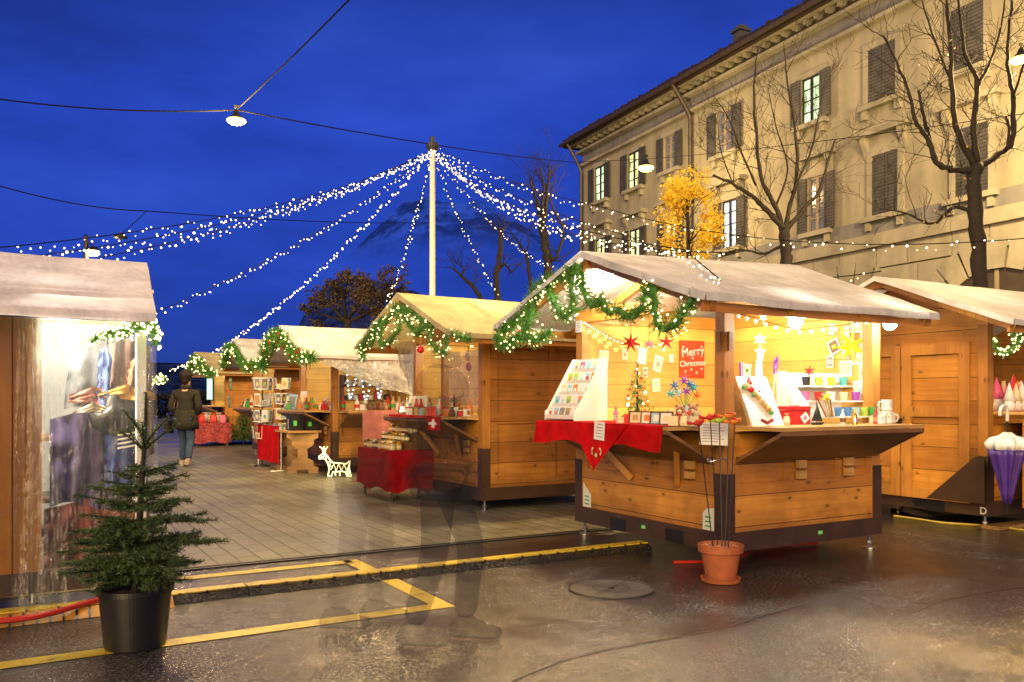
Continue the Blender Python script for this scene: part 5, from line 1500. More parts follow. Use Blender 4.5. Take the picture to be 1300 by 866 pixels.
for sd in (-1, 1):
    for k in range(7):
        a = .4+k*.32; mb.obox((XF-.051, em.y+sd*(.035+.028*math.sin(a)), em.z+.03+.030*math.cos(a)), (.003, .016, .010), Matrix.Rotation(sd*a, 3, 'X'), 0)
mb.build('embroidery', [C_['cream'], C_['gold']], t)
p = on_u(761, 547, XF-.045)
mb = MB().box(-.003, 0, -.07, .07, -.075, .075)
for i in range(5): mb.box(-.0045, -.0031, -.05, .03+.015*(i % 2), .05-i*.025, .056-i*.025, 1)
tag(mb.build('paper_notice', [paper, C_['grey']], loc=p, rot=(R(4), 0, 0)), 'handwritten white notice pinned to the red cloth', 'notice')

# terracotta pot with metal garden sticks at the corner
pp = on_z(915, 738, 0)
t = thing('garden_stick_pot', 'terracotta pot on a saucer filled with gravel at the corner of the card stall', 'flower pot', pp)
MB().lathe([(.10, .012), (.112, .06), (.138, .21), (.158, .213), (.162, .262), (.15, .265), (.14, .245), (.135, .235)], n=30).build('pot', terracotta, t, smooth=False)
MB().lathe([(.10, 0), (.135, .004), (.142, .03), (.13, .032), (.12, .012)], n=28).build('saucer', terracotta, t)
mb = MB()
for i in range(120):
    a, q = rnd(0, 6.3), .128*math.sqrt(random.random()); mb.ball((q*math.cos(a), q*math.sin(a), .236+rnd(0, .012)), rnd(.010, .017), 5, 4)
g_ = mb.build('gravel', plain('clay_pebbles', (.55, .22, .10), .8, .4, 30), t); g_['kind'] = 'stuff'
for i, (bx_, tx, tz, c_, lab) in enumerate(((-.05,-.16,1.12,'red','garden stick topped by a red figure, leaning left out of the pot'), (-.02,-.075,1.16,'red','garden stick with a red cap second from the left in the pot'), (.01,-.01,1.14,'lime','garden stick with a lime and red figure in the middle of the pot'),
        (.03,.06,1.17,'orange','garden stick with an orange bird in the pot'), (.05,.10,1.13,'orange','garden stick with an orange tail rightmost in the pot'))):
    b0 = pp + Vector((bx_*CY, -bx_*SY, .24)); e = Vector(((tx-bx_)*CY, -(tx-bx_)*SY, tz-.24))
    s_ = thing('garden_stick', lab, 'garden stick', b0, 0, 'metal garden sticks in the terracotta pot')
    MB().tube([(0, 0, -.04), e], .0042, 5).build('rod', dark_metal, s_)
    mb = MB().ball(e, .026, 9, 6, 0, (1.5*CY+.3, .8, .8)).ball(e+Vector((.035*CY, -.035*SY, .016)), .014, 7, 5)
    mb.prism([(-.02, 0), (-.085, .018), (-.075, -.012), (-.02, -.012)], lambda q, tt: e+Vector((q[0]*CY+tt*SY, -q[0]*SY+tt*CY, q[1])), -.004, .004)
    mb.build('figure', C_[c_], s_, smooth=True)
    MB().ball(e+Vector((.0, 0, .02)), .018, 7, 5, 0, (1.3, 1, .6)).build('wing', C_['red'] if c_ != 'red' else C_['orange'], s_, smooth=True)
rg = pp + Vector((0, 0, .86))
mb = MB(); pts = [(rg.x+.09*math.cos(a*PI/10)-.03, rg.y+.05*math.sin(a*PI/10), rg.z+.01*math.sin(a)) for a in range(21)]
tag(MB().tube([Vector(q)-rg for q in pts], .003, 4).build('wire_hoop', steel_zinc, loc=rg), 'thin wire hoop holding the garden sticks together', 'hoop')
sg = on_v(907, 551, -.10); 
mb = MB().box(-.105, .105, -.003, 0, -.082, .082)
for i in range(7): mb.box(-.085, .03+.04*((i*7) % 3)/2, -.0042, -.0031, .062-i*.020, .067-i*.020, 1)
tag(mb.build('paper_notice', [paper, C_['grey']], loc=sg, rot=(0, R(2), -YAW-R(4))), 'printed white notice fixed at the corner behind the garden sticks', 'notice')
# wooden blocks on the corner post
MB().box(.02, .06, -.03, -.004, 1.66, 1.80).build('turn_button', wood_grey, S1); MB().box(-.03, -.004, .02, .06, 1.66, 1.80).build('turn_button', wood_grey, S1)

# ---- right counter of the card stall
def at_c(px, y): q = on_v(px, 540, y); return Vector((q.x, y, ZC))
a = at_c(952, -.05); b_ = at_c(992, -.05)
t = thing('display_board', 'white board leaning on the counter, dressed with a plush garland and a red bow', 'display board', (a.x, -.08, ZC))
bw = b_.x-a.x
MB().hexa([(0, 0, 0), (bw, 0, 0), (bw, .012, 0), (0, .012, 0), (0-.03, .15, .38), (bw-.04, .15, .38), (bw-.04, .162, .38), (-.03, .162, .38)]).build('board', white_paint, t)
MB().prism([(.012, 0), (.19, 0), (.165, .38), (.15, .38)], lambda q, tt: (tt, q[0], q[1]), -.035, -.008).build('easel_side', wood_pale, t)
f = lambda k, x: Vector((x-.035*k, .15*k-.02, .38*k))
mb = MB()
for i, (k, x, r_, mi) in enumerate(((.80,.06,.030,0),(.74,.10,.026,1),(.78,.03,.016,2),(.66,.13,.028,0),(.58,.15,.022,3),(.50,.17,.028,0),(.42,.19,.022,3),(.34,.21,.026,3),(.26,.23,.020,2),(.70,.18,.010,1),(.62,.10,.014,2))):
    mb.ball(f(k, x), r_, 8, 6, mi)
mb.build('plush_garland', [creamplush, C_['red'], C_['green'], plain('straw_plush', (.55, .36, .12), .9, .3, 40)], t, smooth=True)
mb = MB().ball(f(.86, .10), .022, 8, 6, 0, (1.2, .8, 1)); mb.lathe([(.03, -.02), (.02, .0), (.004, .04)], f(.9, .11), 10)
mb.build('santa_cap', C_['red'], t, smooth=True)
mb = MB(); c0 = f(.06, .13)
for i in range(7): mb.ball(c0+Vector((-.05+.018*i, -.01, .02*abs(i-3)/3)), .014, 6, 4, 0)
mb.build('red_bow', plain('dark_red_ribbon', (.25, .015, .015), .5, .2, 10), t, smooth=True)
# red box with cup
a = at_c(1003, .02); bx2 = at_c(1026, .02)
t = thing('gift_box', 'bright red box on the right counter carrying a white cup', 'box', (a.x, .0, ZC)); w_ = bx2.x-a.x
MB().box(0, w_, 0, .16, 0, .115).build('box', C_['red'], t); MB().box(-.004, w_+.004, -.004, .164, .118, .145).build('lid', C_['red'], t)
def mug(label, loc, r=.042, h=.10, rz=0, motif=('sky', 'red'), seed=0):
    t = thing('mug', label, 'mug', loc, rz, 'white printed mugs on the card stall')
    MB().lathe([(r*.85, 0), (r, .008), (r, h), (r*.93, h), (r*.9, .02)], n=22).build('cup', C_['white'], t, smooth=False)
    MB().tube([(-r*.95, 0, h*.82), (-r*1.45, 0, h*.80), (-r*1.65, 0, h*.5), (-r*1.4, 0, h*.22), (-r*.95, 0, h*.2)], .007, 7).build('handle', C_['white'], t, smooth=True)
    mb = MB()
    for i in range(16):
        a = rnd(-PI, 0); z = rnd(.015, h-.02); c = (r+.0008)
        d = rnd(.004, .010); da = d/c
        mb.quad((c*math.cos(a), c*math.sin(a), z), (c*math.cos(a+da), c*math.sin(a+da), z), (c*math.cos(a+da), c*math.sin(a+da), z+d), (c*math.cos(a), c*math.sin(a), z+d), i % 2)
    mb.build('print', [C_[motif[0]], C_[motif[1]]], t)
mug('white cup with a picture standing on the red box', (a.x+w_*.55, .08, ZC+.146), .036, .085, R(160), ('brown', 'tan'))
q = at_c(1126, -.20); mug('white mug with a handle standing on another mug at the end of the counter', (q.x, -.2, ZC+.105), .044, .095, R(-30))
mug('white mug under the stacked one at the end of the right counter', (q.x+.0, -.2, ZC), .046, .104, R(-30), ('grey', 'red'))
q2 = at_c(1137, -.22); mug('white mug rightmost at the end of the right counter', (q2.x, -.16, ZC), .046, .09, R(150), ('pink', 'sky'))
q3 = at_c(1118, -.26); mug('white mug leftmost of the group at the end of the right counter', (q3.x-.015, -.28, ZC), .040, .075, R(-100), ('blue', 'grey'))
p = at_c(1022, -.06)
tag(MB().prism([(0, -.05), (.038, 0), (0, .05), (-.038, 0)], lambda q, tt: (q[0], tt, q[1]), -.004, .004).prism([(0, -.025), (.018, 0), (0, .025), (-.018, 0)], lambda q, tt: (q[0], tt, q[1]), -.006, -.0045, 1).build('ornament_tag', [C_['white'], C_['pink']], loc=(p.x, -.06, ZC+.055), rot=(R(-8), R(8), -YAW)), 'white diamond shaped ornament leaning on the red box', 'ornament')
# stepped shelf with cups
a = at_c(1020, .08); b_ = at_c(1104, .08); SW = b_.x-a.x
t = thing('cup_shelf', 'white stepped shelf holding rows of bright cups on the right counter', 'shelf', (a.x, -.06, ZC))
for x in (0, SW): MB().prism([(0, 0), (.42, 0), (.42, .44), (.33, .44), (0, .05)], lambda q, tt: (tt, q[0], q[1]), x-.006, x+.006).build('side_panel', white_paint, t)
mb = MB(); tiers = [(.02, .06), (.15, .19), (.28, .32)]
for y, z in tiers: mb.box(.0065, SW-.0065, y, y+.11, z-.012, z)
mb.box(.0065, SW-.0065, .405, .415, .05, .43)
mb.build('tier', white_paint, t)
cc = [['blue', 'blue', 'sky', 'lime', 'green'], ['pink', 'red', 'white', 'cream', 'purple'], ['sky', 'black', 'lime', 'yellow', 'teal']]
tn = ['lowest', 'middle', 'top']; on_ = ['first', 'second', 'third', 'fourth', 'fifth']
cnt = {}
for k, (y, z) in enumerate(tiers):
    for i in range(5):
        x = SW*(.12+.19*i) if k else SW*(.42+.13*i)
        r_ = .036
        o = MB().lathe([(r_*.75, 0), (r_, .075), (r_*.9, .075), (r_*.68, .01)], n=14).build('paper_cup', C_[cc[k][i]], loc=(a.x+x, -.06+y+.055, ZC+z))
        tag(o, '%s cup, %s from the left on the %s tier of the white shelf' % (cc[k][i], on_[i], tn[k]), 'cup', 'bright cups on the stepped shelf')
for i in range(5):
    e = Vector((.05+.012*i, .02, .17-.012*i)); x = a.x+SW*.14+i*.020
    tag(MB().bar((0, 0, 0), e, .010, .010).build('pencil', [C_['brown'], C_['tan'], C_['grey'], C_['gold'], C_['brown']][i], loc=(x, -.05, ZC+.06), rot=(R(-10), R(-35), 0)), ['dark brown', 'tan', 'grey', 'gold', 'reddish brown'][i] + ' pencil leaning on the lowest tier of the white shelf', 'pencil', 'pencils on the cup shelf')
p = at_c(1037, -.14)
t = thing('toy_sailboat', 'black wooden sailboat standing before the white shelf', 'ornament', (p.x, -.14, ZC), -YAW)
MB().prism([(-.05, .02), (.055, .02), (.04, 0), (-.035, 0)], lambda q, tt: (q[0], tt, q[1]), -.012, .012).build('hull', C_['black'], t)
MB().prism([(0, .03), (.045, .03), (.004, .17)], lambda q, tt: (q[0], tt, q[1]), -.003, .003).prism([(-.045, .03), (-.006, .03), (-.006, .13)], lambda q, tt: (q[0], tt, q[1]), -.003, .003).build('sail', C_['black'], t)
MB().tube([(-.003, 0, .02), (-.003, 0, .19)], .003, 5).build('mast', C_['black'], t)
# green leaf bow and red blossom on the shelf top
p = at_c(1018, .3)
tag(facet_star(MB(), 6, .055, .02, .02).build('foil_bow', C_['red'], loc=(p.x, .22, ZC+.44), rot=(.3, 0, -YAW)), 'red foil bow at the top left corner of the white shelf', 'bow')
p = at_c(1034, .1)
tag(facet_star(MB(), 6, .06, .02, .02).build('foil_bow', C_['yellow'], loc=(p.x, -.02, ZC+.22), rot=(.2, 0, -YAW)), 'yellow foil bow on the side of the white shelf', 'bow')
# colourful bunch of streamers hanging beside the corner post
p = on_v(941, 500, .16)
t = thing('streamer_bundle', 'bundle of blue and pink streamers hanging inside the corner post', 'streamers', p)
for c_, dx in (('sky', 0), ('pink', .012), ('purple', -.012), ('white', .02)):
    mb = MB().tube(spline([(dx, 0, .25), (dx+.012, .01, .1), (dx-.01, 0, -.08), (dx+.01, .01, -.25)], 5), .008, 5); mb.build('streamer', C_[c_], t)
# ================================================================ goods of the other stalls
def drape_table(name, label, base, sx, sy, h, mat, drop, legs=True, cat='table', wave=.012):
    """folding table with a cloth: table and cloth are separate things"""
    t = thing(name, label[0], cat, base)
    MB().box(0, sx, 0, sy, h-.03, h-.004).build('table_top', wood_pale, t)
    for x in (.05, sx-.05):
        for y in (.06, sy-.06): MB().tube([(x, y, 0), (x, y, h-.03)], .014, 6).build('leg', dark_metal, t)
    c = MB(); e = .02
    ring = [(-e, -e), (sx+e, -e), (sx+e, sy+e), (-e, sy+e)]
    per = []
    for i in range(4):
        a, b_ = ring[i], ring[(i+1) % 4]
        for k in range(14): per.append((a[0]+(b_[0]-a[0])*k/14, a[1]+(b_[1]-a[1])*k/14))
    n = len(per); cx, cy = sx/2, sy/2
    def fn(u, v):
        i = int(round(u*n)) % n; p = Vector((*per[i], 0)); out = Vector((p.x-cx, p.y-cy, 0)).normalized()
        w_ = wave*(1+math.sin(i*1.25))*v
        return Vector((base[0]+p.x+out.x*w_, base[1]+p.y+out.y*w_, base[2]+h-drop*v*(1+.06*math.sin(i*.7))))
    c.grid(fn, n, 8); k = len(c.v)
    c.v += [(base[0]+p[0], base[1]+p[1], base[2]+h+.001) for p in per]; c.face(tuple(range(k, k+n)))
    c.v = [(v[0]-base[0], v[1]-base[1], v[2]-base[2]-h) for v in c.v]
    o = c.build('tablecloth', mat, loc=(base[0], base[1], base[2]+h), smooth=False); tag(o, label[1], 'tablecloth')
    return t
TB = Vector((-.62, 5.12, 0))
drape_table('display_table', ('low table under the dark red cloth in front of the Swiss flag stall', 'dark red tablecloth on the low table crowded with jars'), TB, .58, 1.08, .64, dred_cloth, .5)
jar_cols = [colour('honey', (.45, .20, .02), .2), colour('jam', (.25, .02, .02), .2), colour('herb', (.12, .14, .04), .3), colour('mustard', (.5, .34, .06), .2), colour('cream_jar', (.55, .48, .36), .3)]
_jar = {}
def jar_proto(ci, lid, s):
    k = (ci, lid, s)
    if k not in _jar:
        t = thing('preserve_jar', 'x', 'jar')
        MB().lathe([(.03*s, 0), (.033*s, .006), (.033*s, .06*s), (.026*s, .07*s)], n=10).build('jar_body', jar_cols[ci], t)
        MB().lathe([(.030*s, .0705*s), (.030*s, .088*s), (.027*s, .09*s)], n=10).build('lid', C_[lid], t)
        MB().lathe([(.0336*s, .018*s), (.0336*s, .05*s)], n=10).build('jar_label', C_['cream'], t)
        _jar[k] = t; return t, True
    return _jar[k], False
def place_jar(loc, label, group, s=1.0):
    ci = random.randint(0, 4); lid = random.choice(('gold', 'black', 'cream', 'gold')); pr, new = jar_proto(ci, lid, s)
    o = pr if new else copy_tree(pr)
    o.location = loc; o['label'] = label; o['group'] = group
# crate-like step rack for the upper jars
t = thing('jar_rack', 'dark stepped rack for jars standing on the red low table', 'rack', (TB.x+.22, TB.y+.05, .642))
MB().box(0, .34, 0, .92, 0, .10).box(.11, .34, 0, .92, .1005, .20).box(.22, .34, 0, .92, .2005, .30).build('step', wood_grey, t)
for i in range(10):
    for j in range(2): place_jar((TB.x+.06+j*.085, TB.y+.08+i*.10+rnd(-.01, .01), .644), 'small preserve jar on the front edge of the red low table', 'jars in the front rows of the red low table', 1.15)
for k in range(3):
    for i in range(8): place_jar((TB.x+.275+k*.11, TB.y+.12+i*.112, .744+k*.1), ['preserve jar on the lowest step of the dark rack', 'preserve jar on the middle step of the dark rack', 'preserve jar on the top step of the dark rack'][k], 'jars on the dark stepped rack', 1.1)
# red cloth and Swiss flag over its counter
XF2 = S2.location.x-.475
def hang(name, label, y0, y1, ztop, zbot, x, mat, cat='cloth', n=24, fold=.012, parent=None, top=.18):
    mb = MB()
    def fn(u, v):
        y = y0+(y1-y0)*u
        if v < .3: return Vector((x+top*(1-v/.3), y, ztop+.003))
        k = (v-.3)/.7
        return Vector((x-.006-fold*k*(1+math.sin(u*19+y0)), y, ztop+.003-(ztop-zbot)*k))
    mb.grid(fn, n, 12); o = mb.build(name, mat, parent, smooth=True)
    if label: tag(o, label, cat)
    return o
ya = on_u(494, 520, XF2).y; yb = on_u(545, 520, XF2).y; yc = on_u(561, 530, XF2).y
hang('counter_cloth', 'narrow red cloth along the counter edge of the Swiss flag stall', yb+.01, ya, ZC, on_u(520, 530, XF2).z, XF2, red_cloth)
fz = on_u(552, 546, XF2).z
flag = thing('flag', 'red cloth flag with a white cross hanging from the counter', 'flag', (XF2-.03, (yb+yc)/2-.02, ZC))
mb = MB().grid(lambda u, v: Vector((-.008*math.sin(u*8+v*2), (u-.5)*.36, -v*(ZC-fz))), 12, 10); mb.build('flag_cloth', red_cloth, flag, smooth=True)
h_ = (ZC-fz); mb = MB()
mb.grid(lambda u, v: Vector((-.012-.008*math.sin((.5+(u-.5)*.6)*8+(.4+v*.2)*2), (u-.5)*.22, -h_*(.40+.20*v))), 10, 2)
mb.grid(lambda u, v: Vector((-.0135-.008*math.sin((.5+(u-.5)*.18)*8+(.2+v*.6)*2), (u-.5)*.065, -h_*(.18+.64*v))), 2, 10)
mb.build('white_cross', paper, flag)
# goods on its counter: bottles, boxes, small packets
bx0 = S2.location.x
goods_c = ['gold', 'red', 'cream', 'white', 'brown', 'silver', 'green', 'orange', 'sky', 'tan']
_pk = {}
def packet(loc, label, group, rz=0, s=1.0, kinds=('box', 'bag', 'bottle', 'tin'), cols=None):
    kd = random.choice(kinds); c_ = random.choice(cols or goods_c); k = (kd, c_, s)
    if k not in _pk:
        mb = MB()
        if kd == 'box': mb.box(-.045*s, .045*s, -.03*s, .03*s, 0, .09*s).box(-.03*s, .03*s, -.032*s, -.0301*s, .02*s, .07*s, 1)
        elif kd == 'bag': mb.lathe([(.04*s, 0), (.046*s, .03*s), (.03*s, .085*s), (.012*s, .095*s), (.03*s, .12*s)], n=9, wob=lambda a, z: 1+.12*math.sin(a*5)).lathe([(.016*s, .092*s), (.016*s, .1*s)], n=8, mi=1)
        elif kd == 'bottle': mb.lathe([(.028*s, 0), (.03*s, .09*s), (.012*s, .13*s), (.012*s, .17*s)], n=10).lathe([(.0305*s, .03*s), (.0308*s, .075*s)], n=10, mi=1)
        else: mb.lathe([(.042*s, 0), (.042*s, .07*s)], n=12).lathe([(.044*s, .0701*s), (.044*s, .082*s)], n=12, mi=1)
        o = mb.build({'box': 'gift_box', 'bag': 'sweet_bag', 'bottle': 'bottle', 'tin': 'biscuit_tin'}[kd], [C_[c_], C_[random.choice(goods_c)]])
        _pk[k] = o
    else:
        o = _pk[k].copy(); COL.objects.link(o)
    o.location = loc; o.rotation_euler = (0, 0, rz)
    nm = {'box': 'box', 'bag': 'bag', 'bottle': 'bottle', 'tin': 'tin'}[kd]
    tag(o, label % (c_ + ' ' + nm), nm, group)
    return o
for i in range(58):
    y = 3.98+1.6*(i/58)+rnd(-.02, .02); x = bx0+rnd(-.38, .2)
    packet((x, y, ZC), 'small %s in the display on the Swiss flag stall counter', 'goods on the Swiss flag stall counter', rnd(0, 3), rnd(.9, 1.2) if False else random.choice((.9, 1.2)))
p = on_u(530, 500, bx0+.05)
t = thing('price_board', 'white framed picture board standing on the Swiss flag stall counter', 'sign', (bx0+.0, on_u(531, 500, bx0).y, ZC), R(-50))
MB().box(-.13, .13, -.008, .008, .02, .24).build('board', paper, t); MB().box(-.10, .10, -.011, -.0085, .05, .2).build('picture', C_['cream'], t)
fir_small('tiny brown cone shaped tree on the counter of the Swiss flag stall', Vector((bx0+.05, on_u(572, 500, bx0).y, ZC)), .24, .08, plain('dry_cone', (.16, .09, .03), .8, .4, 20), False, name='table_tree')
# red baubles
for px, py, r_, lab in ((534,444,.042,'red bauble hanging from the garland right of the gable post'), (493,441,.036,'red bauble hanging from the garland left of the gable post')):
    p = on_u(px, py, -.62); t = thing('bauble', lab, 'bauble', p)
    MB().ball((0, 0, 0), r_, 12, 8).build('ball', plain('red_glass', (.6, .01, .02), .15, .05, 6, bmp=0) if px == 534 else bpy.data.materials['red_glass'], t, smooth=True)
    MB().tube([(0, 0, r_), (0, 0, r_+.16)], .003, 4).lathe([(.010, r_-.002), (.010, r_+.012)], n=8).build('cord', C_['gold'], t)
for px, py, lab, m_ in ((594,452,'cream lantern ornament hanging in the Swiss flag stall opening', C_['cream']), (595,465,'red and white ornament hanging below the cream one', C_['red'])):
    p = on_u(px, py, .1); t = thing('hanging_ornament', lab, 'ornament', p)
    MB().lathe([(.012, -.06), (.035, -.02), (.035, .02), (.012, .05)], n=10).build('body', m_, t, smooth=True); MB().tube([(0, 0, .05), (0, 0, .25)], .003, 4).build('cord', cable_mat, t)
# plastic windscreens of the Swiss flag stall
def sheet(name, label, P, mat, nu=26, nv=18, amp=.03, seed=0, group=None, smooth=True):
    """P: four corners (top a, top b, bottom b, bottom a)"""
    a, b_, c, d = [Vector(q) for q in P]; nrm = (b_-a).cross(d-a).normalized(); o0 = a.copy()
    def fn(u, v):
        q = a.lerp(b_, u).lerp(d.lerp(c, u), v)
        f_ = math.sin(u*17+seed+2*math.sin(v*3+seed))*.6+math.sin(u*7+v*5+seed*2)*.5+mnoise.fractal(Vector((u*5, v*4, seed)), 1, 2, 4)*.7
        return q + nrm*f_*amp*(.25+.75*v) - o0
    o = MB().grid(fn, nu, nv).build(name, mat, loc=o0, smooth=smooth); tag(o, label, 'plastic sheet', group); return o
x0 = bx0
sheet('plastic_window', 'clear plastic window stretched across the right of the Swiss flag stall opening', [(x0+.06, 4.95, 1.86), (x0+.06, 3.92, 1.86), (x0+.06, 3.92, 1.12), (x0+.06, 4.95, 1.12)], film, amp=.008, seed=2)
sheet('plastic_sheet', 'gathered plastic sheet pulled aside at the left of the Swiss flag stall opening', [on_u(498, 436, -.1), on_u(527, 432, -.1), on_u(524, 503, -.05), on_u(516, 480, -.1)], film_a, amp=.03, seed=4)
MB().box(.05, .12, 1.12, 1.2, ZC, 2.02).build('inner_post', wood_v, S2)
# ---- stall with red bows
ux, vy = S3.location.x, S3.location.y
hang_y = vy-.475
def hang_near(label, x0, x1, ztop, zbot, y, mat):
    mb = MB()
    def fn(u, v):
        x = x0+(x1-x0)*u
        if v < .3: return Vector((x, y+.25*(1-v/.3), ztop+.003))
        k = (v-.3)/.7
        return Vector((x+.05*k*math.sin(u*5), y-.006-.02*k*(1+math.sin(u*21)), ztop+.003-(ztop-zbot)*k*(1-.35*u)))
    tag(mb.grid(fn, 26, 12).build('counter_cloth', mat, smooth=True), label, 'cloth')
hang_near('dusty pink cloth hanging in folds over the long counter beside the lit reindeer', ux+.35, ux+1.9, ZC, .55, hang_y, pink_cloth)
drape_table('side_table', ('small table under a cream cloth below the pink draped counter', 'cream cloth covering the small table below the pink draped counter'), Vector((ux+.75, vy-1.1, 0)), .8, .5, .72, cream_cloth, .62)
for i in range(22):
    packet((ux+.35+i*.075, vy-.30+rnd(-.1, .1), ZC+.004), '%s on the pink draped counter', 'goods on the pink draped counter', rnd(0, 3), 1.4, cols=('red', 'cream', 'white', 'pink', 'tan', 'brown'))
sheet('awning_sheet', 'milky plastic awning blowing down from the eaves over the pink draped counter', [(ux-.45, vy-.46, 1.93), (ux+2.1, vy-.46, 1.93), (ux+2.1, vy-.78, 1.12), (ux+.45, vy-.62, 1.52)], film_a, amp=.06, seed=7)
sheet('awning_sheet', 'second plastic awning layer hanging at the left over the toy display', [(ux-.3, vy-.44, 1.92), (ux+.4, vy-.44, 1.92), (ux+.9, vy-.55, 1.5), (ux+.1, vy-.5, 1.75)], film_a, amp=.04, seed=9)
# ornate wooden trestle table in front
tb = on_z(380, 600, 0)
t = thing('trestle_table', 'pale wooden table on a cut-out board leg standing on the paving', 'table', (tb.x, tb.y, 0), 0)
MB().box(-.28, .30, -.30, .55, .70, .735).build('table_top', wood_pale, t)
prof_ = [(-.30, 0), (-.12, 0), (-.10, .07), (.10, .07), (.12, 0), (.30, 0), (.30, .10), (.22, .13), (.20, .22), (.10, .26), (.09, .42), (.20, .48), (.22, .58), (.30, .61), (.30, .70), (-.30, .70), (-.30, .61), (-.22, .58), (-.20, .48), (-.09, .42), (-.10, .26), (-.20, .22), (-.22, .13), (-.30, .10)]
for y in (-.2, .45): MB().prism([(q[0]*.95, q[1]) for q in prof_], lambda q, tt: (q[0]*CY*1.0+0*tt, tt-q[0]*SY*.6, q[1]), y, y+.04).build('leg', wood_pale, t)
MB().box(-.03, .03, -.15, .45, .3, .38).build('stretcher', wood_pale, t)
for i, (dx, dy, w_, d_, h_, lab) in enumerate(((-.2,-.2,.2,.3,.28,'dark display crate on the left of the pale trestle table'), (.05,-.22,.24,.4,.24,'dark display crate on the right of the pale trestle table'))):
    o = thing('display_crate', lab, 'crate', (tb.x+dx, tb.y+dy, .737))
    mb = MB().box(0, w_, 0, .012, 0, h_).box(0, w_, d_-.012, d_, 0, h_).box(0, .012, .012, d_-.012, 0, h_).box(w_-.012, w_, .012, d_-.012, 0, h_).box(.012, w_-.012, .012, d_-.012, 0, .012)
    mb.build('crate_body', dark_metal, o)
    MB().box(.04, .10, -.003, -.0005, h_*.3, h_*.6).build('price_tag', green_s, o)
    packet((tb.x+dx+w_/2, tb.y+dy+d_/2, .737+.02), '%s standing in the dark crate, ' + ('left' if i == 0 else 'right') + ' of the pale table', 'packets in the dark crates', .3, 2.0, kinds=('box',), cols=('white', 'sky', 'cream'))
# counter display of cards and toys in that stall
for i, (px, py, w_, h_, c_, lab) in enumerate(((370,506,.2,.28,'sky','pale blue picture card leaning on the bow-decked stall counter'), (383,506,.14,.34,'white','white folded card leaning beside the pale blue picture'), (366,492,.22,.3,'silver','silver framed tile leaning high in the bow-decked stall'))):
    p = on_u(px, py, ux-.2)
    o = thing('leaning_picture', lab, 'picture', (p.x, p.y, ZC), R(-55))
    zo = max(0, p.z-ZC-h_/2)
    MB().box(-w_/2, w_/2, -.006, .006, 0, h_).build('board', C_[c_], o, rot=(R(-12), 0, 0)); MB().box(-w_*.35, w_*.35, -.009, -.0065, h_*.15, h_*.85).build('picture', C_['grey' if i == 0 else 'cream'], o, rot=(R(-12), 0, 0))
for i in range(16):
    packet((ux+rnd(-.35, .15), vy+.25+1.5*i/16, ZC), 'small %s on the front counter of the bow-decked stall', 'small goods on the bow-decked front counter', rnd(0, 3), 1.3)
for i in range(12):
    packet((ux+.2+1.5*i/12, vy-.1+rnd(-.2, .2), ZC+.004), 'small %s between the pink cloth and the toys', 'small goods behind the pink cloth', rnd(0, 3), 1.3, cols=('black', 'silver', 'red', 'white'))
# revolving card rack
p = on_z(333, 592, 0)
def spinner(label, loc, h, r, top):
    t = thing('revolving_rack', label, 'rack', loc, 0, 'revolving racks beside the bow-decked stall')
    MB().tube([(0, 0, .03), (0, 0, h)], .014, 8).lathe([(r*.9, 0), (r*.9, .025), (.03, .04)], n=16).build('stand', dark_metal, t)
    for k in range(4):
        z0 = h*(.30+.175*k)
        mb = MB().lathe([(r, 0), (r, .012)], (0, 0, z0), 14)
        mb.build('shelf_ring', steel_zinc, t)
        for i in range(8):
            a = 2*PI*i/8; c_ = random.choice(('silver', 'grey', 'cream', 'brown', 'tan', 'sky', 'white'))
            o = bpy.data.objects.new('card', card_part((c_, random.choice(pal)), r*.66, h*.13)); COL.objects.link(o); o.parent = t
            o.location = (r*math.cos(a)*.96, r*math.sin(a)*.96, z0+.013); o.rotation_euler = (0, R(-6), a+PI)
spinner('tall revolving rack of cards at the left of the bow-decked stall', (p.x, p.y, 0), 1.75, .17, 0)
p2 = on_z(368, 585, 0); spinner('second revolving rack of cards inside the bow-decked stall front', (p2.x-.1, p2.y+.2, 0), 1.78, .15, 0)
# red hanging banner on a rail
a = on_z(327, 590, 0); 
t = thing('clothes_rail', 'metal rail carrying a bright red hanging cloth before the bow-decked stall', 'rail', (-.62, on_u(328, 585, -.62).y, 0))
yy = t.location.y; y2 = on_u(357, 590, -.62).y-yy
mb = MB().tube([(0, 0, .02), (0, 0, .80)], .012, 6).tube([(0, y2, .02), (0, y2, .80)], .012, 6).tube([(0, 0, .80), (0, y2, .80)], .012, 6).tube([(-.18, 0, .02), (.18, 0, .02)], .012, 6).tube([(-.18, y2, .02), (.18, y2, .02)], .012, 6)
mb.build('frame', steel_zinc, t)
o = MB().grid(lambda u, v: Vector((-.016-.012*math.sin(u*14), y2*u*.98, -.66*v)), 20, 8).build('hanging_cloth', red_cloth, loc=(-.62, yy, .795), smooth=True); tag(o, 'bright red cloth hanging on the metal rail before the bow-decked stall', 'cloth')
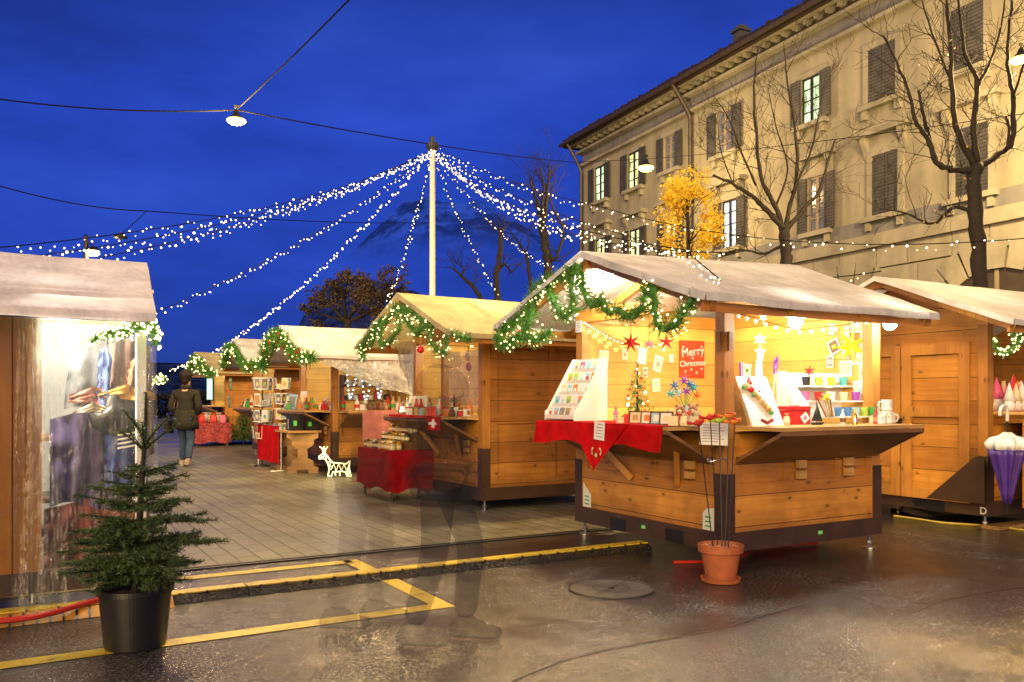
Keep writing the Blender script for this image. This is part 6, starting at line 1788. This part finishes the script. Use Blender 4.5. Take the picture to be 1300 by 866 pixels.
# lit reindeer
rb = Vector((-.22, 8.72, .004))
t = thing('lit_reindeer', 'small reindeer outlined in white fairy lights on the paving', 'light figure', rb, R(-YAW*57.3*0-35))
glow = emit('reindeer_glow', (1, .86, .42), 2.6)
mb = MB(); rr = .011
body = [(-.02, .02), (.0, .14), (-.02, .22), (-.06, .29), (-.10, .31), (-.17, .30), (-.17, .34), (-.11, .38), (-.05, .37), (.0, .30), (.06, .24), (.18, .23), (.28, .22), (.34, .27), (.33, .16), (.36, .02), (.30, .02), (.27, .09), (.20, .10), (.12, .09), (.06, .09), (.04, .02), (-.02, .02)]
for z_ in ([(.02, .12), (.07, .22), (.11, .10), (.15, .22), (.20, .11), (.24, .21), (.29, .10), (.32, .20)], [(-.03, .24), (.03, .27), (.0, .19), (.05, .16)], [(-.14, .32), (-.08, .35), (-.05, .31)], [(.31, .03), (.30, .12), (.34, .10)]):
    mb.tube([(q[0], .02, q[1]) for q in z_], rr*.9, 5, cap=False)
mb.tube([(q[0], 0, q[1]) for q in body], rr, 6, cap=False); mb.build('outline', glow, t)
MB().tube([(-.10, 0, .38), (-.12, .02, .46), (-.17, .03, .50)], rr*.8, 5).tube([(-.12, .02, .45), (-.09, .03, .50)], rr*.8, 5).build('antler', glow, t); MB().tube([(-.07, 0, .37), (-.06, -.02, .45), (-.02, -.03, .50)], rr*.8, 5).tube([(-.06, -.02, .44), (-.09, -.03, .49)], rr*.8, 5).build('antler', glow, t)
MB().tube([(.16, .05, .10), (.16, .05, .02)], rr, 5).build('leg', glow, t); MB().tube([(.08, .05, .10), (.09, .05, .02)], rr, 5).build('leg', glow, t)
point_light('reindeer_light', (rb.x-.05, rb.y-.25, .25), 3, (1, .8, .4), .1)
# basket on a small stand
p = on_z(428, 592, 0)
t = thing('basket_stand', 'low dark stand beside the lit reindeer', 'stand', (p.x, p.y, 0))
MB().box(-.26, .26, -.16, .16, .36, .385).build('stand_top', wood_pale, t)
for x in (-.2, .2): MB().box(x-.02, x+.02, -.12, .12, 0, .36).build('leg', dark_metal, t)
t2 = thing('basket', 'white slatted basket full of bottles on the low dark stand', 'basket', (p.x, p.y, .387))
mb = MB()
for k in range(3):
    z = .02+k*.06; w_ = .17+.01*k; d_ = .11+.01*k
    mb.box(-w_, w_, -d_, -d_+.008, z, z+.045).box(-w_, w_, d_-.008, d_, z, z+.045).box(-w_, -w_+.008, -d_+.009, d_-.009, z, z+.045).box(w_-.008, w_, -d_+.009, d_-.009, z, z+.045)
mb.box(-.16, .16, -.1, .1, 0, .012); mb.build('slatted_body', C_['white'], t2)
for i in range(6): packet((p.x-.12+.05*i, p.y+rnd(-.05, .05), .402), '%s standing in the white basket', 'bottles in the white basket', 0, 1.5, kinds=('bottle',), cols=('cream', 'tan', 'silver'))
# wall toys of the small stall, small fir, red gifts
for i, (px, py, lab) in enumerate(((293,491,'upper painted figure hanging on the front post of the small stall'), (291,512,'lower painted figure hanging on the front post of the small stall'))):
    p = on_u(px, py, -.02); t = thing('hanging_figure', lab, 'figure', p, R(-90))
    MB().ball((0, 0, 0), .10, 10, 6, 0, (1, .3, 1.1)).ball((0, 0, .14), .075, 10, 6, 0, (1, .4, 1)).build('body', colour('teal_felt', (.12, .25, .20), .9) if i == 0 else bpy.data.materials['teal_felt'], t, smooth=True)
    MB().ball((0, -.03, .15), .04, 8, 5, 0, (1, .4, 1)).build('face', C_['tan'], t, smooth=True)
p = on_z(309, 566, 0)
fir_small('dark little fir tree standing before the small grey roofed stall', Vector((p.x, p.y, .004)), 1.15, .42, needle_dark, False, name='fir_tree', wd=.014)
p = on_z(270, 566, 0)
drape_table('gift_table', ('table of red and white gifts before the farthest stall', 'red patterned tablecloth under the gifts before the farthest stall'), Vector((p.x-.5, p.y-.3, .004)), .9, 1.4, .62, plain('red_white_print', (.42, .06, .07), .8, .8, 26), .52)
for i in range(26): packet((p.x-.4+rnd(0, .7), p.y-.2+1.2*i/26, .632), '%s on the red patterned gift table', 'gifts on the red patterned table', rnd(0, 3), 2.2, kinds=('box', 'bag'), cols=('red', 'white', 'red', 'cream', 'pink'))
for i in range(12): packet((S4.location.x+rnd(-.35, .1), S4.location.y+.2+1.5*i/12, ZC), '%s on the counter of the small grey roofed stall', 'goods on the small grey roofed stall', rnd(0, 3), 1.6)
t = thing('menu_screen', 'pale lit menu board hanging inside the farthest stall', 'sign', (S5.location.x-.1, S5.location.y+1.55, 1.55))
MB().box(-.015, .015, -.42, .42, -.30, .30).build('screen', emit('menu_glow', (.45, .85, .75), .9), t); MB().box(-.018, .018, -.46, -.421, -.34, .34).box(-.018, .018, .421, .46, -.34, .34).build('frame', dark_metal, t)
t = thing('tube_lamp', 'small white lamp above the menu board in the farthest stall', 'lamp', (S5.location.x-.25, S5.location.y+1.5, 2.02))
MB().ball((0, 0, 0), .07, 10, 6, 0, (1, 2, 1)).build('bulb', emit('menu_lamp_glow', (.9, 1, 1), 14), t); MB().tube([(0, 0, .06), (0, 0, .3)], .01, 5).build('lamp_holder', dark_metal, t)

# ---- door stall goods: red cloth, white gnomes and candles, umbrella, crate
dx0, dy0 = S7.location.x, S7.location.y
mb = MB()
def fn(u, v):
    x = dx0+.12+3.1*u
    if v < .4: return Vector((x, dy0+.2-.51*(v/.4), 1.168+.003*math.sin(u*50)))
    k = (v-.4)/.6
    return Vector((x, dy0-.315-.012*k*(1+math.sin(u*60)), 1.168-.13*k))
tag(mb.grid(fn, 60, 10).build('counter_cloth', red_cloth, smooth=True), 'red cloth edging the counter above the hanging umbrella', 'cloth')
gn = plain('white_felt', (.80, .78, .74), .9, .1, 20, sheen=.4)
for i in range(24):
    x = dx0+.15+.115*(i//2)+rnd(-.03, .03); y = dy0-.12+.2*(i % 2)
    t = thing('felt_gnome', 'small white felt gnome with a pointed hat crowded behind the red cloth', 'figurine', (x, y, 1.172), 0, 'white felt gnomes on the door stall counter')
    s_ = rnd(1.0, 1.6)
    MB().lathe([(.045*s_, 0), (.05*s_, .05*s_), (.035*s_, .10*s_), (.004, .115*s_)], n=12).build('body', gn, t, smooth=True)
    MB().lathe([(.05*s_, .085*s_), (.03*s_, .15*s_), (.004, .24*s_)], n=10).build('hat', [gn, C_['red'], C_['cream'], C_['pink']][i % 4], t, smooth=True)
    MB().ball((0, -.045*s_, .075*s_), .012*s_, 7, 5).build('nose', C_['tan'], t, smooth=True)
p = on_v(1267, 468, dy0+.2)
t = thing('white_lantern', 'white lantern standing tall at the left end of the gnome counter', 'lantern', (dx0+.20, dy0+.22, 1.172))
MB().lathe([(.06, 0), (.06, .02), (.05, .03), (.05, .30), (.075, .31), (.07, .36), (.03, .40)], n=14).build('lantern_body', C_['white'], t)
for i in range(5): packet((dx0+.5+i*.3, dy0+.3, 1.172), '%s at the back of the gnome counter', 'goods at the back of the gnome counter', rnd(0, 2), 1.8, cols=('green', 'yellow', 'cream', 'orange'))
MB().box(.9, 1.0, .0, .1, 1.17, 2.0).build('inner_post', wood_v, S7)
# umbrella
uh = on_v(1278, 462, dy0-.40)
t = thing('umbrella', 'furled purple umbrella with a white band hanging by its hook from the counter', 'umbrella', (uh.x-.02, dy0-.40, 1.12))
s_ = 1080/((uh-CAM).dot(Vector((SY, CY, 0))))
zt = .0
MB().tube(spline([(-.085, 0, .015), (-.085, 0, .06), (-.05, 0, .10), (0, 0, .10), (.03, 0, .06), (.03, 0, -.04)], 5), .015, 8).build('handle', white_paint, t, smooth=True)
MB().tube([(.03, 0, -.04), (.03, 0, -.16)], .008, 6).tube([(.03, 0, -.78), (.03, 0, -.90)], .007, 6).build('shaft', dark_metal, t)
pr = lambda a, z: 1+.22*math.cos(a*8)
prof_u = [(.03, -.80), (.05, -.70), (.085, -.52), (.125, -.36), (.138, -.30)]
MB().lathe([(r_, z) for r_, z in prof_u], (.03, 0, 0), 48, wob=pr).build('canopy', plain('purple_nylon', (.075, .03, .26), .45, .3, 8), t, smooth=True)
MB().lathe([(.140, -.30), (.155, -.24), (.12, -.19), (.06, -.17), (.03, -.14)], (.03, 0, 0), 48, wob=lambda a, z: 1+.26*math.cos(a*8)).build('canopy_band', C_['white'], t, smooth=True)
p = on_z(1300, 655, 0)
t = thing('crate', 'dark green plastic crate standing at the right edge below the gnome counter', 'crate', (p.x+.12, p.y-.05, .05), R(-5))
mb = MB()
for k in range(4):
    z = .0+k*.075; mb.box(-.2, .2, -.14, -.128, z, z+.05).box(-.2, -.188, -.127, .127, z, z+.05).box(.188, .2, -.127, .127, z, z+.05).box(-.2, .2, .128, .14, z, z+.05)
for x in (-.2, -.07, .06, .19): mb.box(x-.008, x+.012, -.146, -.1405, 0, .28)
mb.build('crate_body', plain('green_crate_plastic', (.015, .09, .04), .45, .3, 12), t)

# ---- plastic-wrapped stall: textiles inside, films outside
def cloth_hang(name, label, x, y, w_, z0, z1, mat, folds=3, amp=.04, cat='garment', taper=.8, rz=0):
    t = None
    def fn(u, v):
        ww = w_*(taper+(1-taper)*v); s_ = (u-.5)*ww
        return Vector((s_, amp*math.sin(u*folds*2*PI+v*2)*(.4+.6*v)+.03*mnoise.noise(Vector((u*4, v*5, x*9))), -(z1-z0)*v*(1-.05*math.sin(u*6))-.06*abs(u-.5)*2*(1-v)))
    o = MB().grid(fn, 30, 20).build(name, mat, loc=(x, y, z1), smooth=True, rz=rz); tag(o, label, cat, 'textiles hanging in the plastic-wrapped stall'); return o
fab = lambda n, c: plain(n, c, .8, .5, 5, sheen=.3)
br1, br2, bl1, pu1, or1, bk1, rd1, cr1 = fab('brown_wool', (.10, .045, .028)), fab('rust_wool', (.22, .075, .035)), fab('royal_blue_wool', (.03, .07, .28)), fab('plum_wool', (.055, .03, .11)), fab('amber_wool', (.50, .25, .03)), fab('black_wool', (.015, .014, .018)), fab('brick_wool', (.25, .05, .03)), fab('cream_wool', (.55, .45, .30))
yy = LY+.30
cl = lambda px: on_v(px, 500, yy).x
zz = lambda py: on_v(140, py, yy).z
cloth_hang('hanging_coat', 'dark brown coat hanging behind the plastic at the right end', cl(162), yy, .34, zz(575), zz(428), br1, 3)
cloth_hang('hanging_coat', 'black coat hanging behind the plastic, left of the brown one', cl(115), yy+.05, .30, zz(520), zz(440), bk1, 2)
cloth_hang('hanging_scarf', 'royal blue scarf hanging slantwise behind the plastic', cl(132), yy-.06, .10, zz(520), zz(440), bl1, 1, .02, rz=.3)
cloth_hang('hanging_shawl', 'rust coloured shawl hanging behind the plastic beside the brown coat', cl(172), yy-.05, .14, zz(500), zz(452), br2, 2, .03)
cloth_hang('hanging_shawl', 'amber shawl laid across under the coats behind the plastic', cl(160), yy-.08, .34, zz(508), zz(488), or1, 2, .02, taper=1)
cloth_hang('hanging_shawl', 'brick red and cream shawl in the middle behind the plastic', cl(118), yy-.07, .28, zz(512), zz(490), rd1, 2, .02, taper=1)
cloth_hang('hanging_shawl', 'cream shawl edge showing under the brick red one', cl(118), yy-.09, .24, zz(524), zz(510), cr1, 2, .02, taper=1)
cloth_hang('hanging_blanket', 'plum coloured blanket hanging low behind the plastic', cl(110), yy-.02, .42, zz(640), zz(520), pu1, 4, .03, taper=1)
cloth_hang('hanging_blanket', 'royal blue blanket with white stripes hanging low at the right', cl(160), yy-.04, .26, zz(620), zz(530), bl1, 3, .03, taper=1)
cloth_hang('hanging_blanket', 'brick red blanket hanging lowest behind the plastic', cl(125), yy+.0, .62, zz(730), zz(630), rd1, 4, .04, taper=1)
o = MB()
for i in range(4): o.quad((-.06, -.10, -.03-.028*i), (.07, -.10, -.01-.028*i), (.07, -.10, -.022-.028*i), (-.06, -.10, -.042-.028*i))
tag(o.build('striped_scarf', paper, loc=(cl(160), yy-.0, zz(545))), 'white striped scarf end laid over the blue blanket', 'scarf')
t = thing('shelf_unit', 'dark wooden shelf carrying the textiles in the plastic-wrapped stall', 'shelf', (LX1-.40, LY+.42, 0))
MB().box(-.32, .33, 0, .5, .62, .65).box(-.32, .33, 0, .5, 1.02, 1.05).build('shelf_board', wood_grey, t); MB().box(-.32, -.29, 0, .5, .27, 1.02).box(.30, .33, 0, .5, .27, 1.02).build('side_panel', wood_grey, t)
mb = MB().ball((0, 0, .12), .14, 22, 16, 0, (1.1, .6, .9))
mb.v = [tuple(Vector(v)*(1+.28*mnoise.fractal(Vector(v)*9, 1, 2, 3))) for v in mb.v]
mb.tube(spline([(-.06, 0, .20), (-.04, 0, .30), (.04, 0, .30), (.06, 0, .20)], 5), .008, 6)
o = mb.build('leather_bag', plain('black_leather', (.02, .018, .018), .3, .3, 8, bmp=.4), loc=(cl(148), yy-.05, zz(553)), smooth=True); tag(o, 'rounded shiny black bag in the middle of the textiles', 'bag')
# films
yf = LY-.03
sheet('plastic_sheet', 'clear plastic sheet hanging over the goods at the corner of the left stall', [(LX1-.66, yf, 1.84), (LX1+.02, yf, 1.84), (LX1+.03, yf-.05, .16), (LX1-.70, yf-.10, .05)], film, 40, 30, .022, 11)
sheet('plastic_sheet', 'clear plastic sheet hanging over the board wall at the left edge', [(LX1-2.6, yf, 1.80), (LX1-.68, yf, 1.80), (LX1-.62, yf-.09, .10), (LX1-2.6, yf-.07, .12)], film_w, 70, 30, .024, 14)
sheet('plastic_sheet', 'narrow gathered plastic strip at the post of the left stall', [(LX1-.74, yf-.02, 1.82), (LX1-.62, yf-.02, 1.82), (LX1-.48, yf-.13, .06), (LX1-.78, yf-.12, .06)], film, 16, 26, .022, 17)
sheet('plastic_sheet', 'plastic sheet closing the end of the left stall facing the aisle', [(LX1+.02, LY, 1.84), (LX1+.02, LY+1.9, 1.84), (LX1+.03, LY+1.9, .2), (LX1+.05, LY, .15)], film, 30, 20, .02, 19)

# ---- potted fir tree in front
base = on_z(172, 820, 0)
t = thing('potted_fir_tree', 'young fir tree in a black plastic pot standing on the yellow line', 'fir tree', base)
MB().lathe([(.145, 0), (.150, .01), (.178, .285), (.19, .287), (.19, .315), (.178, .315), (.172, .27)], n=64).build('pot', black_plastic, t, smooth=False)
o = MB().lathe([(.171, .262), (.12, .27), (.02, .275)], n=20).build('soil', plain('potting_soil', (.02, .013, .008), .9, .5, 30), t)
H = 1.33
lead = on_v(187, 505, base.y); tx, ty = (lead.x-base.x)*.9, .0
trunk = [Vector((0, 0, .26)), Vector((tx*.25, .01, .5)), Vector((tx*.6, .0, .85)), Vector((tx*.9, 0, 1.1)), Vector((tx, 0, H))]
TS = spline(trunk, 8)
tb_ = MB().tube(TS, [.020*(1-i/len(TS))+.004 for i in range(len(TS))], 8)
nb_ = MB()
def z_on(z):
    for a, b_ in zip(TS[:-1], TS[1:]):
        if a.z <= z <= b_.z: return a.lerp(b_, (z-a.z)/(b_.z-a.z))
    return TS[-1]
random.seed(41)
whorls = [(.36, .30, 8, -.12), (.45, .38, 8, -.05), (.54, .40, 8, .0), (.63, .35, 8, .06), (.72, .28, 7, .12), (.81, .25, 6, .14), (.90, .21, 5, .18), (1.03, .17, 5, .75), (1.07, .12, 3, 1.0)]
for z, L_, n, up in whorls:
    a0 = rnd(0, 6)
    for i in range(n):
        a = a0+2*PI*i/n+rnd(-.25, .25); l = L_*rnd(.72, 1.18); s0 = z_on(z+rnd(-.03, .03))
        d = Vector((math.cos(a), math.sin(a), 0)); up_ = up+rnd(-.1, .1)
        B = spline([s0, s0+d*l*.45+Vector((0, 0, l*up_*.55)), s0+d*l+Vector((0, 0, l*(up_*1.1+.02)))], 4)
        tb_.tube(B, [.006*(1-.7*k/len(B)) for k in range(len(B))], 4)
        needles(nb_, B, .0075, 7, .023, .0034, .55, flat=.2)
        if z < 1.0:
            m_ = max(3, int(l/.045))
            for k in range(1, m_+1):
                q = k/(m_+.6); p = B[min(len(B)-1, int(q*(len(B)-1)))]
                for sd in (-1, 1):
                    if random.random() < .36: continue
                    dd = (d*.75+Vector((-d.y, d.x, 0))*sd*.85+Vector((0, 0, rnd(-.12, .2)))).normalized(); ll = l*.42*(1.15-q)*rnd(.8, 1.25)+.025
                    Q = [p, p+dd*ll*.5+Vector((0, 0, -.006)), p+dd*ll]
                    tb_.tube(Q, [.0035, .003, .002], 3); needles(nb_, Q, .008, 6, .021, .0034, .55, flat=.2)
                    if ll > .09:
                        for s2 in (-1, 1):
                            d3 = (dd*.7+Vector((-dd.y, dd.x, 0))*s2*.8).normalized(); p3 = p+dd*ll*.45
                            Q3 = [p3, p3+d3*ll*.45]; tb_.tube(Q3, [.0025, .0018], 3); needles(nb_, Q3, .008, 6, .020, .0034, .55, flat=.2)
needles(nb_, TS[int(len(TS)*.55):], .006, 7, .022, .0040, .6)
tb_.build('trunk', bark, t); nb_.build('crown', needle_dark, t)
random.seed(5)

# more small stock on the card stall and cool sparkling lights in the bow-decked stall
for i, (px, u) in enumerate([(782,-.1),(787,-.36),(797,-.2),(812,-.05),(828,-.08),(843,-.18),(855,-.34),(868,-.30),(880,-.28)]):
    q = on_u(px, 530, u); packet((q.x, q.y, ZC+.004), 'small %s among the gifts on the card counter', 'small gifts on the card counter', rnd(0, 3), .8, cols=('white', 'cream', 'red', 'gold', 'sky', 'pink'))
for i, (px, y) in enumerate([(999,.05),(1001,.22),(1015,.26),(1108,-.1),(1112,-.25),(1070,-.3),(1085,-.32)]):
    q = at_c(px, y); packet((q.x, q.y, ZC), 'small %s among the gifts on the right counter', 'small gifts on the right counter', rnd(0, 3), .75, cols=('white', 'cream', 'red', 'gold', 'sky'))
cool = emit('cool_fairy_bulb', (.75, .88, 1), 6)
x0, y0 = S3.location.x, S3.location.y
Pz = spline([(x0+.25, y0+.05, 1.95), (x0+.32, y0+.03, 1.3), (x0+.5, y0+.05, 1.85), (x0+.6, y0+.03, 1.25), (x0+.78, y0+.05, 1.9), (x0+.85, y0+.04, 1.3), (x0+1.0, y0+.06, 1.9)], 9)
o = MB().tube([q-Pz[0] for q in Pz], .003, 4).build('light_chain', cable_mat, loc=Pz[0]); tag(o, 'chain of cool white lights hung in zigzags in the bow-decked stall', 'light chain')
for q in Pz: b_ = bpy.data.objects.new('bulb', bulb_mesh(.013, cool)); COL.objects.link(b_); b_.parent = o; b_.location = q-Pz[0]
t = thing('hanging_rack', 'dark shelf of silver and black trinkets in the bow-decked stall window', 'shelf', (x0+.3, y0+.35, ZC))
MB().box(0, .9, 0, .2, .16, .18).box(0, .9, 0, .2, .40, .42).box(0, .02, 0, .2, 0, .62).box(.88, .9, 0, .2, 0, .62).build('shelf_board', wood_grey, t)
for k, z in enumerate((.182, .422)):
    for i in range(9): packet((x0+.37+i*.095, y0+.44, ZC+z), '%s on the ' + ('lower' if k == 0 else 'upper') + ' board of the trinket shelf', 'trinkets on the dark shelf', rnd(0, 3), 1.1, cols=('silver', 'black', 'white', 'red', 'sky'))
# dark counter front cloth of the Swiss flag stall
# ================================================================ dark leafy masses added beyond the market to hide the blue far ground
backdrop_m = plain('dark_backdrop_leaves', (.012, .018, .010), .8, .6, 4, bmp=0)
def clump_backdrop(name, label, a, b_, h, dep, n, size, cat='backdrop'):
    a = Vector(a); b_ = Vector(b_); L_ = (b_-a).length; d = (b_-a)/L_; q = Vector((-d.y, d.x, 0))
    mb = MB()
    for _ in range(n):
        s_ = rnd(0, L_); hh = h*(.75+.25*mnoise.noise(Vector((s_*.35, 3.1, a.x)))+.18*mnoise.noise(Vector((s_*1.3, 7, a.y))))
        p = a + d*s_ + q*rnd(-dep, dep) + Vector((0, 0, hh*random.random()**.7))
        u = rdir()*size*rnd(.6, 1.3); v = u.cross(rdir())
        if v.length < 1e-3: continue
        v = v.normalized()*u.length*.8; p -= a
        mb.quad(p-u*.5, p+v*.5, p+u*.5, p-v*.5)
    o = mb.build(name, backdrop_m, loc=a); tag(o, label, cat); return o
pa, pb_ = at(60, 505, 46), at(300, 505, 62); pa.z = pb_.z = 0
clump_backdrop('backdrop', 'long added dark hedge closing the aisle behind the farthest stalls', pa, pb_, 2.1, .8, 5200, .22)  # made-up dark mass, added to cover the sky-blue far ground
pa, pb_ = at(290, 505, 56), at(760, 505, 44); pa.z = pb_.z = 0
clump_backdrop('backdrop', 'dark shrubbery behind the row of stalls below the pole', pa, pb_, 2.6, 1.0, 5200, .26)
# ================================================================ people
def skin_mesh(name, verts, edges, radii, mat, parent, sub=2, root=0):
    me = bpy.data.meshes.new(name); me.from_pydata([tuple(v) for v in verts], edges, []); me.update()
    o = bpy.data.objects.new(name, me); COL.objects.link(o); o.parent = parent
    sk = o.modifiers.new('skin', 'SKIN'); sk.use_smooth_shade = True
    for i, r in enumerate(radii):
        d = me.skin_vertices[0].data[i]; d.radius = r if isinstance(r, tuple) else (r, r); d.use_root = (i == root)
    ss = o.modifiers.new('subsurf', 'SUBSURF'); ss.levels = sub; ss.render_levels = sub
    dg = bpy.context.evaluated_depsgraph_get(); m2 = bpy.data.meshes.new_from_object(o.evaluated_get(dg))
    m2.materials.clear(); m2.materials.append(mat); m2.polygons.foreach_set('use_smooth', [True]*len(m2.polygons))
    bpy.data.objects.remove(o); bpy.data.meshes.remove(me)
    m2.name = name; o = bpy.data.objects.new(name, m2); COL.objects.link(o); o.parent = parent
    return o
skinm = plain('skin_tone', (.55, .33, .22), .5, .1, 10)
def person(label, loc, rz, stride, coat, trousers, shoes, hair, hat=None, bag=None, coat_len=.80, group=None, skinm=skinm):
    """walking figure facing local -y, hands in the coat pockets"""
    t = thing('person', label, 'person', loc, rz, group); s = stride
    hip = {1: Vector((.09, 0, .90)), -1: Vector((-.09, 0, .90))}
    knee = {1: Vector((.095, -.10-s*.35, .50)), -1: Vector((-.095, -.02+s*.30, .49))}
    ank = {1: Vector((.10, -.02-s*.75, .09)), -1: Vector((-.10, .05+s*.85, .13 if s > .1 else .09))}
    P = [Vector((0, 0, .93)), Vector((0, -.01, 1.14)), Vector((0, 0, 1.34)), Vector((0, 0, 1.47)), Vector((0, -.015, 1.56)), Vector((0, -.02, 1.66)), Vector((0, -.015, 1.73))]
    Rr = [(.15, .115), (.145, .11), (.16, .11), (.06, .06), (.075, .085), (.082, .10), (.05, .06)]
    E = [(0,1),(1,2),(2,3),(3,4),(4,5),(5,6)]
    for sd in (1, -1):
        b_ = len(P)
        P += [hip[sd], knee[sd], ank[sd], ank[sd]+Vector((0, -.13, -.045))]; Rr += [(.095, .10), (.062, .065), (.042, .045), (.035, .03)]
        E += [(0, b_), (b_, b_+1), (b_+1, b_+2), (b_+2, b_+3)]
        b_ = len(P)
        P += [Vector((sd*.19, .0, 1.38)), Vector((sd*.25, .06, 1.12)), Vector((sd*.19, -.10, .96))]; Rr += [(.058, .058), (.046, .046), (.034, .034)]
        E += [(2, b_), (b_, b_+1), (b_+1, b_+2)]
    skin_mesh('body', P, E, Rr, skinm, t)
    # face
    f = MB().ball((0, -.118, 1.645), .016, 8, 6, 0, (.8, 1.2, 1.3)); f.ball((-.033, -.105, 1.675), .010, 8, 5, 1).ball((.033, -.105, 1.675), .010, 8, 5, 1)
    f.box(-.025, .025, -.108, -.098, 1.595, 1.603, 2)
    f.build('face', [skinm, C_['black'], C_['brown']] if group is None else [skinm]*3, t, smooth=True)
    for sd in (1, -1): MB().ball((sd*.083, -.01, 1.655), .022, 7, 5, 0, (.4, .7, 1.3)).build('ear', skinm, t, smooth=True)
    h_ = MB().ball((0, .005, 1.685), .108, 14, 10, 0, (.92, 1.08, 1.02)); h_.ball((0, .055, 1.62), .075, 12, 8, 0, (1.05, .8, 1.1)); h_.build('hair', hair, t, smooth=True)
    if hat: MB().lathe([(.112, 1.70), (.118, 1.715), (.112, 1.75), (.095, 1.79), (.05, 1.825), (.01, 1.835)], (0, -.005, 0), 18, sy=1.08).build('hat', hat, t, smooth=True)
    # coat: torso and sleeves, flaring below the waist
    P = [Vector((0, 0, 1.04)), Vector((0, 0, 1.24)), Vector((0, .005, 1.40)), Vector((0, .005, 1.485)), Vector((0, 0, .94))]
    Rr = [(.178, .14), (.175, .135), (.175, .125), (.085, .085), (.18, .145)]; E = [(0,1),(1,2),(2,3),(0,4)]
    for sd in (1, -1):
        b_ = len(P); P += [Vector((sd*.205, .0, 1.38)), Vector((sd*.275, .07, 1.12)), Vector((sd*.205, -.08, .98))]; Rr += [(.078, .078), (.066, .066), (.06, .06)]
        E += [(2, b_), (b_, b_+1), (b_+1, b_+2)]
    skin_mesh('coat', P, E, Rr, coat, t)
    MB().lathe([(.185, 1.06), (.215, .95), (.235, (coat_len+.95)/2), (.24, coat_len), (.21, coat_len+.004)], (0, 0, 0), 26, sy=.84, wob=lambda a, z: 1+.03*math.sin(a*5+z*6)).build('coat_skirt', coat, t, smooth=True)
    MB().lathe([(.09, 1.455), (.105, 1.48), (.095, 1.535), (.08, 1.54)], (0, 0, 0), 16).build('collar', coat, t, smooth=True)
    P = [Vector((0, 0, .93))]; Rr = [(.16, .125)]; E = []
    for sd in (1, -1):
        b_ = len(P); P += [hip[sd]+Vector((0, 0, -.05)), knee[sd], ank[sd]+Vector((0, .0, .0))]; Rr += [(.105, .11), (.078, .080), (.068, .068)]
        E += [(0, b_), (b_, b_+1), (b_+1, b_+2)]
    skin_mesh('trousers', P, E, Rr, trousers, t)
    for sd in (1, -1):
        a = ank[sd]; z0 = a.z-.09
        MB().prism([(.075, 0), (.08, .05), (.05, .10), (-.04, .10), (-.10, .065), (-.19, .045), (-.20, .012), (-.18, 0)], lambda q, tt: (a.x+tt, a.y+q[0], z0+q[1]+.002), -.042, .042).build('shoe', shoes, t)
    if bag: 
        MB().box(.27, .36, -.10, .16, .62, .86).build('bag', bag, t); MB().tube([(.30, -.05, .86), (.30, .03, 1.0), (.30, .11, .86)], .008, 6).build('bag_strap', bag, t)
    return t
fabc = lambda n, c: plain(n, c, .85, .3, 14, bmp=.2, spec=.15)
p = on_z(236, 592, 0)
person('person in dark coat and blue jeans standing in the aisle by the plastic-wrapped stall', (p.x, p.y, .004), R(150), .12, fabc('dark_green_coat', (.028, .028, .024)), fabc('blue_denim', (.045, .075, .14)), fabc('pale_shoes', (.34, .30, .25)), fabc('dark_hair', (.02, .013, .01)), fabc('dark_hat', (.03, .022, .025)), fabc('black_bag', (.015, .015, .018)), .70)

def see_through(name, col, a):
    m, nt, b = mk(name); b.inputs['Base Color'].default_value = (*col, 1); b.inputs['Roughness'].default_value = .9; b.inputs['Specular IOR Level'].default_value = .1
    tr = nd(nt, 'ShaderNodeBsdfTransparent'); mx = nd(nt, 'ShaderNodeMixShader', {0: a, 1: tr.outputs[0], 2: b.outputs[0]})
    nt.links.new(mx.outputs[0], nt.nodes['Material Output'].inputs[0]); return m
gc, gt, gs_, gh = see_through('faint_coat', (.02, .02, .022), .15), see_through('faint_trousers', (.025, .03, .045), .25), see_through('faint_shoes', (.16, .15, .13), .24), see_through('faint_skin', (.1, .08, .07), .03)
p = on_z(562, 814, 0)
person('nearer of the two faint see-through walkers crossing the yellow lines', (p.x, p.y, .006), R(48), .10, gc, gt, gs_, gh, coat_len=.74, group='faint walkers crossing the road', skinm=gh)
gc2, gt2 = see_through('fainter_coat', (.035, .03, .028), .05), see_through('fainter_trousers', (.03, .03, .035), .09)
p = on_z(455, 792, 0)
person('fainter see-through walker behind the other, above the corner of the yellow box', (p.x, p.y, .006), R(52), .06, gc2, gt2, gs_, gh, coat_len=.74, group='faint walkers crossing the road', skinm=gh)
